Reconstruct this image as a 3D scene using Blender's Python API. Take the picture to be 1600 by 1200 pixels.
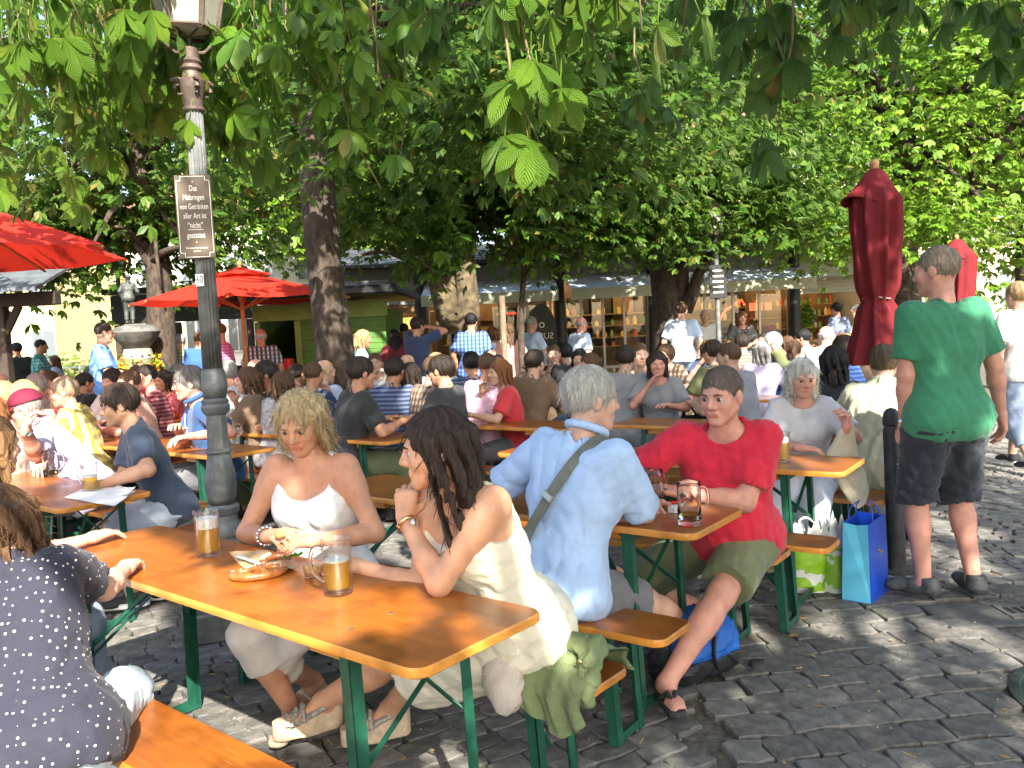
import bpy, math, random
import numpy as np
from mathutils import Matrix, Vector
for o in list(bpy.data.objects): bpy.data.objects.remove(o)
SC = bpy.context.scene
COL = SC.collection
rng = np.random.default_rng(11)
random.seed(11)
PI = math.pi
# ---------------------------------------------------------------- camera
F, PITCH, ROLL, CAMH = 1298.0, 0.0655, 0.0485, 1.563
cam_d = bpy.data.cameras.new('camera'); cam = bpy.data.objects.new('camera', cam_d); COL.objects.link(cam)
cam_d.sensor_width = 36.0; cam_d.lens = F / 1600 * 36; cam_d.clip_end = 600; cam_d.clip_start = 0.05
_up = Vector((0, math.sin(PITCH), math.cos(PITCH))); _ex = Vector((1, 0, 0)); _fw = Vector((0, math.cos(PITCH), -math.sin(PITCH)))
_r = _ex * math.cos(ROLL) - _up * math.sin(ROLL); _u = _ex * math.sin(ROLL) + _up * math.cos(ROLL)
cam.matrix_world = Matrix(((_r.x, _u.x, -_fw.x, 0), (_r.y, _u.y, -_fw.y, 0), (_r.z, _u.z, -_fw.z, CAMH), (0, 0, 0, 1)))
SC.camera = cam
# ---------------------------------------------------------------- sky, sun, exposure
SUN = np.array([0.22, -0.765, 0.605]); SUN /= np.linalg.norm(SUN)      # towards the sun (behind the camera)
wd = bpy.data.worlds.new('World'); SC.world = wd; wd.use_nodes = True
nt = wd.node_tree; nt.nodes.clear()
wo = nt.nodes.new('ShaderNodeOutputWorld'); bg = nt.nodes.new('ShaderNodeBackground'); sk = nt.nodes.new('ShaderNodeTexSky')
sk.sky_type = 'NISHITA'; sk.sun_disc = False
sk.sun_elevation = math.asin(SUN[2]); sk.sun_rotation = math.atan2(SUN[0], SUN[1])
sk.air_density = 1.0; sk.dust_density = 2.5; sk.ozone_density = 1.0
bg.inputs[1].default_value = 0.15
nt.links.new(sk.outputs[0], bg.inputs[0]); nt.links.new(bg.outputs[0], wo.inputs[0])
sl = bpy.data.lights.new('sun', 'SUN'); sl.energy = 5.0; sl.angle = math.radians(0.55); sl.color = (1.0, 0.94, 0.83)
so = bpy.data.objects.new('sun', sl); COL.objects.link(so)
so.rotation_euler = Vector(tuple(SUN)).to_track_quat('Z', 'Y').to_euler(); so.location = (3, -12, 14)
SC.view_settings.view_transform = 'Standard'; SC.view_settings.look = 'None'
SC.view_settings.gamma = 1.0; SC.view_settings.exposure = 1.78; SC.view_settings.use_curve_mapping = False
SC.render.engine = 'CYCLES'
SC.cycles.use_denoising = True
SC.cycles.max_bounces = 12; SC.cycles.transmission_bounces = 10; SC.cycles.transparent_max_bounces = 24
SC.cycles.diffuse_bounces = 5; SC.cycles.glossy_bounces = 4
SC.cycles.sample_clamp_indirect = 6.0
SC.cycles.caustics_refractive = False; SC.cycles.caustics_reflective = False

# ---------------------------------------------------------------- helpers
def nrm(v):
    v = np.asarray(v, float); return v / (np.linalg.norm(v) + 1e-12)
def at(px, py, Y):
    """a world point seen at a photo pixel at distance Y (metres in front)"""
    xr = (px - 800) / F; ur = -(py - 600) / F
    x = xr * math.cos(ROLL) + ur * math.sin(ROLL); u = -xr * math.sin(ROLL) + ur * math.cos(ROLL)
    d = np.array([x, math.cos(PITCH) + u * math.sin(PITCH), -math.sin(PITCH) + u * math.cos(PITCH)])
    return np.array([0, 0, CAMH]) + d * (Y / d[1])
def onz(px, py, z):
    p = at(px, py, 1.0) - np.array([0, 0, CAMH]); return np.array([0, 0, CAMH]) + p * ((z - CAMH) / p[2])
def proj(P):
    P = np.atleast_2d(P); X, Y, Z = P[:, 0], P[:, 1], P[:, 2] - CAMH
    d = Y * math.cos(PITCH) - Z * math.sin(PITCH); u = Y * math.sin(PITCH) + Z * math.cos(PITCH)
    xr = X * math.cos(ROLL) - u * math.sin(ROLL); ur = X * math.sin(ROLL) + u * math.cos(ROLL)
    d = np.where(np.abs(d) < 1e-3, 1e-3, d)
    return np.stack([800 + F * xr / d, 600 - F * ur / d, d], 1)

def M(name, col, rough=.6, metal=0., var=0., vs=6., bump=0., bs=40., spec=.5, coat=0., trans=0., ior=1.45, stretch=None, col2=None, emit=0., tl=0., obj=True, sheen=0.):
    """procedural material: colour mottled by noise, noise bump"""
    m = bpy.data.materials.new(name); m.use_nodes = True
    t = m.node_tree; b = t.nodes['Principled BSDF']; N = t.nodes.new; L = t.links.new
    b.inputs['Base Color'].default_value = (*col, 1); b.inputs['Roughness'].default_value = rough
    b.inputs['Metallic'].default_value = metal; b.inputs['Specular IOR Level'].default_value = spec
    b.inputs['Coat Weight'].default_value = coat; b.inputs['Coat Roughness'].default_value = .12
    b.inputs['Transmission Weight'].default_value = trans; b.inputs['IOR'].default_value = ior
    if sheen: b.inputs['Sheen Weight'].default_value = sheen
    if emit:
        b.inputs['Emission Color'].default_value = (*col, 1); b.inputs['Emission Strength'].default_value = emit
    tc = N('ShaderNodeTexCoord'); src = tc.outputs['Object' if obj else 'Generated']
    if stretch:
        mp = N('ShaderNodeMapping'); mp.inputs['Scale'].default_value = stretch; L(src, mp.inputs[0]); src = mp.outputs[0]
    if var or col2:
        n = N('ShaderNodeTexNoise'); n.inputs['Scale'].default_value = vs; n.inputs['Detail'].default_value = 5; n.inputs['Roughness'].default_value = .6; L(src, n.inputs[0])
        r = N('ShaderNodeValToRGB'); r.color_ramp.elements[0].position = .32; r.color_ramp.elements[1].position = .68
        c2 = col2 or tuple(min(1, c * (1 + var)) for c in col); c1 = col if col2 else tuple(c * (1 - var) for c in col)
        r.color_ramp.elements[0].color = (*c1, 1); r.color_ramp.elements[1].color = (*c2, 1)
        L(n.outputs[0], r.inputs[0]); L(r.outputs[0], b.inputs['Base Color'])
    if bump:
        n2 = N('ShaderNodeTexNoise'); n2.inputs['Scale'].default_value = bs; n2.inputs['Detail'].default_value = 4; L(src, n2.inputs[0])
        bp = N('ShaderNodeBump'); bp.inputs['Strength'].default_value = bump; bp.inputs['Distance'].default_value = .01
        L(n2.outputs[0], bp.inputs['Height']); L(bp.outputs[0], b.inputs['Normal'])
    if tl:
        tr = N('ShaderNodeBsdfTranslucent'); mx = N('ShaderNodeMixShader'); mx.inputs[0].default_value = tl
        tr.inputs[0].default_value = (*[min(1, c * 1.0) for c in col], 1)
        out = t.nodes['Material Output']; L(b.outputs[0], mx.inputs[1]); L(tr.outputs[0], mx.inputs[2]); L(mx.outputs[0], out.inputs[0])
        if var or col2: L(r.outputs[0], tr.inputs[0])
    return m
def thin_glass(name, tint=(1, 1, 1), refr=.2, gloss=1.45, diff=0., dcol=(1, 1, 1), rough=.02):
    """thin clear glass: lets light straight through, mirrors at grazing angles"""
    m = bpy.data.materials.new(name); m.use_nodes = True; t = m.node_tree; N = t.nodes.new; L = t.links.new; t.nodes.remove(t.nodes['Principled BSDF']); out = t.nodes['Material Output']
    tr = N('ShaderNodeBsdfTransparent'); tr.inputs[0].default_value = (*tint, 1); gl = N('ShaderNodeBsdfGlossy'); gl.inputs['Roughness'].default_value = rough; lw_ = N('ShaderNodeLayerWeight'); lw_.inputs[0].default_value = .5; pw_ = N('ShaderNodeMath'); pw_.operation = 'POWER'; pw_.inputs[1].default_value = 4.0; L(lw_.outputs['Facing'], pw_.inputs[0]); fr = N('ShaderNodeMath'); fr.operation = 'MULTIPLY_ADD'; fr.inputs[1].default_value = (gloss - 1) * 1.1; fr.inputs[2].default_value = (gloss - 1) * .09; L(pw_.outputs[0], fr.inputs[0])
    cur = tr.outputs[0]
    if refr: g = N('ShaderNodeBsdfGlass'); g.inputs['Color'].default_value = (*tint, 1); g.inputs['IOR'].default_value = 1.3; mx = N('ShaderNodeMixShader'); mx.inputs[0].default_value = refr; L(cur, mx.inputs[1]); L(g.outputs[0], mx.inputs[2]); cur = mx.outputs[0]
    if diff:
        d = N('ShaderNodeBsdfTranslucent'); d.inputs[0].default_value = (*dcol, 1); d2 = N('ShaderNodeBsdfDiffuse'); d2.inputs[0].default_value = (*dcol, 1); a_ = N('ShaderNodeMixShader'); L(d.outputs[0], a_.inputs[1]); L(d2.outputs[0], a_.inputs[2]); mx = N('ShaderNodeMixShader'); mx.inputs[0].default_value = diff; L(cur, mx.inputs[1]); L(a_.outputs[0], mx.inputs[2]); cur = mx.outputs[0]
    mf = N('ShaderNodeMixShader'); L(fr.outputs[0], mf.inputs[0]); L(cur, mf.inputs[1]); L(gl.outputs[0], mf.inputs[2]); L(mf.outputs[0], out.inputs[0]); return m
MATS = {}
def mt(key, *a, **k):
    if key not in MATS: MATS[key] = M(key, *a, **k)
    return MATS[key]

def mesh_np(name, V, Fq, mats=None, midx=None, smooth=True):
    """mesh from numpy: V (n,3); Fq (m,4) quads or (m,3) tris (or list of both)"""
    me = bpy.data.meshes.new(name)
    Fs = Fq if isinstance(Fq, list) else [Fq]
    Fs = [np.asarray(f, np.int32) for f in Fs if len(f)]
    me.vertices.add(len(V)); me.vertices.foreach_set('co', np.asarray(V, np.float32).ravel())
    nl = sum(f.size for f in Fs); npoly = sum(len(f) for f in Fs)
    me.loops.add(nl); me.polygons.add(npoly)
    me.loops.foreach_set('vertex_index', np.concatenate([f.ravel() for f in Fs]))
    cnt = np.concatenate([np.full(len(f), f.shape[1], np.int32) for f in Fs])
    st = np.concatenate([[0], np.cumsum(cnt)[:-1]]).astype(np.int32)
    me.polygons.foreach_set('loop_start', st)
    if midx is not None: me.polygons.foreach_set('material_index', np.asarray(midx, np.int32))
    me.polygons.foreach_set('use_smooth', np.full(npoly, smooth, bool))
    for m in (mats or []): me.materials.append(m)
    me.update(calc_edges=True); me.validate(verbose=False)
    return me
def link(name, me, parent=None, loc=None, rot=None, label=None, cat=None, group=None, kind=None):
    o = bpy.data.objects.new(name, me); COL.objects.link(o)
    if parent is not None: o.parent = parent
    if loc is not None: o.location = tuple(loc)
    if rot is not None: o.rotation_euler = tuple(rot)
    if label: o['label'] = label
    if cat: o['category'] = cat
    if group: o['group'] = group
    if kind: o['kind'] = kind
    return o
def thing(name, label, cat, loc=(0, 0, 0), rz=0., group=None, kind=None):
    return link(name, None, None, loc, (0, 0, rz), label, cat, group, kind)
def copy_tree(o, parent=None):
    c = o.copy(); COL.objects.link(c); c.parent = parent
    for ch in list(o.children): copy_tree(ch, c)
    return c

class MB:
    """collects shapes, builds one mesh"""
    def __init__(s): s.v = []; s.f = []; s.mi = []; s.cur = 0
    def add(s, V, Fc):
        n = len(s.v); s.v += [tuple(p) for p in V]; s.f += [tuple(i + n for i in f) for f in Fc]; s.mi += [s.cur] * len(Fc); return s
    def box(s, c, size, R=None, ch=.0):
        hx, hy, hz = [d / 2 for d in size]; c = np.asarray(c, float)
        if ch <= 0:
            V = [(x * hx, y * hy, z * hz) for x in (-1, 1) for y in (-1, 1) for z in (-1, 1)]
            Fc = [(0, 1, 3, 2), (4, 6, 7, 5), (0, 4, 5, 1), (2, 3, 7, 6), (0, 2, 6, 4), (1, 5, 7, 3)]
        else:
            ch = min(ch, hx * .9, hy * .9, hz * .9); V = []; idx = {}
            for x in (-1, 1):
                for y in (-1, 1):
                    for z in (-1, 1):
                        for ax in range(3):
                            p = [x * (hx - ch), y * (hy - ch), z * (hz - ch)]; p[ax] = (x * hx, y * hy, z * hz)[ax]
                            idx[x, y, z, ax] = len(V); V.append(tuple(p))
            Fc = []
            for sg in (-1, 1):
                q = [idx[sg, -1, -1, 0], idx[sg, 1, -1, 0], idx[sg, 1, 1, 0], idx[sg, -1, 1, 0]]; Fc.append(tuple(q if sg > 0 else q[::-1]))
                q = [idx[-1, sg, -1, 1], idx[-1, sg, 1, 1], idx[1, sg, 1, 1], idx[1, sg, -1, 1]]; Fc.append(tuple(q if sg > 0 else q[::-1]))
                q = [idx[-1, -1, sg, 2], idx[1, -1, sg, 2], idx[1, 1, sg, 2], idx[-1, 1, sg, 2]]; Fc.append(tuple(q if sg > 0 else q[::-1]))
            for a_ in range(3):
                b_, c_ = [(1, 2), (0, 2), (0, 1)][a_]
                for s1 in (-1, 1):
                    for s2 in (-1, 1):
                        k0 = [0, 0, 0]; k0[b_] = s1; k0[c_] = s2; k1 = list(k0); k0[a_] = -1; k1[a_] = 1
                        q = (idx[(*k0, b_)], idx[(*k1, b_)], idx[(*k1, c_)], idx[(*k0, c_)])
                        n_ = np.cross(np.subtract(V[q[1]], V[q[0]]), np.subtract(V[q[2]], V[q[0]]))
                        Fc.append(q if n_[b_] * s1 + n_[c_] * s2 > 0 else q[::-1])
            for x in (-1, 1):
                for y in (-1, 1):
                    for z in (-1, 1):
                        q = (idx[x, y, z, 0], idx[x, y, z, 1], idx[x, y, z, 2]); Fc.append(q if x * y * z > 0 else q[::-1])
        V = np.array(V)
        if R is not None: V = V @ np.asarray(R).T
        return s.add(V + c, Fc)
    def tube(s, pts, rad, n=8, caps=True, ell=1.0):
        """swept round tube through points with radius list"""
        pts = np.asarray(pts, float); k = len(pts); rad = np.broadcast_to(np.asarray(rad, float), (k,))
        T = np.gradient(pts, axis=0); T /= np.linalg.norm(T, axis=1)[:, None] + 1e-9
        ref = np.array([0, 0, 1.]) if abs(T[0][2]) < .9 else np.array([1., 0, 0]); V = []
        nx = nrm(np.cross(T[0], ref))
        for i in range(k):
            nx = nrm(nx - T[i] * (nx @ T[i])); ny = np.cross(T[i], nx)
            for j in range(n):
                an = 2 * PI * j / n; V.append(pts[i] + rad[i] * (math.cos(an) * nx + ell * math.sin(an) * ny))
        Fc = [(i * n + j, i * n + (j + 1) % n, (i + 1) * n + (j + 1) % n, (i + 1) * n + j) for i in range(k - 1) for j in range(n)]
        if caps: Fc += [tuple(range(n))[::-1], tuple((k - 1) * n + j for j in range(n))]
        return s.add(V, Fc)
    def lathe(s, prof, n=24, c=(0, 0, 0), caps=True, flute=0, fd=0.):
        """profile [(r,z)...] turned about z"""
        V = []; k = len(prof)
        for r, z in prof:
            for j in range(n):
                an = 2 * PI * j / n; rr = r * (1 - fd * (.5 - .5 * math.cos(an * flute))) if flute else r
                V.append((c[0] + rr * math.cos(an), c[1] + rr * math.sin(an), c[2] + z))
        Fc = [(i * n + j, i * n + (j + 1) % n, (i + 1) * n + (j + 1) % n, (i + 1) * n + j) for i in range(k - 1) for j in range(n)]
        if caps: Fc += [tuple(range(n))[::-1], tuple((k - 1) * n + j for j in range(n))]
        return s.add(V, Fc)
    def prism(s, poly, z0, z1, ch=0.):
        """2-D polygon (ccw) extruded in z, optional chamfered top/bottom edge"""
        P = np.array(poly, float); n = len(P)
        if ch:
            cen = P.mean(0); e = P - cen; L_ = np.linalg.norm(e, axis=1)[:, None]; I = cen + e * (1 - ch * 1.2 / L_)
            rings = [(I, z0), (P, z0 + ch), (P, z1 - ch), (I, z1)]
        else: rings = [(P, z0), (P, z1)]
        V = [(p[0], p[1], z) for R_, z in rings for p in R_]; k = len(rings)
        Fc = [(i * n + j, i * n + (j + 1) % n, (i + 1) * n + (j + 1) % n, (i + 1) * n + j) for i in range(k - 1) for j in range(n)]
        Fc += [tuple(range(n))[::-1], tuple((k - 1) * n + j for j in range(n))]
        return s.add(V, Fc)
    def grid(s, P, closed=False):
        """P (a,b,3) sheet"""
        a_, b_ = P.shape[:2]; V = P.reshape(-1, 3); bb = b_ if closed else b_ - 1
        Fc = [(i * b_ + j, i * b_ + (j + 1) % b_, (i + 1) * b_ + (j + 1) % b_, (i + 1) * b_ + j) for i in range(a_ - 1) for j in range(bb)]
        return s.add(V, Fc)
    def ell(s, c, r, n=12, m=8, R=None):
        V = []
        for i in range(m + 1):
            ph = PI * i / m
            for j in range(n):
                t_ = 2 * PI * j / n; V.append((math.sin(ph) * math.cos(t_) * r[0], math.sin(ph) * math.sin(t_) * r[1], -math.cos(ph) * r[2]))
        V = np.array(V)
        if R is not None: V = V @ np.asarray(R).T
        Fc = [(i * n + j, i * n + (j + 1) % n, (i + 1) * n + (j + 1) % n, (i + 1) * n + j) for i in range(m) for j in range(n)]
        return s.add(V + np.asarray(c, float), Fc)
    def mesh(s, name, mats, smooth=None):
        me = bpy.data.meshes.new(name); me.from_pydata(s.v, [], s.f)
        for m in (mats if isinstance(mats, (list, tuple)) else [mats]): me.materials.append(m)
        if any(s.mi): me.polygons.foreach_set('material_index', s.mi)
        if smooth is not None:
            me.polygons.foreach_set('use_smooth', [True] * len(s.f))
            if smooth < 3.1:
                try: me.set_sharp_from_angle(angle=smooth)
                except Exception: pass
        me.update(); return me
    def build(s, name, mats, parent=None, smooth=.6, **k):
        return link(name, s.mesh(name, mats, smooth), parent, **k)
def rotz(a_):
    c_, s_ = math.cos(a_), math.sin(a_); return np.array([[c_, -s_, 0], [s_, c_, 0], [0, 0, 1]])
def rotx(a_):
    c_, s_ = math.cos(a_), math.sin(a_); return np.array([[1, 0, 0], [0, c_, -s_], [0, s_, c_]])
def roty(a_):
    c_, s_ = math.cos(a_), math.sin(a_); return np.array([[c_, 0, s_], [0, 1, 0], [-s_, 0, c_]])
def align(d, up=(0, 0, 1)):
    """rotation whose z axis is d"""
    z = nrm(d); x = np.cross(up, z)
    if np.linalg.norm(x) < 1e-3: x = np.cross((0, 1, 0), z)
    x = nrm(x); y = np.cross(z, x); return np.stack([x, y, z], 1)
def text(s, size, mat, parent, loc, rot, sx=1., align_='CENTER', name='lettering', ext=.0006):
    cu = bpy.data.curves.new(name, 'FONT'); cu.body = s; cu.size = size; cu.extrude = ext; cu.align_x = align_; cu.align_y = 'CENTER'; cu.resolution_u = 3
    cu.materials.append(mat); tmp = bpy.data.objects.new('tmp', cu); me = bpy.data.meshes.new_from_object(tmp); bpy.data.objects.remove(tmp)
    if not me.materials: me.materials.append(mat)
    o = link(name, me, parent, loc, rot); o.scale = (sx, 1, 1); return o
# ================================================================ GROUND
TH_ROW = .65
DA = np.array([-math.cos(TH_ROW), math.sin(TH_ROW), 0]); DB = np.array([math.sin(TH_ROW), math.cos(TH_ROW), 0])
m_joint = M('joint_sand', (.12, .108, .088), .95, var=.5, vs=35, bump=.6, bs=120)
m_stone = M('basalt_sett', (.15, .142, .127), .9, var=.38, vs=13, bump=.4, bs=190, spec=.2)
def add_obj_random(m, amt):
    t = m.node_tree; b = t.nodes['Principled BSDF']; N = t.nodes.new; L = t.links.new
    oi = N('ShaderNodeObjectInfo'); hs = N('ShaderNodeHueSaturation'); mr = N('ShaderNodeMapRange')
    mr.inputs['To Min'].default_value = 1 - amt; mr.inputs['To Max'].default_value = 1 + amt
    lk = b.inputs['Base Color'].links
    L(oi.outputs['Random'], mr.inputs[0]); L(mr.outputs[0], hs.inputs['Value'])
    if lk: L(lk[0].from_socket, hs.inputs['Color'])
    else: hs.inputs['Color'].default_value = b.inputs['Base Color'].default_value
    L(hs.outputs[0], b.inputs['Base Color'])
add_obj_random(m_stone, .22)
def coarse_bump(m, sc, dist, st):
    t = m.node_tree; N = t.nodes.new; L = t.links.new; b = t.nodes['Principled BSDF']; tc = N('ShaderNodeTexCoord'); n = N('ShaderNodeTexNoise'); n.inputs['Scale'].default_value = sc; n.inputs['Detail'].default_value = 6; n.inputs['Roughness'].default_value = .7; L(tc.outputs['Object'], n.inputs[0]); bp = N('ShaderNodeBump'); bp.inputs['Strength'].default_value = st; bp.inputs['Distance'].default_value = dist; L(n.outputs[0], bp.inputs['Height']); old = b.inputs['Normal'].links[0].from_node; L(bp.outputs[0], old.inputs['Normal'])
coarse_bump(m_stone, 38, .02, .5)
g = MB(); g.add([(-220, -120, -.022), (220, -120, -.022), (220, 260, -.022), (-220, 260, -.022)], [(0, 1, 2, 3)])
ground = g.build('ground', m_joint, kind='structure')
def stone_shape(seed, w, l):
    r = np.random.default_rng(seed); n = 10; V = []
    base = np.array([(-.5, -.5), (-.1, -.51), (.3, -.51), (.5, -.48), (.52, 0), (.5, .5), (.15, .51), (-.25, .52), (-.5, .48), (-.52, .05)])
    base = base + r.normal(0, .045, base.shape)
    tz = r.normal(0, .012, 2)
    for sc, z in ((1.0, -.03), (.985, -.006), (.93, -.0004), (.6, .0)):
        q = base * sc * [w, l] if sc > .9 else base * [w * sc, l * sc]
        if sc == .93: q = base * [w, l] - np.sign(base) * .006
        V += [(x, y, z + tz[0] * x + tz[1] * y) for x, y in q]
    Fc = [(i * n + j, i * n + (j + 1) % n, (i + 1) * n + (j + 1) % n, (i + 1) * n + j) for i in range(3) for j in range(n)]
    Fc.append(tuple(3 * n + j for j in range(n)))
    return V, Fc
stones = []   # cx, cy, angle, w, l
def zone(phi, rw, sl_, test, x0, x1, y0, y1, jit=.15, arc=None):
    c_, s_ = math.cos(phi), math.sin(phi); R_ = 14; v = -R_
    while v < R_:
        h = rw * rng.uniform(.88, 1.12); u = -R_ + rng.uniform(0, sl_)
        while u < R_:
            l = sl_ * rng.uniform(1 - jit * 2, 1 + jit * 2)
            uu, vv = u + l / 2, v + h / 2
            if arc: vv = vv + arc[0] * abs(math.sin(uu / arc[1] * PI))
            cx, cy = 1 + uu * c_ - vv * s_, 6 + uu * s_ + vv * c_
            if x0 < cx < x1 and y0 < cy < y1 and test(cx, cy):
                an = phi
                if arc: an += math.atan(arc[0] * PI / arc[1] * math.cos(uu / arc[1] * PI) * np.sign(math.sin(uu / arc[1] * PI)))
                stones.append((cx, cy, an, l - .007, h - .007))
            u += l
        v += h
bnd1 = lambda x, y: x - (.55 + .22 * (y - 2.5))      # right of this: large slabs
bnd2 = lambda x, y: y - (4.62 - .12 * (x - 2.4))        # beyond: small setts laid in arcs
gr_c = onz(1590, 955, 0)
mh_c = np.array([2.37, 3.12, 0])
def notcover(x, y): return math.hypot(x - mh_c[0], y - mh_c[1]) > .47 and not (abs(x - gr_c[0] + .02) < .42 and abs(y - gr_c[1]) < .2)
zone(.12, .165, .2, lambda x, y: bnd1(x, y) > .06 and bnd2(x, y) < -.06 and notcover(x, y), .2, 6, 1.9, 5.2)
zone(.52, .115, .155, lambda x, y: bnd1(x, y) < -.05 and bnd2(x, y) < 3.4, -6, 2.4, 1.9, 7.2)
zone(.0, .115, .13, lambda x, y: bnd2(x, y) > .05 and bnd1(x, y) > -.1 and notcover(x, y), 1.0, 8.5, 4.3, 13, arc=(.28, 1.3))
S = np.array(stones); pc = proj(np.c_[S[:, 0], S[:, 1], np.zeros(len(S))])
vis = (pc[:, 0] > -60) & (pc[:, 0] < 1660) & (pc[:, 1] < 1330) & (pc[:, 2] > 0)
S = S[vis]; pc = pc[vis]
# those that show largest, out in the open first
px_area = S[:, 3] * S[:, 4] / pc[:, 2] ** 2 / np.maximum(pc[:, 2], 1)
open_w = np.where((pc[:, 0] > 1040) | ((pc[:, 0] > 150) & (pc[:, 0] < 1010) & (pc[:, 1] > 930)), 1.0, .15) * np.where(pc[:, 1] < 1215, 1, .4)
order = np.argsort(-px_area * open_w)
shapes = {}
def sett_mesh(k, big):
    if (k, big) not in shapes:
        V, Fc = stone_shape(100 + k + 40 * big, .27 if big else .18, .2 if big else .12)
        b_ = MB(); b_.add(V, Fc); shapes[k, big] = b_.mesh('sett', m_stone, .42)
    return shapes[k, big]
for i in order[:300]:
    cx, cy, an, w, l = S[i]; big = w * l > .025
    o = link('sett', sett_mesh(int(rng.integers(14)), big), ground, (cx, cy, rng.normal(0, .002)), (rng.normal(0, .006), rng.normal(0, .006), an))
    o.scale = (w / (.27 if big else .18), l / (.2 if big else .12), 1)
rest = MB()
for i in order[300:]:
    cx, cy, an, w, l = S[i]; V, Fc = stone_shape(int(i) % 37, w, l)
    rest.add(np.array(V) @ rotz(an).T + [cx, cy, rng.normal(0, .0025)], Fc)
rest.build('paving_setts', m_stone, ground, .42, kind='stuff')
# grit and leaf litter between the stones
lit = MB()
for _ in range(900):
    x, y = rng.uniform(-2.2, 3.6), rng.uniform(2.1, 6.5); s_ = rng.uniform(.0025, .006)
    lit.box((x, y, .004), (s_, s_ * 1.3, s_ * .8), rotz(rng.uniform(0, 3)))
lit.build('grit', M('grit', (.24, .22, .18), .9, var=.5, vs=3), label='pale grit scattered in the paving joints', cat='grit', kind='stuff')
m_dry = M('dry_leaf', (.42, .28, .08), .7, var=.5, vs=20)
dl = MB()
def small_leaf(mb, x, y, s_, an, z=.006):
    V = np.array([(0, -.5, 0), (.28, -.1, .06), (.2, .3, .03), (0, .55, .1), (-.2, .3, .04), (-.28, -.1, .07)]) * s_
    mb.add(V @ rotz(an).T + [x, y, z], [(0, 1, 2, 3), (0, 3, 4, 5)])
for _ in range(230):
    x, y = rng.uniform(-2, 3.5), rng.uniform(2.2, 6.3); small_leaf(dl, x, y, rng.uniform(.008, .028), rng.uniform(0, 6.3))
for _ in range(60):
    x, y = rng.uniform(-1.8, 3.2), rng.uniform(2.3, 5.5); dl.box((x, y, .006), (rng.uniform(.015, .05), .003, .003), rotz(rng.uniform(0, 6)))
dl.build('leaf_litter', m_dry, label='dry leaf scraps and straw strewn over the paving', cat='leaf litter', kind='stuff')
for (x_, y_, s_) in ((1175, 1000, .045), (1250, 968, .06), (1240, 995, .075), (1140, 1002, .04)):
    p = onz(x_ if x_ != 1140 else 1570, y_ if x_ != 1140 else 1185, 0); d1 = MB(); small_leaf(d1, 0, 0, s_, rng.uniform(0, 6))
    d1.build('fallen_leaf', m_dry, loc=p, label={1175: 'small dry leaf beside the bench foot', 1250: 'yellow leaf on the paving below the shopping bags', 1240: 'largest yellow leaf on the paving before the bags', 1140: 'brown dead leaf near the manhole cover'}[x_], cat='leaf', group='fallen leaves')
# drain grate and manhole
m_iron = M('cast_iron', (.05, .052, .05), .55, .6, var=.4, vs=30, bump=.5, bs=150)
m_conc = M('gully_stone', (.085, .085, .078), .85, var=.3, vs=14, bump=.3, bs=90)
gg = thing('drain_grate', 'slotted drain grate in a pale stone surround beside the standing man', 'drain', gr_c)
b = MB(); b.box((-.03, 0, -.012), (.8, .34, .02), ch=.006); b.build('surround', m_conc, gg)
b = MB(); b.box((.13, 0, .0), (.42, .2, .012), ch=.003); b.build('frame', m_conc, gg)
for k in range(9):
    b = MB(); b.box((-.04 + k * .045, 0, .0062), (.028, .085, .004)); b.build('slot', mt('hole_black', (.004, .004, .004), .9), gg)
gg = thing('manhole_cover', 'round ribbed cast iron manhole cover set in the paving', 'manhole', (mh_c[0], mh_c[1], 0))
b = MB(); b.lathe([(.44, -.02), (.44, .004), (.425, .008), (.4, .008), (.395, .001), (.385, .001)], 48, caps=False); b.build('rim', M('green_iron', (.045, .06, .05), .6, .4, var=.4, vs=20), gg)
b = MB(); b.lathe([(.0, .001), (.385, .001)], 48, caps=False); b.build('plate', m_iron, gg)
b = MB()
for k in range(-9, 10):
    y = k * .04; w_ = math.sqrt(max(.37 ** 2 - y * y, 0))
    b.box((0, y, .004), (2 * w_, .02, .007), ch=.002)
b.build('tread', m_iron, gg)
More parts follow.
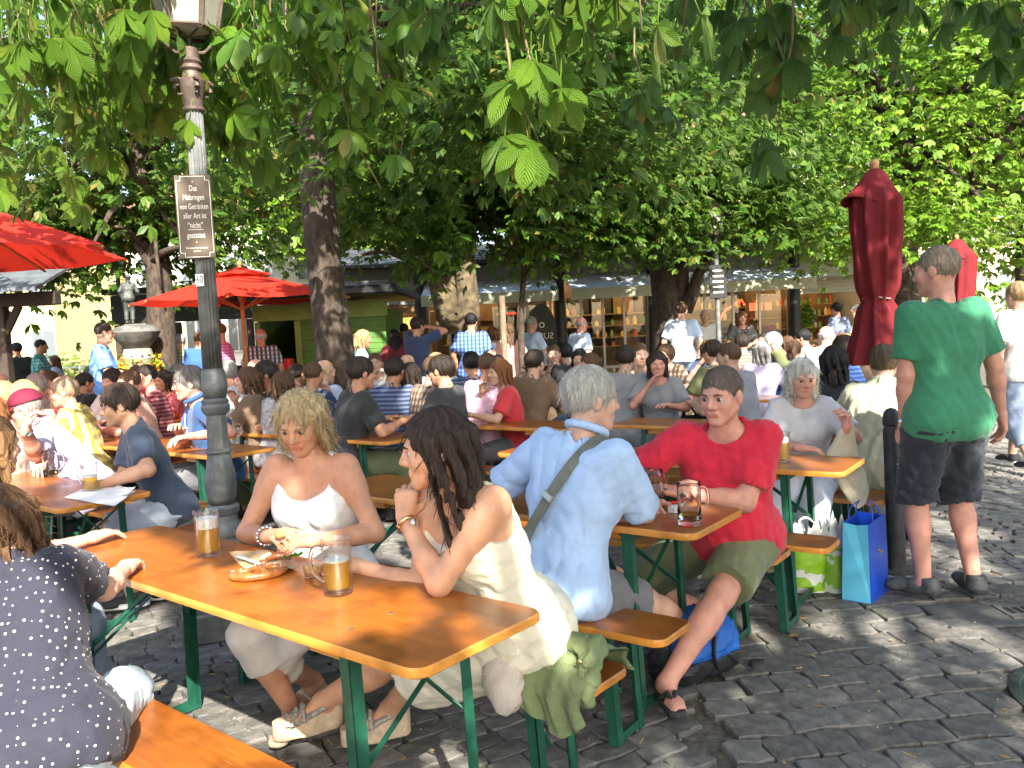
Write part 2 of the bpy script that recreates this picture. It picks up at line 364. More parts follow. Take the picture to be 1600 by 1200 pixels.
# ================================================================ TREES
def leaf_mat(name, dark, mid, light, tl=.4, rough=.46):
    m = bpy.data.materials.new(name); m.use_nodes = True; t = m.node_tree; N = t.nodes.new; L = t.links.new
    b = t.nodes['Principled BSDF']; b.inputs['Roughness'].default_value = rough; b.inputs['Specular IOR Level'].default_value = .35
    ge = N('ShaderNodeNewGeometry'); r = N('ShaderNodeValToRGB'); oi = N('ShaderNodeObjectInfo'); ad = N('ShaderNodeMath'); ad.operation = 'ADD'; fr = N('ShaderNodeMath'); fr.operation = 'FRACT'
    L(ge.outputs['Random Per Island'], ad.inputs[0]); L(oi.outputs['Random'], ad.inputs[1]); L(ad.outputs[0], fr.inputs[0]); L(fr.outputs[0], r.inputs[0])
    e = r.color_ramp.elements; e[0].color = (*dark, 1); e[1].color = (*light, 1); e.new(.5).color = (*mid, 1); e.new(.93).color = (*light, 1); e[-1].color = (.22, .17, .035, 1); e[-1].position = .995
    tc = N('ShaderNodeTexCoord'); n = N('ShaderNodeTexNoise'); n.inputs['Scale'].default_value = 14; L(tc.outputs['Object'], n.inputs[0])
    mx = N('ShaderNodeMix'); mx.data_type = 'RGBA'; mx.blend_type = 'MULTIPLY'; mx.inputs[0].default_value = .5
    L(r.outputs[0], mx.inputs[6]); L(n.outputs[0], mx.inputs[7])
    g2 = N('ShaderNodeGamma'); g2.inputs[1].default_value = .62; L(mx.outputs[2], g2.inputs[0])
    L(r.outputs[0], b.inputs['Base Color'])
    tr = N('ShaderNodeBsdfTranslucent'); L(g2.outputs[0], tr.inputs[0])
    ms = N('ShaderNodeMixShader'); ms.inputs[0].default_value = tl
    L(b.outputs[0], ms.inputs[1]); L(tr.outputs[0], ms.inputs[2]); L(ms.outputs[0], t.nodes['Material Output'].inputs[0])
    return m
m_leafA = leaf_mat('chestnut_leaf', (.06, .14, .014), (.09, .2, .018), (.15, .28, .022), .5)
m_leafB = leaf_mat('chestnut_leaf_sunlit', (.11, .23, .02), (.16, .31, .026), (.24, .4, .03), .5)  # same leaf in paler greens: sunlight put into the colour
m_leafD = leaf_mat('chestnut_leaf_shaded', (.045, .11, .014), (.07, .155, .017), (.115, .22, .02), .5)  # same leaf in deeper greens: crown shade put into the colour
def veins(m):
    t = m.node_tree; N = t.nodes.new; L = t.links.new; b = t.nodes['Principled BSDF']; uv = N('ShaderNodeUVMap'); uv.uv_map = 'leaf'; sp_ = N('ShaderNodeSeparateXYZ'); L(uv.outputs[0], sp_.inputs[0])
    ab_ = N('ShaderNodeMath'); ab_.operation = 'ABSOLUTE'; L(sp_.outputs[0], ab_.inputs[0]); mu = N('ShaderNodeMath'); mu.operation = 'MULTIPLY_ADD'; mu.inputs[1].default_value = -.28; L(ab_.outputs[0], mu.inputs[0]); L(sp_.outputs[1], mu.inputs[2])
    m3 = N('ShaderNodeMath'); m3.operation = 'MULTIPLY'; m3.inputs[1].default_value = 78; L(mu.outputs[0], m3.inputs[0]); sn = N('ShaderNodeMath'); sn.operation = 'SINE'; L(m3.outputs[0], sn.inputs[0])
    mr = N('ShaderNodeMapRange'); mr.inputs['From Min'].default_value = 0; mr.inputs['From Max'].default_value = .12; mr.inputs['To Min'].default_value = -3; mr.inputs['To Max'].default_value = 0; L(ab_.outputs[0], mr.inputs[0])
    ad = N('ShaderNodeMath'); ad.operation = 'ADD'; L(sn.outputs[0], ad.inputs[0]); L(mr.outputs[0], ad.inputs[1]); bp = N('ShaderNodeBump'); bp.inputs['Strength'].default_value = .75; bp.inputs['Distance'].default_value = .006; L(ad.outputs[0], bp.inputs['Height']); L(bp.outputs[0], b.inputs['Normal'])
m_nearA = leaf_mat('chestnut_leaf_near', (.055, .13, .022), (.08, .18, .026), (.12, .24, .028), .46); m_nearB = leaf_mat('chestnut_leaf_near_sunlit', (.11, .23, .022), (.15, .29, .028), (.21, .36, .03), .52); veins(m_nearA); veins(m_nearB)  # paler second copy: sunlight on the sprays put into the leaf colour
m_bark = M('bark', (.06, .044, .032), .92, var=.6, vs=20, bump=1.6, bs=34, stretch=(1, 1, .4))
m_bark2 = M('bark_flaky', (.12, .09, .052), .9, var=.6, vs=9, bump=1.0, bs=18)
m_twig = M('twig', (.16, .12, .06), .8, var=.3)
def leaflet(level):
    if level == 0:
        st = [(0, .015), (.22, .085), (.45, .155), (.65, .195), (.8, .18), (.91, .09), (.96, .03), (1.04, .0)]
    elif level == 1: st = [(0, .02), (.65, .2), (1., 0.)]
    else: return np.array([(0, 0, 0), (.2, .6, -.08), (0, 1, -.2), (-.2, .6, -.08)]), np.array([(0, 1, 2, 3)])
    V = []; Fq = []
    for t, w in st:
        z = -.28 * t * t; V += [(-w, t, z + .35 * w * (.4 + t * .3)), (0, t, z), (w, t, z + .35 * w * (.4 + t * .3))]
    for i in range(len(st) - 1):
        a_ = i * 3; Fq += [(a_, a_ + 1, a_ + 4, a_ + 3), (a_ + 1, a_ + 2, a_ + 5, a_ + 4)]
    V = np.array(V)
    if level == 0:                                   # toothed rim
        V[:, 0] *= 1 + .08 * np.sin(np.arange(len(V)) * 2.1)
    return V, np.array(Fq)
def palmate(level, seed=0):
    r = np.random.default_rng(seed); Vl, Fl = leaflet(level); Vs = []; Fs = []; n = 0
    fan = [(-72, .55), (-46, .78), (-20, .95), (4, 1.), (27, .93), (50, .76), (76, .5)] if level == 0 else ([(-62, .65), (-32, .88), (0, 1), (33, .87), (64, .62)] if level == 1 else [(-55, .7), (-20, .95), (18, 1.), (54, .7)])
    for a_, s_ in fan:
        a_ = math.radians(a_ + r.normal(0, 5)); s_ *= r.uniform(.88, 1.1); tilt = r.normal(-.1, .14)
        V = Vl * [s_ * 1.0, s_, s_]; V = V @ rotx(tilt).T @ rotz(-a_).T
        Vs.append(V); Fs.append(Fl + n); n += len(V)
    if level == 0:                                   # leaf stalk
        mb = MB(); mb.tube([(0, 0, 0), (.01, -.35, .05), (0, -.75, .16)], [.016, .013, .013], 4); Vs.append(np.array(mb.v)); Fs.append(np.array([f for f in mb.f if len(f) == 4]) + n)
    return np.concatenate(Vs), np.concatenate(Fs)
def frames(nv, fv):
    nv = nv / np.linalg.norm(nv, axis=1)[:, None]; x = np.cross(fv, nv); x /= np.linalg.norm(x, axis=1)[:, None] + 1e-9
    y = np.cross(nv, x); return np.stack([x, y, nv], 2)
def scatter(P, nv, fv, sz, level, nvar=4):
    Rm = frames(nv, fv); Vs = []; Fs = []; off = 0; var = rng.integers(nvar, size=len(P))
    for k in range(nvar):
        V, Fq = palmate(level, k); ix = np.where(var == k)[0]
        if not len(ix): continue
        W = np.einsum('nij,mj->nmi', Rm[ix], V) * sz[ix][:, None, None] + P[ix][:, None, :]
        Vs.append(W.reshape(-1, 3)); Fs.append((Fq[None] + (np.arange(len(ix)) * len(V))[:, None, None]).reshape(-1, 4) + off); off += len(ix) * len(V)
    return np.concatenate(Vs), np.concatenate(Fs)
# places where the sun reaches through the leaves (point, radius of the gap)
SPOTS = []
def spot(p, r): SPOTS.append((np.array(p, float), r))
for q, r in (((185, 1040), .13), ((225, 1062), .17), ((265, 1085), .17), ((305, 1105), .15), ((200, 1000), .06), ((250, 990), .05)): spot(onz(*q, 0), r)
for q, r in (((60, 870), .33), ((150, 880), .24), ((215, 880), .13), ((262, 893), .07), ((320, 905), .05), ((350, 940), .05), ((480, 950), .05), ((375, 900), .03)): spot(onz(*q, .765), r)
for q, r in (((300, 1170), .09), ((355, 1185), .1), ((235, 1130), .05), ((420, 1198), .06)): spot(onz(*q, .45), r)
for q, Y, r in (((25, 1130), 1.75, .17), ((5, 960), 1.9, .16), ((50, 1070), 1.8, .08), ((825, 1035), 2.42, .075), ((880, 990), 2.5, .03), ((800, 850), 2.75, .06), ((790, 905), 2.7, .05), ((852, 885), 2.8, .028), ((900, 880), 2.75, .02), ((1370, 625), 5.3, .1), ((1345, 640), 5.3, .07), ((1385, 520), 6.4, .1), ((1385, 478), 6.4, .06), ((1540, 668), 4.3, .035), ((480, 800), 3.1, .05), ((310, 740), 5.9, .06),
                ((30, 60), 4.8, 1.0), ((60, 200), 4.8, 1.0), ((180, 100), 5, .7), ((150, 220), 5, .8), ((240, 60), 5.4, .45), ((260, 270), 7, .9), ((60, 330), 8, 1.2), ((330, 330), 9, .8), ((150, 60), 8, .8), ((830, 120), 3.2, .3), ((850, 200), 3.1, .25), ((950, 60), 3., .3), ((1050, 30), 2.7, .3), ((400, 170), 5.5, .2), ((722, 470), 12.8, .3), ((80, 380), 7.5, 1.2), ((380, 440), 12, .7), ((30, 600), 7.5, .8), ((90, 640), 6, .5), ((130, 640), 6.6, .5), ((10, 690), 5.5, .5), ((300, 560), 12, .6), ((390, 560), 9, .4), ((200, 520), 13, 1.2), ((590, 540), 11, .4), ((700, 560), 7.2, .25), ((1270, 530), 12, .8), ((760, 520), 12, .4), ((850, 540), 12, .5), ((900, 530), 12, .4)): spot(at(*q, Y), r)
for q, r in (((430, 488), .22), ((470, 492), .12), ((505, 490), .15), ((580, 488), .2), ((590, 520), .15), ((570, 535), .1), ((480, 530), .12)): spot(at(*q, 13.3), r)
for q, r in (((1335, 980), .05), ((1300, 975), .03), ((1400, 988), .04), ((1525, 998), .05), ((1405, 970), .04), ((1190, 1030), .04), ((1165, 985), .04), ((1460, 812), .1), ((1480, 870), .1), ((1490, 830), .08), ((1590, 668), .35), ((1595, 740), .15), ((1560, 690), .3), ((1090, 1185), .05), ((1100, 1150), .04), ((1205, 870), .03)): spot(onz(*q, 0), r)
for q, r in (((1285, 730), .055), ((1255, 722), .03), ((1120, 795), .04), ((845, 955), .035), ((1170, 870), .02), ((620, 940), .04), ((1240, 745), .04)): spot(onz(*q, .765), r)
def keep_sun(P, pad=.13):
    k = np.ones(len(P), bool)
    for s_, r in SPOTS:
        w = P - s_; t = w @ SUN; d = np.linalg.norm(w - t[:, None] * SUN, axis=1); k &= ~((d < r + pad) & (t > .3))
    return k
def not_at_camera(P):
    q = proj(P); return ~((q[:, 2] > -.3) & (q[:, 2] < 2.2) & (np.abs(q[:, 0] - 800) < 1100) & (np.abs(q[:, 1] - 600) < 900)) & (np.linalg.norm(P - [0, 0, CAMH], axis=1) > 1.4)
def noise3(P, f, seed):
    r = np.random.default_rng(seed); v = 0
    for _ in range(5):
        k = r.normal(0, 1, 3) * f; v = v + np.sin(P @ k + r.uniform(0, 6.28))
    return v / 5
def crown_pts(C, R, nb, per, seed, low=-1.0, gap=-.25, br=.55, surf=2.6):
    """bough centres biased to the crown's surface, leaves drooping round each"""
    r = np.random.default_rng(seed); C = np.array(C); R = np.array(R)
    d = r.normal(0, 1, (nb * 3, 3)); d /= np.linalg.norm(d, axis=1)[:, None]; u = r.uniform(0, 1, nb * 3) ** (1 / surf)
    c = d * u[:, None]; c = c[c[:, 2] > low]; B = C + c * R * (1 + .16 * noise3(c, 4., seed + 1))[:, None]
    B = B[noise3(B, 1.1, seed + 2) > gap][:nb]
    out = (B - C) * [1, 1, .3]; out /= np.linalg.norm(out, axis=1)[:, None] + 1e-6
    n = len(B) * per; bi = np.repeat(np.arange(len(B)), per)
    off = r.normal(0, 1, (n, 3)) * [br, br, br * .42]
    P = B[bi] + off; P[:, 2] -= .12 * (off[:, 0] ** 2 + off[:, 1] ** 2) / br
    fw = out[bi] * .8 + r.normal(0, .55, (n, 3)) + [0, 0, -.45]; nv = out[bi] * .35 + [0, 0, 1.] + r.normal(0, .38, (n, 3))
    return B, P, nv, fw
def trunk_mesh(base, top, r0, r1, limbs, mat, seed, bend=.15, forks=None, n=14):
    r = np.random.default_rng(seed); b = MB(); base = np.array(base, float); top = np.array(top, float); k = 9
    pts = [base + (top - base) * t + np.array([math.sin(t * 5 + seed), math.cos(t * 4 + seed), 0]) * bend * t * (1 - t) * 2 for t in np.linspace(0, 1, k)]
    rad = [r0 * (1.35 if t < .05 else 1) * (1 - t) + r1 * t for t in np.linspace(0, 1, k)]
    b.tube(pts, rad, n)
    v = np.array(b.v); ce = np.repeat(np.array(pts), n, 0); e = v[:k * n] - ce
    v[:k * n] = ce + e * (1 + .09 * noise3(v[:k * n], 5, seed))[:, None]; b.v = [tuple(p) for p in v]
    for p0, p1, ra in limbs:
        p0 = np.array(p0); p1 = np.array(p1); L_ = np.linalg.norm(p1 - p0); q = []
        for t in np.linspace(0, 1, 6): q.append(p0 + (p1 - p0) * t + np.array([0, 0, .12 * L_]) * math.sin(t * PI) + r.normal(0, .03 * L_, 3) * t * (1 - t) * 2)
        b.tube(q, [ra * (1 - .75 * t) for t in np.linspace(0, 1, 6)], 8)
    return b.mesh('trunk', mat, 3.2)
def tree(name, label, base, top, r0, crown, mat_leaf, level, seed, mat_b=None, group=None, nlimb=16, lsize=.16, carve=True, limbs=None, r1=None):
    base = np.array([base[0], base[1], -.01]); t = thing(name, label, 'tree', base, 0, group); top = np.array(top, float)
    Ps, Ns, Fw = [], [], []; Bs = []
    for C in crown:
        B, P, nv, fw = crown_pts(*C[:4], seed + len(Ps), *C[4:]); Ps.append(P); Ns.append(nv); Fw.append(fw); Bs.append(B)
    P = np.concatenate(Ps); nv = np.concatenate(Ns); fw = np.concatenate(Fw); B = np.concatenate(Bs)
    k = not_at_camera(P)
    for cq, cr in ((at(212, 435, 13), .66), (at(212, 438, 12.3), .58), (at(212, 440, 11.6), .5)): k &= np.linalg.norm(P - cq, axis=1) > cr
    if carve: k &= keep_sun(P)
    P, nv, fw = P[k], nv[k], fw[k]
    V, Fq = scatter(P - base, nv, fw, lsize * rng.uniform(.75, 1.25, len(P)), level)
    link('crown', mesh_np('crown', V, Fq, [mat_leaf]), t, kind='stuff')
    sel = B[np.random.default_rng(seed).permutation(len(B))[:nlimb]]; lm = list(limbs or [])
    B_ = base + (top - base)
    for q in sel:
        h = (.55 if r1 is None or r1 < .2 else .93) + (.45 if r1 is None or r1 < .2 else .05) * np.random.default_rng(int(abs(q[0] * 1e3))).uniform(); lm.append((base + (top - base) * h, q, r0 * .3))
    lm = [(np.array(p0) - base, np.array(p1) - base, ra) for p0, p1, ra in lm]
    link('trunk', trunk_mesh((0, 0, 0), top - base, r0, r1 or r0 * .6, lm, mat_b or m_bark, seed), t)
    return t
# --- trees in view
T1x = at(520, 560, 8.6)
tree1 = tree('chestnut_tree', 'big chestnut with a stout straight brown trunk beside the green kiosk', (T1x[0] + .05, 8.6), (T1x[0] + .0, 8.7, 6.2), .215,
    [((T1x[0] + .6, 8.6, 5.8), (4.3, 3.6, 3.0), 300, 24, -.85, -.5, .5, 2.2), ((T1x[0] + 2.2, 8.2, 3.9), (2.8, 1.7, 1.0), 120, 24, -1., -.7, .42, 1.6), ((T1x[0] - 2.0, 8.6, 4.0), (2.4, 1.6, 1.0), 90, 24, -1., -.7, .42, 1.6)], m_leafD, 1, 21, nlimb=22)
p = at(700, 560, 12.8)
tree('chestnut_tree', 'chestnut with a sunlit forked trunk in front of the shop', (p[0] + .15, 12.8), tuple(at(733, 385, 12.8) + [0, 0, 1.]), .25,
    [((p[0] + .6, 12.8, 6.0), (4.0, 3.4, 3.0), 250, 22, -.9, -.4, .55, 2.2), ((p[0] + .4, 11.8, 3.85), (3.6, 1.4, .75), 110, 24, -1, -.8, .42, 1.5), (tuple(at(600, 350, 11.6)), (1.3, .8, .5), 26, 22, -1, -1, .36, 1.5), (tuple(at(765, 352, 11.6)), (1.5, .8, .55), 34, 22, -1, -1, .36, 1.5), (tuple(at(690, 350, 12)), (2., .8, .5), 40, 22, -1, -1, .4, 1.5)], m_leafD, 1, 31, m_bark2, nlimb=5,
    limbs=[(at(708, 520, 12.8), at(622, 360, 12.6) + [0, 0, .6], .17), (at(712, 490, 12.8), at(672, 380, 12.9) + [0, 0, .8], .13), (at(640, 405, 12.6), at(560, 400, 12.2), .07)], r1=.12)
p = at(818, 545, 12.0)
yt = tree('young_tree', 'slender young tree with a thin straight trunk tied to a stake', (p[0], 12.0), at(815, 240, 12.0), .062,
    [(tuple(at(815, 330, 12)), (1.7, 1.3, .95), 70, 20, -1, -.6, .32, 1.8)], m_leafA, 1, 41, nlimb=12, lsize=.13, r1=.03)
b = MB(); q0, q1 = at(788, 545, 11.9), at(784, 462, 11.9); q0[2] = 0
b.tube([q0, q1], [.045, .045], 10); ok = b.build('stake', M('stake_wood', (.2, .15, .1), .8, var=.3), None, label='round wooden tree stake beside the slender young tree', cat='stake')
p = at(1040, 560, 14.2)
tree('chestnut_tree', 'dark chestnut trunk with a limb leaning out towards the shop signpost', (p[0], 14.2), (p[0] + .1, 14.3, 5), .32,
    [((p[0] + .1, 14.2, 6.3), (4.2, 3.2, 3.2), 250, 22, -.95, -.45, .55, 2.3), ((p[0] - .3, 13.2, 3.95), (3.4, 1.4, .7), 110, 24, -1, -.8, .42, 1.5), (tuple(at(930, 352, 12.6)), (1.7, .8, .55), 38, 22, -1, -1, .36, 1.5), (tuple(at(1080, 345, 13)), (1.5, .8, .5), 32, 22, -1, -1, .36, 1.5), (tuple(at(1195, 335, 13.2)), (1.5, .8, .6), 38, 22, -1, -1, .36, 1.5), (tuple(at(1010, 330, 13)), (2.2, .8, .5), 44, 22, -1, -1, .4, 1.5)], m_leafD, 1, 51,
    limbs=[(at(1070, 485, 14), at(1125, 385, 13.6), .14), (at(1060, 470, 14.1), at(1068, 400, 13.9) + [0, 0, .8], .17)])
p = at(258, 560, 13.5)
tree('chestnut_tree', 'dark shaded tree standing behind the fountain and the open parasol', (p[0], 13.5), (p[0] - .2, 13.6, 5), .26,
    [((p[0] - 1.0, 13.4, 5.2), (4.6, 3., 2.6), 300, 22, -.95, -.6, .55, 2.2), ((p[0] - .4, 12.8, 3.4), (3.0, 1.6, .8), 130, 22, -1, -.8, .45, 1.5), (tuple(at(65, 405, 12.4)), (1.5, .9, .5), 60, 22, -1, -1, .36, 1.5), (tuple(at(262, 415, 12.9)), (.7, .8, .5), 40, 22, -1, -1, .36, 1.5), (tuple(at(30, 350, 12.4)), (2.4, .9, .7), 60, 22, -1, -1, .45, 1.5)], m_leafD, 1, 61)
p = at(1415, 560, 16)
tree('chestnut_tree', 'broad sunlit chestnut with bright leaves rising behind the closed parasol', (p[0], 16), (p[0] + .1, 16, 6), .3,
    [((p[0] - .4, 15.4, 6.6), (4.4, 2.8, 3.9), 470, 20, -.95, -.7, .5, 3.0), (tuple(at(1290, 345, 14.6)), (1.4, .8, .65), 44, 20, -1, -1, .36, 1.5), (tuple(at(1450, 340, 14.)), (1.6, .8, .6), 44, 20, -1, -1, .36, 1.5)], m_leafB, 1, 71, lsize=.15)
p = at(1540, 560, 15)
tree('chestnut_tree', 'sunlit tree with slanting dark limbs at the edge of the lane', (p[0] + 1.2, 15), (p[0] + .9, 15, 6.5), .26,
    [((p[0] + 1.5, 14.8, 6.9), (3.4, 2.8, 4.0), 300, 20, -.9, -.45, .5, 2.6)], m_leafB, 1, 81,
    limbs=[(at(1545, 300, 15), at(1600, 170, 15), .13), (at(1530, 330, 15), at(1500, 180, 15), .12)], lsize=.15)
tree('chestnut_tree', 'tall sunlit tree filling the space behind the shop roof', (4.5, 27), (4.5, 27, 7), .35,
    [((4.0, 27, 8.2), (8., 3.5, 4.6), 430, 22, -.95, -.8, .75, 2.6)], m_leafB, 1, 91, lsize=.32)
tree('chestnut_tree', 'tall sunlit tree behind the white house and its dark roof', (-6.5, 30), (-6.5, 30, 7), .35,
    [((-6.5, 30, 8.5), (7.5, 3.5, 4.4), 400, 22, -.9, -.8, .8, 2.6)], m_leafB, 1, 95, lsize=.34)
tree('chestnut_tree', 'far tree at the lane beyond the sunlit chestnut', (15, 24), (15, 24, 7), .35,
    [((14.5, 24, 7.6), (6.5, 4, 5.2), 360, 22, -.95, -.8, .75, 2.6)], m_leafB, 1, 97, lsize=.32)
# --- trees behind the camera whose crowns reach over it and shade the tables
treeA = tree('chestnut_tree', 'overhanging chestnut whose lime green sprays hang into the top of the view', (2.6, -3.6), (2.4, -3.4, 4.6), .3,
    [((1.6, -1.6, 5.3), (4.4, 3.4, 1.5), 330, 22, -.95, -.8, .6, 1.7), ((2.5, 1.6, 5.9), (3.5, 2.6, 1.1), 190, 22, -.95, -.7, .55, 1.7), ((1.6, -3.8, 8.0), (4.4, 3.5, 2.2), 230, 20, -.9, -.6, .6, 2.0)], m_leafA, 2, 101)
tree('chestnut_tree', 'chestnut leaning over the lane from beside the tables', (6.6, -2.4), (6.2, -2.2, 5), .28,
    [((6.2, -1.8, 6.2), (3.2, 3.4, 2.6), 260, 20, -.9, -.7, .6, 1.9)], m_leafA, 2, 111)
# --- hanging sprays close to the camera: every leaf is a piece of its own
LV = []
for k in range(9):
    V, Fq = palmate(0, 300 + k); LV.append((V, Fq))
def leaf_uv(me, n_leaf):
    st_ = [0, .22, .45, .65, .8, .91, .96, 1.04]; nv = 24; uv = me.uv_layers.new(name='leaf'); vi = np.zeros(len(me.loops), np.int32); me.loops.foreach_get('vertex_index', vi)
    k = vi % nv; U = np.where(vi < 7 * nv, np.array([-1, 0, 1])[k % 3], 0).astype(np.float32); W = np.where(vi < 7 * nv, np.array(st_)[k // 3], 0).astype(np.float32); uv.data.foreach_set('uv', np.stack([U, W], 1).ravel()); return me
def near_mesh(k, m):
    key = 'nl%d%s' % (k, m.name)
    if key not in MATS: MATS[key] = leaf_uv(mesh_np('leaf', LV[k][0], LV[k][1], [m]), 1)
    return MATS[key]
def sprays(parent, spec, seed, mats, cap):
    """spec: (px, py, Y, spread px, leaves, droop, material) -> leaf objects + one twig mesh + the rest as stuff"""
    r = np.random.default_rng(seed); tw = MB(); base = np.array(parent.location); made = 0; RV = []; RF = []; off = 0
    for px, py, Y, sp, n, mi in spec:
        tip = at(px, py, Y); root = tip + np.array([r.normal(0, .2), r.normal(0, .25), .75 + r.uniform(0, .3)])
        Q = [root + (tip - root) * t + np.array([r.normal(0, .03), r.normal(0, .03), 0]) * t for t in np.linspace(0, 1, 5)]
        tw.tube(np.array(Q) - base, [.009, .008, .006, .004, .003], 5)
        for k in range(n):
            t = r.uniform(.25, 1.0); c = root + (tip - root) * t; s_ = r.uniform(.8, 1.2) * .175
            an = r.uniform(0, 6.28); o_ = np.array([math.cos(an), math.sin(an), 0]); c = c + o_ * r.uniform(.06, .26) * sp / 60 + [0, 0, -r.uniform(0, .12)]
            f = nrm(o_ * .5 + np.array([0, 0, -1.0]) + r.normal(0, .25, 3)); nv = nrm(o_ * .9 + np.array([0, -.45, .55]) + r.normal(0, .3, 3))
            Rm = frames(nv[None], f[None])[0]
            if made < cap and not (proj(c)[0, 1] < -120):
                me = near_mesh(int(r.integers(9)), mats[mi]); o = link('leaf', me, parent); made += 1
                o.matrix_local = Matrix.Translation(Vector(tuple(c - base))) @ Matrix(Rm.tolist()).to_4x4() @ Matrix.Scale(s_, 4)
            else:
                V, Fq = LV[int(r.integers(9))]; RV.append(V @ Rm.T * s_ + (c - base)); RF.append(Fq + off); off += len(V)
    tw.build('twigs', m_twig, parent, 3.2, kind='stuff')
    if RV: link('leaves', mesh_np('leaves', np.concatenate(RV), np.concatenate(RF), [m_leafA]), parent, kind='stuff')
sp1 = []
r_ = np.random.default_rng(5)
for _ in range(46):
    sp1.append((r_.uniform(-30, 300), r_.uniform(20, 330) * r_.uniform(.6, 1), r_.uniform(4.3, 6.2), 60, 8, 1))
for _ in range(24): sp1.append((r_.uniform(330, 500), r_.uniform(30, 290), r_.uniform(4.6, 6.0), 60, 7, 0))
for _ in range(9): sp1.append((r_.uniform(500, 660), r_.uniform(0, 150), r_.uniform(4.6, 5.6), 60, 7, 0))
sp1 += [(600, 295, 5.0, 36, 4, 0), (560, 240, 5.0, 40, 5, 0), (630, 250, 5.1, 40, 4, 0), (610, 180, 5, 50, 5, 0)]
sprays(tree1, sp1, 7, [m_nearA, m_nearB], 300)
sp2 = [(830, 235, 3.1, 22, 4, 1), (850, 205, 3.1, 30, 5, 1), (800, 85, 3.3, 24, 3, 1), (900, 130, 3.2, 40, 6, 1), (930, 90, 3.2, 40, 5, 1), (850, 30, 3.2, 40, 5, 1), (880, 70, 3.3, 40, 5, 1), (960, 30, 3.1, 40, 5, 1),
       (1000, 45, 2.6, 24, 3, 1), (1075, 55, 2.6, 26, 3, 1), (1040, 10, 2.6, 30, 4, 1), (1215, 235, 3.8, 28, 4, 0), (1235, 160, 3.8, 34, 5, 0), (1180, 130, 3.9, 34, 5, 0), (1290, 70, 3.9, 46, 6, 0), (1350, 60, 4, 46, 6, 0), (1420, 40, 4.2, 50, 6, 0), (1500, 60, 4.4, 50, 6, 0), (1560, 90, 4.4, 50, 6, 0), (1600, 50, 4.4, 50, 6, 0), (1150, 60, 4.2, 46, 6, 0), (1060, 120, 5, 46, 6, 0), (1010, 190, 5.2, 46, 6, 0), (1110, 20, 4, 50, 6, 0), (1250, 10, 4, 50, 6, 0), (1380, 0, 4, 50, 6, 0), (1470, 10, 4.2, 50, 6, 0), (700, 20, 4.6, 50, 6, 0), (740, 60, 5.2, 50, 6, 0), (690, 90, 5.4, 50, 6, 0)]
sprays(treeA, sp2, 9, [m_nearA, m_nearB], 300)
# ================================================================ BUILDINGS
m_slate = M('slate_roof', (.1, .11, .125), .5, var=.3, vs=5, bump=.4, bs=20)
m_white = M('white_render', (.72, .7, .64), .85, var=.08, vs=2, bump=.1)
m_cream = M('cream_panel', (.5, .47, .37), .7, var=.08, vs=3)
m_greyp = M('grey_panel', (.3, .3, .28), .7, var=.08, vs=3)
m_val = M('valance_cloth', (.48, .48, .36), .8, var=.06, vs=5)
m_awn = M('awning_cloth', (.5, .56, .66), .75, var=.06, vs=4, tl=.15)
m_black = M('black_paint', (.012, .012, .013), .45, var=.2)
m_alu = M('aluminium', (.42, .41, .38), .4, .7)
m_glass = thin_glass('shop_glass', (.93, .95, .94), 0., 1.5)
m_warm = M('interior_wood', (.26, .15, .065), .6, var=.5, vs=2)
m_dark = M('interior_dark', (.05, .035, .025), .7, var=.3)
m_lampw = M('warm_lamp', (1.0, .72, .36), .5, emit=12)
YS = 18.0
def sx(px, py=480, Y=YS): return at(px, py, Y)[0]
def sz(px, py, Y=YS): return at(px, py, Y)[2]
shop = thing('shop_building', 'long low market shop with slate roof, pale awnings and glass front', 'shop', (0, YS, 0))
def sb(nm, x0, x1, y0, y1, z0, z1, m, par=shop, ch=0, **k):
    b = MB(); b.box(((x0 + x1) / 2, (y0 + y1) / 2, (z0 + z1) / 2), (x1 - x0, y1 - y0, z1 - z0), ch=ch); return b.build(nm, m, par, **k)
xL, xM, xR, xE = sx(548), sx(662), sx(1238), sx(1420)
ze = 3.0
sb('floor_slab', xL - .2, xE + .2, 0, 5, -.02, .1, m_conc)
sb('back_wall', xL, xE, 4.2, 4.35, .1, 3.4, m_warm)
sb('end_wall', xL - .15, xL, .1, 4.35, .1, 3.2, m_greyp); sb('end_wall', xE, xE + .15, .1, 4.35, .1, 3.2, m_greyp)
sb('ceiling', xL, xE, .2, 4.2, 2.92, 2.98, m_warm)
# roof: rows of slates
roof = MB(); roof.add([(xL - .4, -.75, ze), (xE + .4, -.75, ze), (xE + .4, 2.2, ze + .62), (xL - .4, 2.2, ze + .62), (xL - .4, 5.2, ze), (xE + .4, 5.2, ze)], [(0, 1, 2, 3), (3, 2, 5, 4)])
rf = roof.build('roof', m_slate, shop, None)
for k in range(9):
    t = k / 9; b = MB(); b.box(((xL + xE) / 2, -.75 + 2.95 * t + .17, ze + .62 * t + .06), (xE - xL + .8, .36, .018), rotx(math.atan(.62 / 2.95) - .04)); b.build('slate_course', m_slate, rf)
for k in range(26):
    b = MB(); x_ = xL - .3 + (xE - xL + .6) * k / 25; b.box((x_, .72, ze + .36), (.03, 3.1, .03), rotx(math.atan(.62 / 2.95))); b.build('roof_batten', m_slate, rf)
sb('gutter', xL - .4, xE + .4, -.85, -.74, ze - .06, ze + .04, m_black, ch=.02)
sb('fascia', xM, xR, -.12, .06, 2.62, 2.96, m_greyp); sb('fascia', xL, xM, -.14, .06, 2.2, 2.98, m_greyp)
sb('fascia', xR + .02, xE, -.12, .06, 2.3, 2.97, m_cream); sb('ledge', xR + .02, xE, -.2, -.122, 2.7, 2.8, m_val)
sb('shutter_box', xL, xM, -.1, .05, 1.98, 2.19, m_warm)
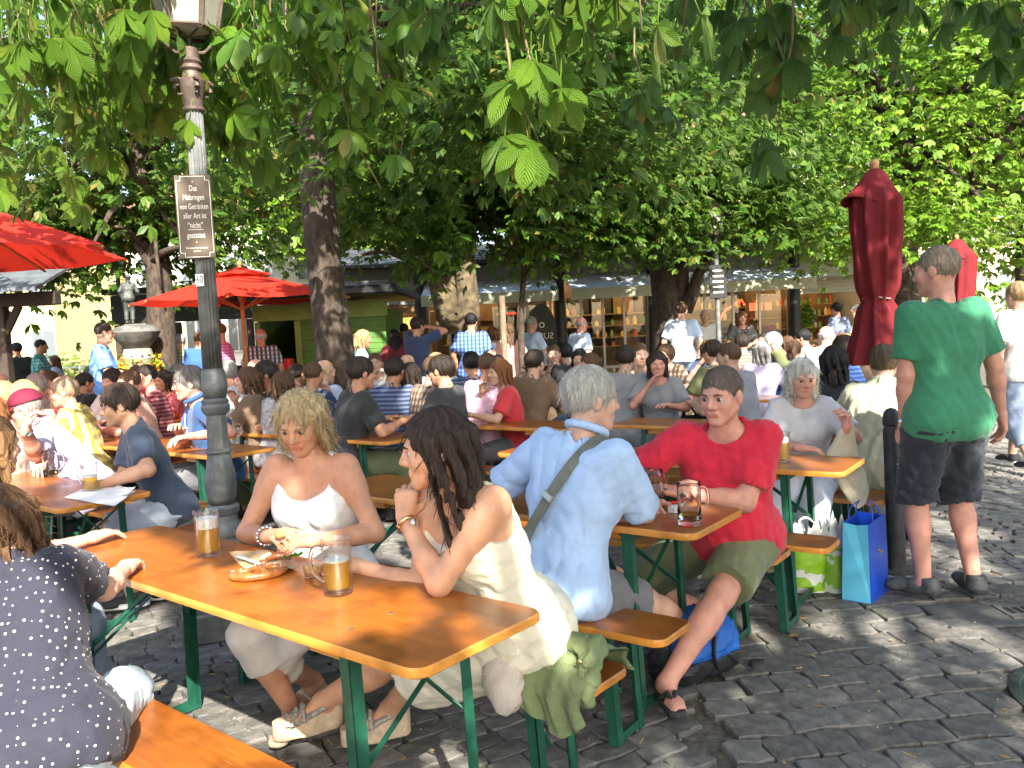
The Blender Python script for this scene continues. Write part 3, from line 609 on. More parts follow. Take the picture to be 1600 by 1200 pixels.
for k in range(4): sb('shutter_slat', xR + .05, xE, -.06 + .002 * k, .03, 2.02 + .068 * k, 2.082 + .068 * k, m_cream)
def awning(px0, px1, drop=.55, par=shop):
    x0, x1 = sx(px0), sx(px1); n = 14; P = np.zeros((6, n, 3))
    for i in range(6):
        t = i / 5
        for j in range(n):
            P[i, j] = (x0 + (x1 - x0) * j / (n - 1), -.1 - 1.15 * t, 2.66 - .34 * t - .02 * math.sin(t * PI) * (1 + .6 * math.sin(j * 2.1)))
    b = MB(); b.grid(P); b.build('awning', m_awn, par, 3.2)
    sb('valance', x0, x1, -1.28, -1.255, 2.1, 2.32, m_val, par)
    for xx in (x0 + .15, x1 - .15):
        b = MB(); b.tube([(xx, -.1, 2.4), (xx, -.7, 2.22), (xx, -1.22, 2.3)], .018, 6); b.build('awning_arm', m_alu, par)
awning(668, 868); awning(886, 1012); awning(1030, 1243)
sb('valance', sx(1265), xE, -.62, -.6, 2.34, 2.56, m_val)
for px in (660, 874, 1019, 1236): b = MB(); x_ = sx(px); b.tube([(x_, -.2, 0), (x_, -.2, 2.96)], [.13, .13], 12); b.build('column', m_black, shop)
mull = [668, 700, 742, 780, 824, 860, 908, 942, 975, 1010, 1060, 1102, 1146, 1187, 1232]
for px in mull: x_ = sx(px); sb('mullion', x_ - .028, x_ + .028, .0, .07, .1, 2.6, m_alu, ch=.008)
for i in range(len(mull) - 1):
    x0, x1 = sx(mull[i]) + .03, sx(mull[i + 1]) - .03; sb('glass_pane', x0, x1, .03, .038, .12, 2.6, m_glass)
sb('transom', sx(668), sx(1232), -.01, .06, .62, .68, m_alu)
# inside: counters, lit shelves with goods, lamps
gd = np.random.default_rng(3)
for px in range(675, 1240, 42):
    x_ = sx(px); sb('shelf_unit', x_ - .26, x_ + .26, 3.7, 4.19, .1, 2.3, m_dark if (px // 42) % 3 else m_warm)
gcols = [M('goods_%d' % i, c, .5, var=.2) for i, c in enumerate([(.6, .3, .05), (.55, .1, .04), (.7, .6, .3), (.15, .3, .08), (.7, .5, .1), (.3, .06, .05), (.5, .5, .45)])]
for px in list(range(680, 1240, 14)) + list(range(1250, 1400, 9)):
    for zz in (.95, 1.25, 1.55, 1.85):
        if gd.uniform() < .75 and noise3(np.array([[px * .02, zz * 3, 0.]]), 2., 6)[0] > -.15:
            b = MB(); w_ = gd.uniform(.035, .06); h_ = gd.uniform(.12, .24); b.lathe([(w_, 0), (w_, h_ * .65), (w_ * .45, h_ * .85), (w_ * .4, h_)], 8)
            b.build('goods', gcols[int(gd.integers(7))], shop, loc=(sx(px) + gd.normal(0, .03), 3.55, zz))
for zz in (.95, 1.25, 1.55, 1.85): sb('shelf_board', sx(672), xE - .1, 3.4, 3.7, zz - .03, zz - .002, m_warm)
sb('counter', sx(880), sx(1225), 1.6, 2.2, .1, 1.05, m_warm); sb('counter', xL + .1, xM - .1, .2, .8, .1, 1.05, m_dark); sb('counter', xR + .1, xE - .1, .2, .7, .1, 1.0, m_warm)
sb('display_case', sx(905), sx(1010), 1.0, 1.5, .1, 1.3, m_glass)
for i, px in enumerate((575, 612, 650, 712, 735, 765, 800, 842, 893, 925, 960, 985, 1006, 1050, 1085, 1120, 1160, 1200, 1262, 1290, 1320, 1350)):
    b = MB(); b.lathe([(.0, -.04), (.055, -.035), (.07, .0), (.05, .03)], 10, caps=False); l_ = b.build('ceiling_lamp', m_lampw, shop, loc=(sx(px), 1.6 + .9 * (i % 3), 2.84))
    if i % 3 == 0:
        pl = bpy.data.lights.new('lamp_glow', 'POINT'); pl.energy = 13; pl.color = (1, .72, .4); pl.shadow_soft_size = .08
        po = bpy.data.objects.new('lamp_glow', pl); COL.objects.link(po); po.parent = l_; po.location = (0, 0, -.12)
for k, px in enumerate((573, 590, 607, 624, 640, 652)):
    x_ = sx(px); sb('menu_panel', x_ - .105, x_ + .105, .1, .12, 1.68, 1.93, M('menu_photo_%d' % k, (.85, .55, .12), .4, col2=(.5, .15, .03) if k % 2 else (.75, .7, .45), vs=14, emit=.55))
sb('notice_board', sx(770), sx(812), .9, .95, 1.45, 2.05, m_black); sb('notice_strip', sx(775), sx(807), .88, .895, 1.9, 1.95, M('red_strip', (.7, .05, .03), .4, emit=.6))
for k in range(6): sb('notice_line', sx(776), sx(782), .885, .898, 1.5 + .06 * k, 1.525 + .06 * k, m_cream)
b = MB(); b.tube([(sx(1130), .9, 1.35), (sx(1150), .9, 1.75), (sx(1178), .9, 1.98), (sx(1182), .9, 1.85)], .03, 8); b.build('neon_curve', M('neon_red', (1., .12, .05), .4, emit=.7), shop)
for px in (1196, 1207, 1222): sb('red_lamp_shade', sx(px) - .06, sx(px) + .06, .9, 1.0, 1.72, 1.9, M('shade_red%d' % px, (.9, .2, .08), .5, emit=.45))
pl_ = MB()
for _ in range(220):
    q = gd.normal(0, 1, 3); q /= np.linalg.norm(q); q = q * gd.uniform(.3, 1) * [.22, .15, .5]; V = np.array([(0, 0, 0), (.05, .03, .02), (0, .11, 0), (-.05, .03, .02)]) @ rotz(gd.uniform(0, 6)).T @ rotx(gd.normal(0, .8)).T
    pl_.add(V + q + [sx(1266), .3, 1.5], [(0, 1, 2, 3)])
pl_.build('potted_plant', m_leafA, shop, None)
# oval sushi sign
sg = thing('sushi_sign', 'black oval standing sign with mirrored SUSHI lettering at the shop front', 'sign', at(848, 540, 16.2) * [1, 1, 0])
b = MB(); P = [(.29 * math.cos(a_), .62 * math.sin(a_)) for a_ in np.linspace(0, 2 * PI, 33)[:-1]]
b.prism(P, -.02, .02, .006); b.v = [(x, z, y + 1.42) for x, y, z in b.v]; b.f = [f[::-1] for f in b.f]; b.build('panel', m_black, sg)
for s_ in (-.16, .16): b = MB(); b.box((s_, .02, .42), (.03, .03, .88)); b.build('leg', m_black, sg)
tx = text('SUSHI', .17, mt('sign_white', (.75, .73, .68), .6), sg, (0, -.03, 1.4), (PI / 2, 0, 0)); tx.scale = (-1, 1, 1)
b = MB(); b.lathe([(.035, 0), (.055, 0)], 20, caps=False); b.v = [(x, -.026, y + 1.62) for x, y, z in b.v]; b.build('emblem', MATS['sign_white'], sg)
# ---- green kiosk
m_kg = M('kiosk_green', (.085, .2, .035), .6, var=.18, vs=4); m_kl = M('kiosk_band', (.19, .27, .06), .6, var=.12, vs=4)
YK = 13.4
kx0, kx1 = sx(402, 500, YK), sx(602, 500, YK)
kio = thing('green_kiosk', 'green boarded kiosk with a dark flat roof and a serving window', 'kiosk', (0, YK, 0))
def kb(nm, x0, x1, y0, y1, z0, z1, m, par=kio, ch=0): return sb(nm, x0, x1, y0, y1, z0, z1, m, par, ch)
xw0, xw1 = sx(404, 500, YK), sx(466, 500, YK)
kb('side_wall', kx1 - .05, kx1, 0, 2.2, 0, 2.0, m_kg); kb('side_wall', kx0, kx0 + .05, 0, 2.2, 0, 2.0, m_kg); kb('rear_wall', kx0, kx1, 2.2, 2.25, 0, 2.0, m_dark)
for k in range(22):
    z0 = .02 + k * .09; kb('wall_board', xw1, kx1 - .052, -.012 - .004 * (k % 2), .02, z0, z0 + .084, m_kg)
for k in range(10): kb('wall_board', kx0 + .052, xw1 - .002, -.012 - .004 * (k % 2), .02, .02 + k * .09, .104 + k * .09, m_kg)
kb('sign_band', kx0 - .05, kx1 + .05, -.08, -.03, 1.88, 2.14, m_kl)
kb('corner_post', xw1 - .05, xw1 + .05, -.07, -.018, 0, 1.87, m_kl); kb('corner_post', kx0 - .03, kx0 + .05, -.07, -.018, 0, 1.87, m_kl)
kb('counter', kx0, xw1, -.35, .2, .93, .98, m_alu); kb('cooler', sx(448, 500, YK) - .13, sx(448, 500, YK) + .17, -.6, -.36, .75, 1.28, M('red_plastic', (.75, .02, .02), .4))
kb('price_card', sx(437, 500, YK) - .09, sx(437, 500, YK) + .05, -.42, -.4, 1.0, 1.28, mt('sign_white', (1, 1, 1)))
kr = kb('roof', kx0 - .3, kx1 + .3, -.75, 2.6, 2.2, 2.34, m_black, ch=.03); kb('roof_cap', kx0 - .15, kx1 + .15, -.5, 2.3, 2.342, 2.42, m_slate)
kb('hanging_lamp', sx(490, 500, YK), sx(490, 500, YK) + .08, -.12, -.085, 1.96, 2.03, m_black)
# ---- ticket stall
YT = 15.0
st = thing('ticket_stall', 'dark stall with the Kasse lettering over its bright hatch', 'stall', (0, YT, 0)); tx0, tx1 = sx(322, 500, YT), sx(398, 500, YT)
sb('roof', tx0 - 1.6, tx1 + .2, -.5, 2.2, 2.5, 2.6, m_black, st); sb('fascia_board', tx0 - 1.5, tx1 + .1, -.4, -.34, 1.98, 2.48, M('stall_dark', (.02, .022, .02), .6), st)
sb('counter', tx0 - 1.5, tx1, -.2, .5, .85, .95, m_dark, st); sb('rear_panel', tx0 - 1.5, tx1, 2.0, 2.1, 0, 1.1, m_dark, st)
for xx in (tx0 - 1.45, tx0 - .4, tx0 + .3, tx1): sb('post', xx - .05, xx + .05, -.33, -.23, 0, 1.975, m_dark, st)
text('Kasse', .2, MATS['sign_white'], st, (sx(357, 493, YT), -.36, sz(357, 494, YT)), (PI / 2, 0, 0), .8)
# ---- white house, gable, far sunlit buildings
def house(nm, label, x0, x1, y, d, h, rh, m, mr, wins, cat='house'):
    t = thing(nm, label, cat, (0, y, 0)); sb('wall', x0, x1, 0, d, 0, h, m, t)
    b = MB(); e = .35; b.add([(x0 - e, -e, h - .1), (x1 + e, -e, h - .1), (x1 + e, d / 2, h + rh), (x0 - e, d / 2, h + rh), (x0 - e, d + e, h - .1), (x1 + e, d + e, h - .1)], [(0, 1, 2, 3), (3, 2, 5, 4)])
    b.build('roof', mr, t, None)
    for wx, wz, ww, wh in wins:
        w_ = sb('window', wx - ww / 2, wx + ww / 2, -.03, -.002, wz, wz + wh, mt('far_glass', (.12, .14, .16), .1), t); sb('sash', wx - .03, wx + .03, -.06, -.032, wz, wz + wh, m_cream, w_); sb('sill', wx - ww / 2 - .06, wx + ww / 2 + .06, -.12, -.032, wz - .08, wz, m_cream, w_)
    return t
m_tile = M('clay_tile', (.26, .12, .07), .7, var=.3, vs=8)
house('white_house', 'white rendered house with a slate roof behind the kiosk', -9.5, -2.2, 34, 8, 6.2, 3, m_white, m_slate, [(-8 + 1.6 * k, z, .9, 1.4) for k in range(4) for z in (1.4, 4.0)])
house('yellow_house', 'pale yellow house at the far side of the sunlit garden', -30, -18.5, 34, 9, 6, 3.4, M('yellow_render', (.72, .6, .28), .85, var=.06), m_tile, [(-28.5 + 1.9 * k, z, .9, 1.5) for k in range(6) for z in (.9, 3.6)])
house('cream_house', 'cream house seen bright between the fountain and the pergola', -18.2, -10, 40, 9, 7.5, 3.4, m_white, m_tile, [(-17 + 2.0 * k, z, .9, 1.5) for k in range(4) for z in (1.2, 4.2)])
house('lane_house', 'tall pale town house closing the lane behind the trees', 7, 30, 46, 9, 12, 3.4, M('ochre_render', (.6, .5, .35), .85, var=.06), m_tile, [(8.5 + 2.4 * k, z, 1.1, 1.8) for k in range(9) for z in (1.5, 5, 8.5)])
# ---- pergola stall at the far left
YP = 10.5
pg = thing('market_stall', 'dark timber stall roof on a post beside the sunlit garden', 'stall', (0, YP, 0)); m_tim = M('dark_timber', (.05, .035, .025), .8, var=.3)
x_ = sx(4, 520, YP); sb('post', x_ - .07, x_ + .07, -.07, .07, 0, 2.15, m_tim, pg, .01); sb('beam', x_ - 3, sx(92, 480, YP), -.08, .08, 2.152, 2.32, m_tim, pg, .01)
b = MB(); b.tube([(x_, 0, 1.75), (sx(30, 480, YP), 0, 2.16)], [.05, .05], 6); b.build('brace', m_tim, pg)
b = MB(); b.add([(x_ - 3, -.6, 2.3), (sx(100, 480, YP), -.6, 2.3), (sx(80, 480, YP), 1.5, 3.0), (x_ - 3, 1.5, 3.0), (x_ - 3, -.6, 2.34), (sx(100, 480, YP), -.6, 2.34), (sx(80, 480, YP), 1.5, 3.04), (x_ - 3, 1.5, 3.04)], [(3, 2, 1, 0), (4, 5, 6, 7), (0, 1, 5, 4), (1, 2, 6, 5), (2, 3, 7, 6)]); b.build('roof', m_slate, pg, None)
# ---- sunlit garden: hedge shrubs, plant rack
def shrub(label, c, R, n, m, seed, flowers=None):
    t = thing('shrub', label, 'shrub', c, 0, 'shrubs in the sunlit garden'); r = np.random.default_rng(seed)
    d = r.normal(0, 1, (n, 3)); d /= np.linalg.norm(d, axis=1)[:, None]; P = d * (r.uniform(.2, 1, n) ** .4)[:, None] * R + [0, 0, R[2]]
    P[:, 2] = np.abs(P[:, 2]); V, Fq = scatter(P, d + [0, -.3, .8] + r.normal(0, .5, (n, 3)), d + r.normal(0, .7, (n, 3)), np.full(n, .13), 2)
    link('foliage', mesh_np('foliage', V, Fq, [m]), t, kind='stuff'); b = MB(); b.tube([(0, 0, 0), (0, 0, R[2])], [.05, .03], 6); b.build('stem', m_bark, t)
labs = ['leftmost bright shrub in the sunlit garden', 'round yellow green shrub beside the plant rack', 'low shrub behind the plant rack', 'bright shrub behind the standing man in blue', 'shrub between the fountain and the dark tree']
for k, (px, py, Y, R) in enumerate(((35, 590, 19, (1.0, .8, .75)), (150, 590, 19.5, (1.3, .8, .7)), (95, 590, 21, (1.5, .8, .8)), (180, 590, 18.5, (.7, .6, .6)), (262, 590, 20, (.8, .7, .6)))):
    c = at(px, py, Y); c[2] = 0; shrub(labs[k], c, R, 420, m_leafB, 200 + k)
rk = thing('plant_rack', 'white shelf rack of potted plants in the sunlit garden', 'rack', at(97, 590, 17) * [1, 1, 0]); m_rw = M('rack_white', (.8, .78, .72), .5)
for sx_ in (-.48, .48):
    for sy in (-.2, .2): b = MB(); b.box((sx_, sy, .62), (.03, .03, 1.24)); b.build('post', m_rw, rk)
for zz in (.25, .7, 1.22): b = MB(); b.box((0, 0, zz), (1.0, .44, .025)); b.build('shelf', m_rw, rk)
pm_ = [M('potpl_%d' % i, c, .6, var=.3) for i, c in enumerate([(.12, .25, .04), (.5, .42, .05), (.3, .36, .08)])]
for zz in (.27, .72):
    for k in range(5):
        t = thing('potted_plant', 'small potted plant on the %s shelf of the white rack, %s from its open side' % ('lower' if zz < .5 else 'upper', ('first', 'second', 'third', 'fourth', 'fifth')[k]), 'plant', np.array(rk.location) + [-.38 + .19 * k, 0, zz], 0, 'plants on the rack')
        b = MB(); b.lathe([(.04, 0), (.055, .09)], 10); b.build('pot', m_tile, t)
        b = MB()
        for _ in range(26):
            q = gd.normal(0, .06, 3) + [0, 0, .18]; b.add(np.array([(0, 0, 0), (.03, .02, .02), (0, .07, .01), (-.03, .02, .02)]) @ rotz(gd.uniform(0, 6)).T + q, [(0, 1, 2, 3)])
        b.build('foliage', pm_[k % 3], t, None)
# ================================================================ BEER TABLES AND BENCHES
def wood_mat(name, c1, c2, rough, coat):
    m = bpy.data.materials.new(name); m.use_nodes = True; t = m.node_tree; N = t.nodes.new; L = t.links.new; b = t.nodes['Principled BSDF']
    tc = N('ShaderNodeTexCoord'); mp = N('ShaderNodeMapping'); mp.inputs['Scale'].default_value = (1.6, 34, 34); L(tc.outputs['Object'], mp.inputs[0])
    n = N('ShaderNodeTexNoise'); n.inputs['Scale'].default_value = 1.6; n.inputs['Detail'].default_value = 7; n.inputs['Distortion'].default_value = .6; L(mp.outputs[0], n.inputs[0])
    n2 = N('ShaderNodeTexNoise'); n2.inputs['Scale'].default_value = 3.2; n2.inputs['Detail'].default_value = 5; L(tc.outputs['Object'], n2.inputs[0])
    r = N('ShaderNodeValToRGB'); r.color_ramp.elements[0].position = .3; r.color_ramp.elements[1].position = .75; r.color_ramp.elements[0].color = (*c1, 1); r.color_ramp.elements[1].color = (*c2, 1)
    mx = N('ShaderNodeMix'); mx.data_type = 'FLOAT'; mx.inputs[0].default_value = .5; L(n.outputs[0], mx.inputs[2]); L(n2.outputs[0], mx.inputs[3]); L(mx.outputs[0], r.inputs[0])
    oi = N('ShaderNodeObjectInfo'); mr = N('ShaderNodeMapRange'); mr.inputs['To Min'].default_value = .8; mr.inputs['To Max'].default_value = 1.15; hs = N('ShaderNodeHueSaturation')
    L(oi.outputs['Random'], mr.inputs[0]); L(mr.outputs[0], hs.inputs['Value']); L(r.outputs[0], hs.inputs['Color']); L(hs.outputs[0], b.inputs['Base Color'])
    n3 = N('ShaderNodeTexNoise'); n3.inputs['Scale'].default_value = 7; n3.inputs['Detail'].default_value = 6; L(tc.outputs['Object'], n3.inputs[0])
    rr = N('ShaderNodeMapRange'); rr.inputs['To Min'].default_value = rough * .7; rr.inputs['To Max'].default_value = rough * 1.5; L(n3.outputs[0], rr.inputs[0]); L(rr.outputs[0], b.inputs['Roughness'])
    mp4 = N('ShaderNodeMapping'); mp4.inputs['Scale'].default_value = (3, 60, 60); mp4.inputs['Rotation'].default_value = (0, 0, .5); L(tc.outputs['Object'], mp4.inputs[0]); n4 = N('ShaderNodeTexNoise'); n4.inputs['Scale'].default_value = 3; n4.inputs['Detail'].default_value = 3; L(mp4.outputs[0], n4.inputs[0]); r4 = N('ShaderNodeValToRGB'); r4.color_ramp.elements[0].position = .66; r4.color_ramp.elements[1].position = .74; L(n4.outputs[0], r4.inputs[0])
    n5 = N('ShaderNodeTexNoise'); n5.inputs['Scale'].default_value = 5.5; n5.inputs['Detail'].default_value = 8; L(tc.outputs['Object'], n5.inputs[0]); r5 = N('ShaderNodeValToRGB'); r5.color_ramp.elements[0].position = .35; r5.color_ramp.elements[0].color = (.55, .5, .45, 1); r5.color_ramp.elements[1].position = .5; L(n5.outputs[0], r5.inputs[0])
    w1 = N('ShaderNodeMix'); w1.data_type = 'RGBA'; w1.blend_type = 'MULTIPLY'; w1.inputs[0].default_value = .8; L(hs.outputs[0], w1.inputs[6]); L(r5.outputs[0], w1.inputs[7]); w2 = N('ShaderNodeMix'); w2.data_type = 'RGBA'; w2.inputs[7].default_value = (.5, .3, .14, 1); w3 = N('ShaderNodeMath'); w3.operation = 'MULTIPLY'; w3.inputs[1].default_value = .3; L(r4.outputs[0], w3.inputs[0]); L(w3.outputs[0], w2.inputs[0]); L(w1.outputs[2], w2.inputs[6]); L(w2.outputs[2], b.inputs['Base Color'])
    b.inputs['Coat Weight'].default_value = coat; b.inputs['Coat Roughness'].default_value = .16
    bp = N('ShaderNodeBump'); bp.inputs['Strength'].default_value = .12; bp.inputs['Distance'].default_value = .004; L(n.outputs[0], bp.inputs['Height']); L(bp.outputs[0], b.inputs['Normal'])
    return m
m_top = wood_mat('varnished_top', (.24, .066, .01), (.42, .137, .018), .32, .22)
m_edge = wood_mat('varnished_edge', (.5, .19, .025), (.66, .29, .05), .35, .3)
m_leg = M('green_enamel', (.012, .075, .045), .38, var=.3, vs=14, bump=.12, bs=60, spec=.5)
m_stud = M('steel_stud', (.45, .42, .36), .35, .9)
def round_rect(L_, W_, r, n=5):
    P = []
    for cx, cy, a0 in ((L_ - r, W_ - r, 0), (r, W_ - r, PI / 2), (r, r, PI), (L_ - r, r, 1.5 * PI)):
        for k in range(n + 1): a_ = a0 + PI / 2 * k / n; P.append((cx + r * math.cos(a_), cy + r * math.sin(a_)))
    return P
FURN = {}
def furn_parts(kind, L_):
    """meshes of one table / bench in its own frame: x along, y from 0 to -W"""
    if (kind, L_) in FURN: return FURN[kind, L_]
    W_, H_ = (.5, .765) if kind == 'table' else (.25, .45); out = []
    b = MB(); P = [(x, y - W_) for x, y in round_rect(L_, W_, .045)]; th = .028
    b.cur = 1; b.prism(P, H_ - th, H_, .005)
    me = b.mesh('tabletop' if kind == 'table' else 'seat_board', [m_top, m_edge], .5)
    me.polygons[len(me.polygons) - 1].material_index = 0
    out.append((('tabletop' if kind == 'table' else 'seat_board'), me))
    ins = .31 if kind == 'table' else .26; pw = .034; lw = (.025, W_ - .025)
    for s_, xf in ((1, ins), (-1, L_ - ins)):
        for y in lw:
            b = MB(); sgn = 1 if y < W_ / 2 else -1; xt, xb = xf, xf - s_ * .03
            for dx, dy, wx, wy in ((0, 0, .04, .004), (-s_ * .018, sgn * .018, .004, .04)):
                b.box((0, 0, (H_ - th) / 2), (wx, wy, H_ - th - .004)); v = np.array(b.v); v[-8:, 0] += xb + (xt - xb) * v[-8:, 2] / H_ + dx; v[-8:, 1] += -y - dy; b.v = [tuple(q) for q in v]
            out.append(('leg', b.mesh('leg', m_leg, None)))
        b = MB(); b.box((xf, -W_ / 2, H_ - th - .03), (.006, W_ - .06, .035)); b.box((xf + s_ * .016, -W_ / 2, H_ - th - .015), (.03, W_ - .06, .006)); out.append(('crossbar', b.mesh('crossbar', m_leg, None)))
        b = MB(); b.box((xf - s_ * .028, -W_ / 2, .012), (.035, W_ - .045, .006)); b.box((xf - s_ * .03 - s_ * .014, -W_ / 2, .026), (.006, W_ - .045, .03)); out.append(('foot_bar', b.mesh('foot_bar', m_leg, None)))
        def flat(p0, p1, w_=.022, t_=.006):
            p0 = np.array(p0); p1 = np.array(p1); bb = MB(); bb.box((p0 + p1) / 2, (t_, w_, np.linalg.norm(p1 - p0)), align(p1 - p0, (1, 0, 0))); return bb
        if kind == 'table':
            out.append(('brace', flat((xf - s_ * .002, -.04, .38), (xf - s_ * .004, -W_ + .045, H_ - .1), .018, .004).mesh('brace', m_leg, None)))
            for yy in (.05, W_ - .05): out.append(('brace', flat((xf - s_ * .01, -yy, .42), (xf + s_ * .3, -W_ / 2 + (.02 if yy < .2 else -.02), H_ - th - .012)).mesh('brace', m_leg, None)))
            
            for yy in (.07, W_ - .07): b = MB(); b.box((xf + s_ * .1, -yy, H_ - th - .02), (.16, .05, .038), ch=.004); out.append(('batten', b.mesh('batten', m_edge, None)))
        else:
            out.append(('brace', flat((xf - s_ * .01, -W_ / 2, .16), (xf + s_ * .24, -W_ / 2, H_ - th - .008), .02, .005).mesh('brace', m_leg, None)))
    b = MB()
    for xf in (ins + .06, L_ - ins - .06):
        for y in ((.1, .25, .4) if kind == 'table' else (.06, .125, .19)): b.lathe([(.0, H_ + .0008), (.007, H_ + .0008), (.009, H_ - .001)], 10, (xf, -y, 0), caps=False)
    out.append(('rivets', b.mesh('rivets', m_stud, 3.2)))
    FURN[kind, L_] = out; return out
def place_furn(kind, nr, yaw, label, L_=2.18, group=None):
    t = thing('beer_table' if kind == 'table' else 'beer_bench', label, kind, (nr[0], nr[1], 0), PI - yaw, group or ('beer tables' if kind == 'table' else 'beer benches'))
    for nm, me in furn_parts(kind, L_): link(nm, me, t, kind='stuff' if nm == 'rivets' else None)
    return t
def ab(y): return np.array([-math.cos(y), math.sin(y)]), np.array([math.sin(y), math.cos(y)])
ROW = [((-.2528, 1.9194), .688), ((.654, 3.056), .646), ((1.64, 4.126), .62)]
NR = {}
def row_set(key, nr, yaw, desc, near=True, far=True, near_off=-.31, far_off=.84):
    a_, b_ = ab(yaw); nr = np.array(nr); NR[key] = (nr, yaw)
    place_furn('table', nr, yaw, 'varnished beer table ' + desc)
    if near: place_furn('bench', nr + b_ * near_off + a_ * .0, yaw, 'near-side bench of the table ' + desc)
    if far: place_furn('bench', nr + b_ * far_off, yaw, 'far-side bench of the table ' + desc)
row_set('A', *ROW[0], 'with the pretzel and two mugs in front', far_off=.69, near_off=-.34)
row_set('B', *ROW[1], 'with two nearly empty mugs, where the man in red sits', near_off=-.285)
row_set('C', *ROW[2], 'with one full mug and a canvas bag at its end')
a_, b_ = ab(.62)
row_set('D', np.array([1.64, 4.126]) + b_ * 1.52, .62, 'behind the iron bollard')
a_, b_ = ab(.66)
row_set('A1', onz(240, 768, .765)[:2] - b_ * .5, .66, 'with papers, where the man in the maroon cap sits', near=True, far_off=.8)
nB1 = onz(330, 712, .765)[:2]
row_set('B1', nB1 - b_ * .02 - a_ * .12, .66, 'of the man in the blue polo shirt')
# ================================================================ LAMP POST
m_lamp = M('cast_iron_grey', (.12, .125, .12), .5, .15, var=.4, vs=9, bump=.35, bs=60, spec=.5)
m_lampr = M('iron_rust', (.11, .08, .065), .6, .3, var=.4, vs=12, bump=.3, bs=60)
lp = onz(334, 972, 0); lp = np.array([-1.615, 4.50, 0])
lamp = thing('street_lamp', 'grey cast iron street lamp with fluted post and brown notice board', 'lamp post', lp)
b = MB(); b.prism([tuple((np.array([x * .24, y * .24, 0]) @ rotz(.35).T)[:2]) for x, y in ((-1, -1), (1, -1), (1, 1), (-1, 1))], 0, .16, .012)
b.prism([tuple((np.array([x * .165, y * .165, 0]) @ rotz(.35).T)[:2]) for x, y in ((-1, -1), (1, -1), (1, 1), (-1, 1))], .162, .46, .015); b.build('plinth', m_lamp, lamp)
b = MB(); b.lathe([(.13, .46), (.13, .485), (.1, .51), (.108, .54), (.096, .58), (.078, .6), (.075, .63), (.088, .65), (.09, .675), (.075, .69)], 32); b.build('base_moulding', m_lamp, lamp)
b = MB(); b.lathe([(.062, .69), (.075, .73), (.08, .79), (.076, .85), (.068, .91), (.06, .97)], 64)
v = np.array(b.v); an = np.arctan2(v[:, 1], v[:, 0]); v[:, :2] *= (1 + .09 * np.maximum(0, np.sin(an * 6 + np.sin(v[:, 2] * 30) * 1.4)) ** 2 * np.sin((v[:, 2] - .69) / .28 * PI))[:, None]; b.v = [tuple(q) for q in v]
b.build('leaf_ornament', m_lamp, lamp, 3.2)
b = MB(); b.lathe([(.06, .97), (.069, .975), (.069, .99), (.06, .995)], 28); b.lathe([(.06, .99), (.056, 1.19)], 8); b.lathe([(.057, 1.18), (.073, 1.2), (.077, 1.225), (.069, 1.24), (.073, 1.255), (.06, 1.27)], 28); b.build('collar', m_lamp, lamp)
b = MB(); b.lathe([(.058, 1.27), (.064, 1.33), (.061, 1.4), (.054, 1.43)], 40); v = np.array(b.v); an = np.arctan2(v[:, 1], v[:, 0]); v[:, :2] *= (1 + .12 * np.maximum(0, np.sin(an * 5)) * np.sin((v[:, 2] - 1.27) / .16 * PI))[:, None]; b.v = [tuple(q) for q in v]; b.build('leaf_collar', m_lamp, lamp, 3.2)
b = MB(); b.lathe([(.053, 1.43), (.05, 2.1), (.044, 2.79)], 96, flute=16, fd=.15); b.build('fluted_shaft', m_lamp, lamp, 3.2)
b = MB(); b.lathe([(.047, 2.79), (.056, 2.8), (.056, 2.815), (.047, 2.82), (.05, 2.86), (.062, 2.9), (.07, 2.955), (.05, 2.97), (.044, 3.0), (.058, 3.015), (.05, 3.035), (.06, 3.05), (.046, 3.07), (.046, 3.12), (.03, 3.13)], 28)
for k in range(4):
    a_ = k * PI / 2 + .6; c_ = np.array([math.cos(a_), math.sin(a_), 0])
    sp = [c_ * (.068 + .024 * math.cos(t)) * 1 + np.array([0, 0, 2.905 + .026 * math.sin(t)]) for t in np.linspace(0, 5.2, 12)]; b.tube(sp, [.013 - .0007 * i for i in range(12)], 6)
    b.tube([c_ * .05 + np.array([0, 0, 2.95]), c_ * .085 + np.array([0, 0, 2.955]), c_ * .11 + np.array([0, 0, 2.945])], [.016, .014, .008], 6)
b.build('capital', m_lampr, lamp)
for s_ in (0, PI):
    b = MB(); c_ = np.array([math.cos(s_ + .25), math.sin(s_ + .25), 0]); b.tube([np.array([0, 0, 3.1]) + c_ * .02, np.array([0, 0, 3.105]) + c_ * .07, np.array([0, 0, 3.15]) + c_ * .12, np.array([0, 0, 3.2]) + c_ * .14, np.array([0, 0, 3.24]) + c_ * .145], .011, 8); b.build('yoke', m_lampr, lamp)
b = MB(); b.tube([(0, 0, 3.12), (0, 0, 3.2)], [.012, .012], 8); b.build('gas_pipe', m_lampr, lamp)
m_lglass = M('lamp_glass', (.62, .6, .5), .35, trans=.55, bump=.5, bs=160)
lz0, lz1, lr0, lr1 = 3.21, 3.7, .14, .235
hexp = lambda r, k, z: np.array([r * math.cos(k * PI / 3 + .28), r * math.sin(k * PI / 3 + .28), z])
b = MB()
for k in range(6):
    b.tube([hexp(lr0, k, lz0), hexp(lr1, k, lz1)], [.014, .014], 4); b.tube([hexp(lr0, k, lz0), hexp(lr0, k + 1, lz0)], [.016, .016], 4); b.tube([hexp(lr1, k, lz1), hexp(lr1, k + 1, lz1)], [.018, .018], 4)
    b.tube([hexp(lr0, k, lz0), np.array([0, 0, lz0 - .03])], [.008, .008], 4)
b.build('lantern_frame', m_lampr, lamp, None)
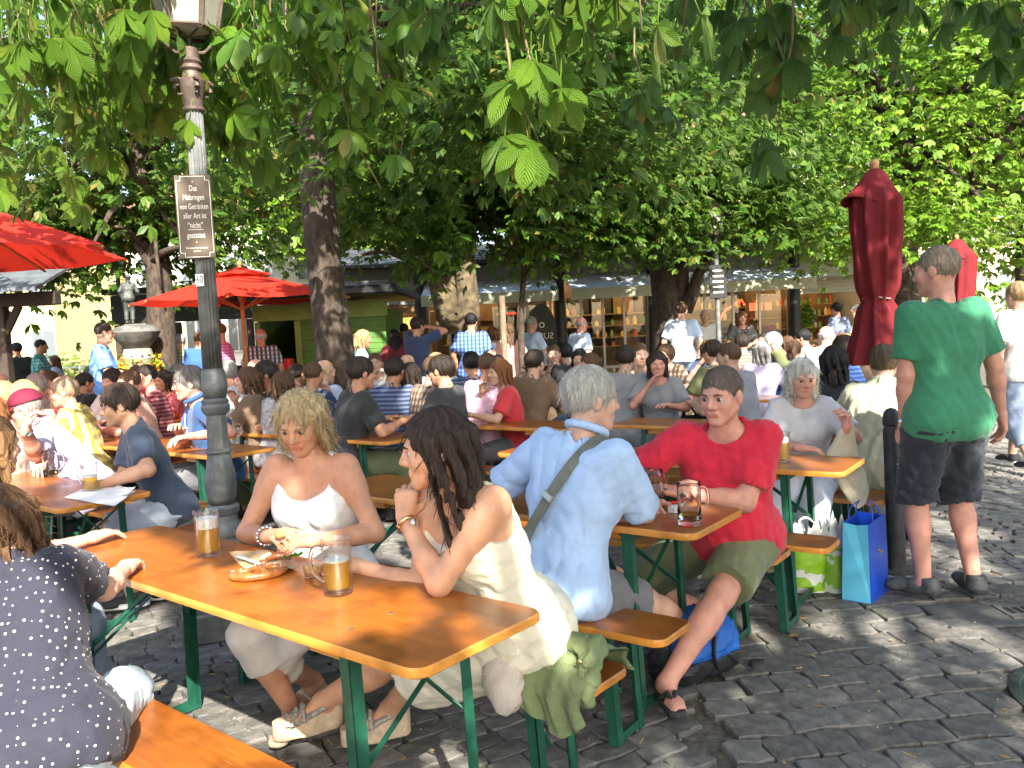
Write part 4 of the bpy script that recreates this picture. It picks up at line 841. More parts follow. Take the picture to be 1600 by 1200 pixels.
for k in range(6):
    q = [hexp(lr0 * .97, k, lz0), hexp(lr0 * .97, k + 1, lz0), hexp(lr1 * .97, k + 1, lz1), hexp(lr1 * .97, k, lz1)]; n_ = nrm(np.cross(q[1] - q[0], q[3] - q[0])) * .004
    b = MB(); b.add(q + [x + n_ for x in q], [(3, 2, 1, 0), (4, 5, 6, 7), (0, 1, 5, 4), (1, 2, 6, 5), (2, 3, 7, 6), (3, 0, 4, 7)]); b.build('pane', m_lglass, lamp, None)
b = MB(); b.add([hexp(lr0 * .95, k, lz0 - .004) for k in range(6)] + [np.array([0, 0, lz0 - .03])], [(k, (k + 1) % 6, 6) for k in range(6)]); b.build('bottom_pane', m_lglass, lamp, None)
b = MB(); b.add([hexp(lr1 * 1.08, k, lz1 + .01) for k in range(6)] + [np.array([0, 0, lz1 + .22])], [(k, (k + 1) % 6, 6) for k in range(6)] + [(5, 4, 3, 2, 1, 0)]); b.build('lantern_roof', m_lampr, lamp, None)
b = MB(); b.lathe([(.01, 3.25), (.022, 3.27), (.03, 3.36), (.018, 3.4), (0, 3.41)], 12, caps=False); b.build('bulb', M('frosted_bulb', (.8, .78, .7), .5), lamp)
# the notice board on the post
m_brown = M('notice_brown', (.105, .075, .05), .5, var=.1)
m_let = M('notice_cream', (.8, .78, .68), .6)
sgn = link('notice_board', None, lamp, (-.01, -.07, 2.235), (0, 0, .14))
sp_ = []
SW, SH = .092, .218
b = MB(); b.box((0, 0, 0), (SW * 2, .008, SH * 2), ch=.002); b.build('board', m_brown, sgn)
bd = MB(); i_ = .008; cr = .022
pth = [(-SW + i_ + cr, -SH + i_), (SW - i_ - cr, -SH + i_), (SW - i_ - cr, -SH + i_ + cr), (SW - i_, -SH + i_ + cr), (SW - i_, SH - i_ - cr), (SW - i_ - cr, SH - i_ - cr), (SW - i_ - cr, SH - i_), (-SW + i_ + cr, SH - i_), (-SW + i_ + cr, SH - i_ - cr), (-SW + i_, SH - i_ - cr), (-SW + i_, -SH + i_ + cr), (-SW + i_ + cr, -SH + i_ + cr)]
for k in range(12):
    p0, p1 = np.array(pth[k]), np.array(pth[(k + 1) % 12]); d = p1 - p0; ln = np.linalg.norm(d); an = math.atan2(d[1], d[0]); bd.box(((p0 + p1)[0] / 2, -.0048, (p0 + p1)[1] / 2), (ln + .003, .0012, .003), roty(-an))
bd.build('border_line', m_let, sgn, None)
for k, (tx_, zz, szz, wx) in enumerate((('Das', .147, .042, .62), ('Mitbringen', .1, .042, .6), ('von Getränken', .052, .042, .56), ('aller Art ist', .004, .042, .6), ('“nicht”', -.045, .042, .66), ('gestattet', -.097, .042, .62), ('Wir danken für Ihr Verständnis', -.163, .0125, .7), ('Die Wirte', -.18, .0125, .7), ('¤', .182, .016, .8), ('¤', -.132, .016, .8))):
    text(tx_, szz, m_let, sgn, (0, -.0047, zz), (PI / 2, 0, 0), wx)
b = MB(); b.box((0, -.0052, -.067), (.075, .001, .0024)); b.build('underline', m_let, sgn, None)
b = MB(); b.box((0, 0, 0), (.05, .001, .064)); stk = b.build('number_sticker', mt('sticker_white', (.8, .8, .78), .5), lamp, None, loc=(-.016, -.0525, 1.905), rot=(0, 0, -.3))
text('60', .06, m_black, stk, (0, -.0008, 0), (PI / 2, 0, 0), .75)
# ================================================================ PARASOLS
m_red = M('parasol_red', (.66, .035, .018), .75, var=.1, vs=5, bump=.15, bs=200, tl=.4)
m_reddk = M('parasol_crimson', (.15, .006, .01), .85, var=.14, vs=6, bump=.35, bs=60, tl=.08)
m_pole = M('parasol_wood', (.42, .22, .08), .6, var=.2, vs=8)
def parasol(label, loc, za, zr, R_, yaw, vent=True, side=8):
    t = thing('parasol', label, 'parasol', (loc[0], loc[1], 0), yaw, 'red market parasols')
    b = MB(); b.tube([(0, 0, .06), (0, 0, za - .02)], [.03, .03], 12); b.build('pole', m_pole, t)
    b = MB(); b.lathe([(.33, 0), (.33, .05), (.06, .07), (.05, .3), (.04, .3)], 20); b.build('base', m_iron, t)
    apo = math.cos(PI / side)
    for k in range(side):
        a0, a1 = 2 * PI * k / side, 2 * PI * (k + 1) / side; n, m_ = 9, 8; P = np.zeros((n, m_, 3)); r0 = .24 if vent else .02
        for i in range(n):
            s_ = r0 / R_ + (1 - r0 / R_) * i / (n - 1)
            for j in range(m_):
                u = j / (m_ - 1); p = (1 - u) * np.array([math.cos(a0), math.sin(a0)]) + u * np.array([math.cos(a1), math.sin(a1)])
                sag = math.sin(u * PI); rr = R_ * s_ * (1 - .05 * sag * s_); P[i, j] = (*(p * rr), za - (za - zr) * s_ ** 1.08 - .035 * sag * s_)
        b = MB(); b.grid(P); pn = b.build('canopy_panel', m_red, t, 3.2)
        for (aa, zz) in ((a0, 0),):
            c_ = np.array([math.cos(aa), math.sin(aa), 0]); bb = MB(); pts = [c_ * R_ * s_ + np.array([0, 0, za - (za - zr) * s_ ** 1.08 - .022]) for s_ in np.linspace(.05, 1.0, 7)]
            bb.tube(pts, .013, 6); rb = bb.build('rib', m_pole, t); bb = MB(); bb.tube([c_ * .04 + np.array([0, 0, zr - .12]), c_ * R_ * .5 + np.array([0, 0, za - (za - zr) * .5 ** 1.08 - .03])], .01, 6); bb.build('strut', m_pole, t)
    if vent:
        b = MB(); P = np.zeros((4, 33, 3))
        for i in range(4):
            for j in range(33):
                an = 2 * PI * j / 32; s_ = i / 3; rr = .42 * s_ * (apo / math.cos((an % (2 * PI / side)) - PI / side)); P[i, j] = (rr * math.cos(an), rr * math.sin(an), za + .07 - .12 * s_ + .012 * math.sin(j * 2) * s_)
        b.grid(P); b.build('vent_cap', m_red, t, 3.2)
    b = MB(); b.lathe([(.02, za), (.02, za + .08), (.035, za + .1), (.03, za + .14), (0, za + .16)], 12, caps=False); b.build('finial', m_pole, t)
    return t
c = at(378, 470, 11.8); parasol('open red parasol on a wooden pole beside the green kiosk', c, 2.56, 2.16, 1.5, .2)
c = at(-128, 470, 7.2); parasol('open red parasol reaching in past the bronze figure, sun on its top', c, 3.03, 2.44, 1.72, -.1)
def closed_parasol(label, base, ztop, zbot, scale=1., seed=0):
    t = thing('closed_parasol', label, 'parasol', (base[0], base[1], 0), 0, 'red market parasols'); r = np.random.default_rng(seed)
    b = MB(); b.tube([(0, 0, .05), (0, 0, ztop + .04)], [.03, .028], 10); b.build('pole', m_pole, t)
    b = MB(); b.lathe([(.3, 0), (.3, .05), (.06, .07), (.05, .3)], 20); b.build('base', m_iron, t)
    H = ztop - zbot; n, m_ = 44, 72; P = np.zeros((n, m_ + 1, 3)); zt = .655
    for i in range(n):
        s_ = i / (n - 1)
        if s_ < zt: rr = .03 + .135 * min(1, s_ / .14) ** .7 - .035 * max(0, (s_ - .2) / (zt - .2)) ** 1.6
        else: rr = .1 + .13 * ((s_ - zt) / (1 - zt)) ** 1.0
        if abs(s_ - zt) < .04: rr *= 1 - .18 * (1 - abs(s_ - zt) / .04)
        for j in range(m_ + 1):
            an = 2 * PI * j / m_; f_ = (1 - 1.7 * abs(math.sin(an * 4.5 + .8 * math.sin(s_ * 3 + seed)))) * .55 + math.sin(an * 13 + s_ * 4) * .14 + math.sin(an * 3 + 2) * .25; dep = (.3 if s_ < zt else .36) * min(1, s_ * 6)
            q = rr * scale * (1 + dep * f_); P[i, j] = (q * math.cos(an) * 1.05, q * math.sin(an), ztop - H * s_)
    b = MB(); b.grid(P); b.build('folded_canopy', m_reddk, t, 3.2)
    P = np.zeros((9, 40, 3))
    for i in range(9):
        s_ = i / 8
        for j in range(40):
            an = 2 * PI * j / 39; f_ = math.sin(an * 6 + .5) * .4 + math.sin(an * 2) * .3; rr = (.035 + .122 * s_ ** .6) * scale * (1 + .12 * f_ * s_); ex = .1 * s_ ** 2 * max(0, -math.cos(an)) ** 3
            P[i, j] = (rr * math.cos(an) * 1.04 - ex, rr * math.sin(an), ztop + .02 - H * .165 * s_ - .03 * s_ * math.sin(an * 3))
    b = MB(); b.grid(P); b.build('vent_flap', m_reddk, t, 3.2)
    b = MB(); b.tube([(.105 * scale * math.cos(a_), .1 * scale * math.sin(a_), ztop - H * zt + .01 * math.sin(a_ * 2)) for a_ in np.linspace(0, 2 * PI, 20)], .006, 6); b.build('tie_cord', mt('cord_grey', (.3, .28, .24), .8), t)
    b = MB(); b.lathe([(.018, ztop), (.03, ztop + .03), (.035, ztop + .06), (.02, ztop + .09), (0, ztop + .095)], 12, caps=False); b.build('finial', m_pole, t)
c = at(1372, 560, 6.3); zt = at(1372, 268, 6.3)[2]; zb = at(1372, 560, 6.3)[2] - .04
closed_parasol('tall closed crimson parasol tied with cord beside the standing man', c, zt, zb, .98, 1)
c = at(1497, 560, 12.5); closed_parasol('far closed red parasol, only its top above the standing man', c, at(1497, 376, 12.5)[2], .95, 1.3, 4)
# ================================================================ BOLLARD, SIGNPOST, FOUNTAIN
c = onz(1402, 893, 0); bo = thing('bollard', 'dark round iron bollard between the last table and the standing man', 'bollard', c, 0)
m_bol = M('bollard_iron', (.05, .05, .048), .5, .4, var=.4, vs=12, bump=.3, bs=80)
b = MB(); b.lathe([(.052, 0), (.05, .86), (.044, .87), (.044, .885), (.05, .893), (.05, .93), (.042, .965), (.024, .985), (0, .992)], 24, caps=False); v = np.array(b.v); v[:, 0] -= v[:, 2] * .02; b.v = [tuple(q) for q in v]; b.build('shaft', m_bol, bo)
b = MB(); b.lathe([(.1, 0), (.1, .012), (.06, .02)], 24); b.build('foot', m_bol, bo)
for zz, s_ in ((.66, .006), (.56, .016), (.46, .006)): b = MB(); b.ell((-.02 * zz + .002, -.05, zz), (s_, .006, s_), 10, 6); b.build('bolt', m_stud if s_ < .01 else m_bol, bo)
c = at(1124, 560, 12.6); c[2] = 0
sp = thing('lamp_signpost', 'thin street lamp post with a small black notice before the shop', 'lamp post', c)
b = MB(); b.lathe([(.07, 0), (.06, .9), (.04, 1.0), (.035, 2.6), (.05, 2.62), (.03, 2.7), (.03, 2.8)], 16); b.build('post', m_lamp, sp)
b = MB(); b.box((0, -.06, at(1124, 440, 12.6)[2]), (.26, .012, .5), ch=.004); b.build('notice', m_black, sp)
for k in range(5): b = MB(); b.box((0, -.068, at(1124, 440, 12.6)[2] + .16 - .08 * k), (.16, .002, .025)); b.build('notice_line', m_let, sp)
def lantern(t, z, s_=1.):
    for k in range(6):
        q = [np.array([.1 * s_ * math.cos(a_), .1 * s_ * math.sin(a_), z]) for a_ in (k * PI / 3, (k + 1) * PI / 3)] + [np.array([.17 * s_ * math.cos(a_), .17 * s_ * math.sin(a_), z + .4 * s_]) for a_ in ((k + 1) * PI / 3, k * PI / 3)]
        b = MB(); b.add(q, [(0, 1, 2, 3)]); b.build('pane', m_lglass, t, None); b = MB(); b.tube([q[0], q[3]], [.012, .012], 4); b.tube([q[0], q[1]], [.012, .012], 4); b.tube([q[2], q[3]], [.014, .014], 4); b.build('frame_bar', m_lampr, t, None)
    b = MB(); b.lathe([(.19 * s_, z + .4 * s_), (.03, z + .58 * s_), (0, z + .6 * s_)], 6, caps=False); b.build('lantern_roof', m_lampr, t, None)
lantern(sp, 2.82, .9)
c = at(197, 600, 15.5); c[2] = 0
l2 = thing('street_lamp', 'far street lamp with a glass lantern just behind the bronze figure', 'lamp post', c)
b = MB(); b.lathe([(.09, 0), (.07, 1.0), (.05, 1.1), (.04, at(197, 430, 15.5)[2]), (.05, at(197, 426, 15.5)[2])], 16); b.build('post', m_lamp, l2); lantern(l2, at(197, 425, 15.5)[2], 1.05)
YF = 13.0
c = at(219, 600, YF); c[2] = 0
ft = thing('fountain', 'stone fountain column ringed with flowers carrying a dark rock bowl', 'fountain', c)
m_fst = M('fountain_stone', (.3, .28, .24), .85, var=.25, vs=6, bump=.4, bs=30); m_bronze = M('bronze', (.07, .08, .074), .6, .35, var=.35, vs=5)
zf = lambda py: at(210, py, YF)[2]
b = MB(); b.lathe([(.95, 0), (.95, .45), (.85, .47), (.85, .3), (0.3, .3)], 24, caps=False); b.build('basin', m_fst, ft)
b = MB(); b.lathe([(.25, .3), (.22, .45), (.19, zf(572)), (.24, zf(560)), (.2, zf(545))], 20); b.build('column', m_fst, ft)
b = MB(); b.lathe([(.16, zf(545)), (.3, zf(530)), (.36, zf(519)), (.28, zf(510)), (.1, zf(506))], 28); v = np.array(b.v); v *= (1 + .12 * noise3(v, 9, 4))[:, None] * [1, 1, 0] + [0, 0, 1]; b.v = [tuple(q) for q in v]; b.build('rock_bowl', M('rock_dark', (.13, .13, .125), .7, var=.4, vs=8, bump=.6, bs=25), ft, .9)
fb = [MB(), MB(), MB()]
for k in range(420):
    an = gd.uniform(0, 6.28); rr = gd.uniform(.2, .36); z0 = zf(578) + gd.normal(0, .09) + .04; i = int(gd.choice(3, p=[.45, .38, .17])); s_ = gd.uniform(.02, .04)
    V = np.array([(0, 0, 0), (1, .5, .3), (0, 1.6, 0), (-1, .5, .3)]) * s_ @ rotz(gd.uniform(0, 6)).T @ rotx(gd.normal(0, .9)).T; fb[i].add(V + [rr * math.cos(an), rr * math.sin(an), z0], [(0, 1, 2, 3)])
for b, nm, m_ in zip(fb, ('foliage', 'yellow_blossom', 'red_blossom'), (m_leafB, M('petal_yellow', (.8, .6, .04), .6, tl=.2), M('petal_red', (.75, .12, .03), .6, tl=.2))): o = b.build(nm, m_, ft, None); o['kind'] = 'stuff'
# ================================================================ PEOPLE: smooth-blended skeleton volumes, polygonised
def cap(a, b, r1, r2=None, k=.02): return ('c', np.array(a, np.float32), np.array(b, np.float32), float(r1), float(r1 if r2 is None else r2), k)
def elp(c, r, k=.02, R=None): return ('e', np.array(c, np.float32), np.array(r, np.float32), k, None if R is None else np.array(R, np.float32))
def d_prim(p, P):
    if p[0] == 'c':
        a, b, r1, r2 = p[1:5]; ba = b - a; L2 = float(ba @ ba) + 1e-12; w = P - a
        t = np.clip((w @ ba) / L2, 0, 1); q = w - t[:, None] * ba; return np.sqrt(np.einsum('ij,ij->i', q, q)) - (r1 + (r2 - r1) * t)
    w = P - p[1]
    if p[4] is not None: w = w @ p[4]
    r = p[2]; k0 = np.sqrt((((w / r) ** 2)).sum(1)); k1 = np.sqrt(((w / (r * r)) ** 2).sum(1)) + 1e-6; return k0 * (k0 - 1) / k1
def d_union(prims, P, infl=0.):
    d = None
    for p in prims:
        q = d_prim(p, P) - infl; k = p[5] if p[0] == 'c' else p[3]
        if d is None: d = q
        else:
            h = np.clip(.5 + .5 * (q - d) / k, 0, 1); d = q * (1 - h) + d * h - k * h * (1 - h)
    return d
def bounds(prims, pad):
    lo = np.full(3, 1e9); hi = -lo
    for p in prims:
        if p[0] == 'c':
            r = max(p[3], p[4]); lo = np.minimum(lo, np.minimum(p[1], p[2]) - r); hi = np.maximum(hi, np.maximum(p[1], p[2]) + r)
        else: r = p[2].max(); lo = np.minimum(lo, p[1] - r); hi = np.maximum(hi, p[1] + r)
    return lo - pad, hi + pad
def polyg(f, lo, hi, h, B=4):
    """surface nets with block-sparse evaluation"""
    lo = np.asarray(lo, np.float32); nb = np.ceil((np.asarray(hi) - lo) / (h * B)).astype(int) + 1; n = nb * B
    g = np.stack(np.meshgrid(*[np.arange(m) for m in nb], indexing='ij'), -1).reshape(-1, 3)
    dc = f((lo + (g * B + (B - 1) / 2) * h).astype(np.float32)); act = np.abs(dc) < h * B * .9 + 1.5 * h + .006
    D = np.repeat(np.repeat(np.repeat(np.sign(dc).reshape(nb).astype(np.float32), B, 0), B, 1), B, 2)
    o = np.stack(np.meshgrid(*[np.arange(B)] * 3, indexing='ij'), -1).reshape(-1, 3)
    pi = (g[act][:, None, :] * B + o[None]).reshape(-1, 3)
    if not len(pi): return np.zeros((0, 3)), np.zeros((0, 4), int)
    D[pi[:, 0], pi[:, 1], pi[:, 2]] = f((lo + pi * h).astype(np.float32))
    s = D < 0
    c8 = s[:-1, :-1, :-1].astype(np.int8)
    for dx in (0, 1):
        for dy in (0, 1):
            for dz in (0, 1):
                if dx or dy or dz: c8 = c8 + s[dx:n[0] - 1 + dx, dy:n[1] - 1 + dy, dz:n[2] - 1 + dz]
    ac = np.argwhere((c8 > 0) & (c8 < 8)); idx = np.full(c8.shape, -1, np.int32); idx[ac[:, 0], ac[:, 1], ac[:, 2]] = np.arange(len(ac))
    cor = {(dx, dy, dz): D[ac[:, 0] + dx, ac[:, 1] + dy, ac[:, 2] + dz] for dx in (0, 1) for dy in (0, 1) for dz in (0, 1)}
    acc = np.zeros((len(ac), 3)); cnt = np.zeros(len(ac))
    for ax in range(3):
        for u in (0, 1):
            for v in (0, 1):
                k0 = [0, 0, 0]; k0[(ax + 1) % 3] = u; k0[(ax + 2) % 3] = v; k1 = list(k0); k1[ax] = 1
                d0, d1 = cor[tuple(k0)], cor[tuple(k1)]; m = (d0 < 0) != (d1 < 0); t = np.where(m, d0 / (d0 - d1 + 1e-20), 0); t = np.clip(t, 0, 1)
                pos = np.tile(np.array(k0, float), (len(ac), 1)); pos[:, ax] = t; acc += pos * m[:, None]; cnt += m
    V = lo + (ac + acc / np.maximum(cnt, 1)[:, None]) * h
    Fs = []
    for ax in range(3):
        sl0 = [slice(None)] * 3; sl1 = [slice(None)] * 3; sl0[ax] = slice(0, -1); sl1[ax] = slice(1, None)
        e = np.argwhere(s[tuple(sl0)] != s[tuple(sl1)]); u, v = (ax + 1) % 3, (ax + 2) % 3
        e = e[(e[:, u] > 0) & (e[:, v] > 0) & (e[:, u] < n[u] - 1) & (e[:, v] < n[v] - 1)]
        q = []
        for du, dv in ((-1, -1), (0, -1), (0, 0), (-1, 0)):
            c = e.copy(); c[:, u] += du; c[:, v] += dv; q.append(idx[c[:, 0], c[:, 1], c[:, 2]])
        q = np.stack(q, 1); ins = s[e[:, 0], e[:, 1], e[:, 2]]; q[~ins] = q[~ins][:, ::-1]; Fs.append(q)
    Fq = np.concatenate(Fs); return V, Fq[(Fq >= 0).all(1)]
def folds(P, amp, f, seed, aniso=(1, 1, 1)):
    r = np.random.default_rng(seed); v = 0
    for i in range(4):
        k = r.normal(0, 1, 3) * f * np.array(aniso); ph = r.uniform(0, 6.28); w = np.sin(P @ k.astype(np.float32) + ph + 1.2 * np.sin(P @ (r.normal(0, .5, 3) * f).astype(np.float32)))
        v = v + ((1 - np.abs(w)) ** 3 * 2.2 - .5) * (1. if i % 2 else -.8)
    return amp * v * .6
def ik(a, c, l1, l2, pole):
    a = np.array(a, float); c = np.array(c, float); v = c - a; d = np.linalg.norm(v)
    if d > (l1 + l2) * .995: c = a + v / d * (l1 + l2) * .995; v = c - a; d = np.linalg.norm(v)
    d = max(d, abs(l1 - l2) + .01); u = v / np.linalg.norm(v); x = (l1 * l1 - l2 * l2 + d * d) / (2 * d); h = math.sqrt(max(l1 * l1 - x * x, 0))
    p = np.array(pole, float); p = nrm(p - u * (p @ u)); return a + u * x + p * h, c
SKIN = {}
def skin_mat(col):
    k = tuple(col)
    if k not in SKIN:
        m = M('skin', col, .5, var=.17, vs=16, bump=.12, bs=140, spec=.4); b = m.node_tree.nodes['Principled BSDF']; b.inputs['Subsurface Weight'].default_value = .12; b.inputs['Subsurface Radius'].default_value = (.012, .005, .003); b.inputs['Subsurface Scale'].default_value = .5; SKIN[k] = m
    return SKIN[k]
HAIRM = {}
def hair_mat(col):
    k = tuple(col)
    if k not in HAIRM:
        m = M('hair', col, .5, bump=.7, bs=55, stretch=(5, 5, .55), var=.4, vs=26, spec=.35); HAIRM[k] = m
    return HAIRM[k]
CM = {}
def wrinkle(m, sc=4.2, st=.17):
    """crease lines in cloth: ridged noise bump under the fine weave"""
    t = m.node_tree; N = t.nodes.new; L = t.links.new; b = t.nodes['Principled BSDF']; tc = N('ShaderNodeTexCoord'); mp = N('ShaderNodeMapping'); mp.inputs['Scale'].default_value = (1, 1, 1.5); mp.inputs['Rotation'].default_value = (.5, .3, .6); L(tc.outputs['Object'], mp.inputs[0])
    n = N('ShaderNodeTexNoise'); n.inputs['Scale'].default_value = sc; n.inputs['Detail'].default_value = 2.5; n.inputs['Distortion'].default_value = 1.1; L(mp.outputs[0], n.inputs[0])
    a_ = N('ShaderNodeMath'); a_.operation = 'SUBTRACT'; a_.inputs[1].default_value = .5; L(n.outputs[0], a_.inputs[0]); c_ = N('ShaderNodeMath'); c_.operation = 'ABSOLUTE'; L(a_.outputs[0], c_.inputs[0]); d_ = N('ShaderNodeMath'); d_.operation = 'POWER'; d_.inputs[1].default_value = .6; L(c_.outputs[0], d_.inputs[0])
    bp = N('ShaderNodeBump'); bp.inputs['Strength'].default_value = st; bp.inputs['Distance'].default_value = .035; L(d_.outputs[0], bp.inputs['Height'])
    old = b.inputs['Normal'].links[0].from_node if b.inputs['Normal'].links else None
    if old: L(bp.outputs[0], old.inputs['Normal'])
    else: L(bp.outputs[0], b.inputs['Normal'])
def strands(V, Fq, n, ln, seed, crown, style):
    """thin hair strips laid over the hair volume"""
    r = np.random.default_rng(seed); f = Fq[r.integers(len(Fq), size=n)]; p = V[f].mean(1); nn = np.cross(V[f[:, 2]] - V[f[:, 0]], V[f[:, 3]] - V[f[:, 1]]); nn /= np.linalg.norm(nn, axis=1)[:, None] + 1e-9
    g = np.array([0, 0, -1.]) + (p - crown) * [6, 6, 0] * .8 + r.normal(0, .35 if style != 'curly' else 1.2, (n, 3)); t = g - nn * (g * nn).sum(1)[:, None]; t /= np.linalg.norm(t, axis=1)[:, None] + 1e-9
    sd = np.cross(nn, t); w = r.uniform(.0008, .0017, n)[:, None]; L_ = ln * r.uniform(.6, 1.3, n)[:, None]; lift = r.uniform(-.001, .0045, n)[:, None]; R = []
    for i, (u, wf) in enumerate(((0, .6), (.4, 1), (.75, .8), (1, .15))):
        c = p + t * L_ * u + nn * (.0006 + lift * math.sin(u * 2.2)) + np.array([0, 0, -1.]) * (L_ * .12 * u * u); R += [c - sd * w * wf, c + sd * w * wf]
    P = np.stack(R, 1).reshape(-1, 3); k = np.arange(n)[:, None] * 8; Q = np.concatenate([k + np.array([[2 * i, 2 * i + 1, 2 * i + 3, 2 * i + 2]]) for i in range(3)]); return np.concatenate([V, P]), np.concatenate([Fq, Q + len(V)])
def cloth(col, kind='plain', **k):
    key = (tuple(col), kind)
    if key not in CM:
        m = M('cloth', col, .85, var=.1, vs=7, bump=.25, bs=220, sheen=.15, **k); wrinkle(m); CM[key] = m
    return CM[key]
def hand_prims(w, hd, pn, right, curl=.6, s=1., spread=.12, thumb=.5):
    hd = nrm(hd); pn = np.array(pn, float); pn = nrm(pn - hd * (pn @ hd)); sd = np.cross(hd, pn) * (1 if right else -1); w = np.array(w, float); out = []
    kn = []
    for i, (o, ln) in enumerate(((.031, .98), (.011, 1.03), (-.010, 1.0), (-.029, .92))):
        k_ = w + hd * .088 * ln * s + sd * o * s - pn * .002; kn.append(k_); out.append(cap(w + sd * o * .55 * s + hd * .01, k_, .0165 * s, .0125 * s, .02 if i else .015))
    out.append(cap(w - hd * .02, w + hd * .02 * s, .024 * s, .023 * s, .02))
    for i, (k_, fl) in enumerate(zip(kn, (.92, 1.05, .98, .78))):
        p = k_; d = nrm(hd + sd * spread * (1.2 - i * .85)); an = 0
        for seg, (ln, rr) in enumerate(((.043, .0098), (.027, .0088), (.021, .0078))):
            an = curl * (.75, 1.05, .7)[seg] * (1 + .06 * i); d = nrm(d * math.cos(an) + np.cross(np.cross(d, pn), d) * math.sin(an)); q = p + d * ln * fl * s; out.append(cap(p, q, rr * s, rr * .93 * s, .006)); p = q
    tb = w + hd * .022 * s + sd * .022 * s + pn * .006; d = nrm(hd * .62 + sd * .75 + pn * .35 * thumb)
    for ln, rr in ((.042, .0135), (.031, .011), (.024, .0095)):
        q = tb + d * ln * s; out.append(cap(tb, q, rr * s, rr * .93 * s, .008)); tb = q; d = nrm(d + hd * .35 - sd * .25 * thumb + pn * .35 * thumb)
    return out
def head_prims(c, R, s, fem):
    f = lambda x, y, z: np.array(c) + R @ (np.array([x, y, z]) * s); j = .9 if fem else 1.
    R32 = R
    P = [elp(f(0, -.014, .03), np.array([.074, .091, .086]) * s, .02, R32), elp(f(0, .03, -.026), np.array([.059 * (.97 if fem else 1), .058, .084]) * s, .03, R32),
         cap(f(-.05, .0, -.045), f(-.012, .066, -.094), .022 * s * j, .018 * s, .03), cap(f(.05, .0, -.045), f(.012, .066, -.094), .022 * s * j, .018 * s, .03),
         cap(f(-.03, .079, .02), f(.03, .079, .02), .013 * s, None, .018), cap(f(0, .084, .014), f(0, .104, -.024), .0085 * s, .0125 * s, .014), cap(f(-.011, .092, -.031), f(.011, .092, -.031), .0085 * s, None, .008),
         elp(f(-.04, .055, -.022), np.array([.022, .024, .024]) * s, .03, R32), elp(f(.04, .055, -.022), np.array([.022, .024, .024]) * s, .03, R32),
         cap(f(-.018, .083, -.0575), f(.018, .083, -.0575), .0085 * s, None, .008), cap(f(-.014, .082, -.067), f(.014, .082, -.067), .009 * s, None, .008),
         elp(f(-.077, -.006, -.006), np.array([.010, .021, .031]) * s, .006, R32), elp(f(.077, -.006, -.006), np.array([.010, .021, .031]) * s, .006, R32)]
    return P, f
def hair_sdf(style, c, R, s, seed):
    """returns f(P), bounds for one hair style in head space"""
    Ri = np.array(R, np.float32); c32 = np.array(c, np.float32)
    def g(P):
        q = ((P - c32) @ Ri) / s; x, y, z = q[:, 0], q[:, 1], q[:, 2]
        th = np.arctan2(x, -y - .02); strands = np.sin(th * 23 + 3 * np.sin(z * 30 + seed)) * .0022 + np.sin(th * 11 + z * 25 + seed) * .003
        def E(cx, rx): w = (q - np.array(cx, np.float32)) / np.array(rx, np.float32); k = np.sqrt((w * w).sum(1)); return (k - 1) * min(rx)
        capd = E((0, -.016, .034), (.085, .102, .095))
        face = E((0, .105, -.045), (.066 if style != 'bald' else .085, .075, .105)); 
        d = np.maximum(capd, -face)
        if style in ('short', 'bald', 'crop'):
            lowz = -(z + .045 - .7 * np.clip(y, -.05, .05)); d = np.maximum(d, lowz)
            if style == 'bald': d = np.maximum(d, z - .03)
            if style == 'crop': return (np.maximum(d, capd + .006) + strands * .3) * s
            return (d + strands * .8 + (0 if style != 'short' else -.003)) * s
        if style == 'curly':
            return (np.minimum(d, np.maximum(E((0, -.02, .02), (.105, .115, .115)), -face)) + .006 * np.sin(x * 150 + seed) * np.sin(y * 140) * np.sin(z * 150)) * s
        if style == 'bun':
            d = np.maximum(d, -(z + .05 - .5 * y)); b_ = np.sqrt(x * x + (y + .115) ** 2 + (z - .05) ** 2) - .035; return (np.minimum(d, b_) + strands * .6) * s
        zl = {'bob': -.115, 'long': -.27, 'mid': -.17, 'pony': -.05}[style]
        # hanging curtain round the back and the sides
        ax_ = np.sqrt((x / .088) ** 2 + ((y + .02) / .1) ** 2); side = (np.abs(ax_ - .9) - .25) * .088
        cur = np.maximum(np.maximum(side, z - .05), -(z - zl) + strands * 2.5); fr = np.maximum(y - .035 + .12 * np.clip(-z - .05, 0, .2), 0); cur = np.maximum(cur, fr * 1.0)
        if style == 'long': cur = np.minimum(cur, np.maximum(E((0, -.085, -.16), (.085, .045, .14)), -(z - zl)))
        if style == 'pony':
            pt = np.minimum(E((0, -.125, -.03), (.025, .028, .08)), E((0, -.12, -.12), (.022, .02, .09))); d = np.maximum(d, -(z + .05 - .5 * y)); cur = pt
        h = np.clip(.5 + .5 * (cur - d) / .03, 0, 1); return (cur * (1 - h) + d * h - .03 * h * (1 - h) + strands) * s
    ext = {'long': .32, 'mid': .22, 'pony': .25, 'bob': .17}.get(style, .15) * s
    return g, np.array(c) - [.17 * s, .17 * s, ext], np.array(c) + [.17 * s, .17 * s, .17 * s]
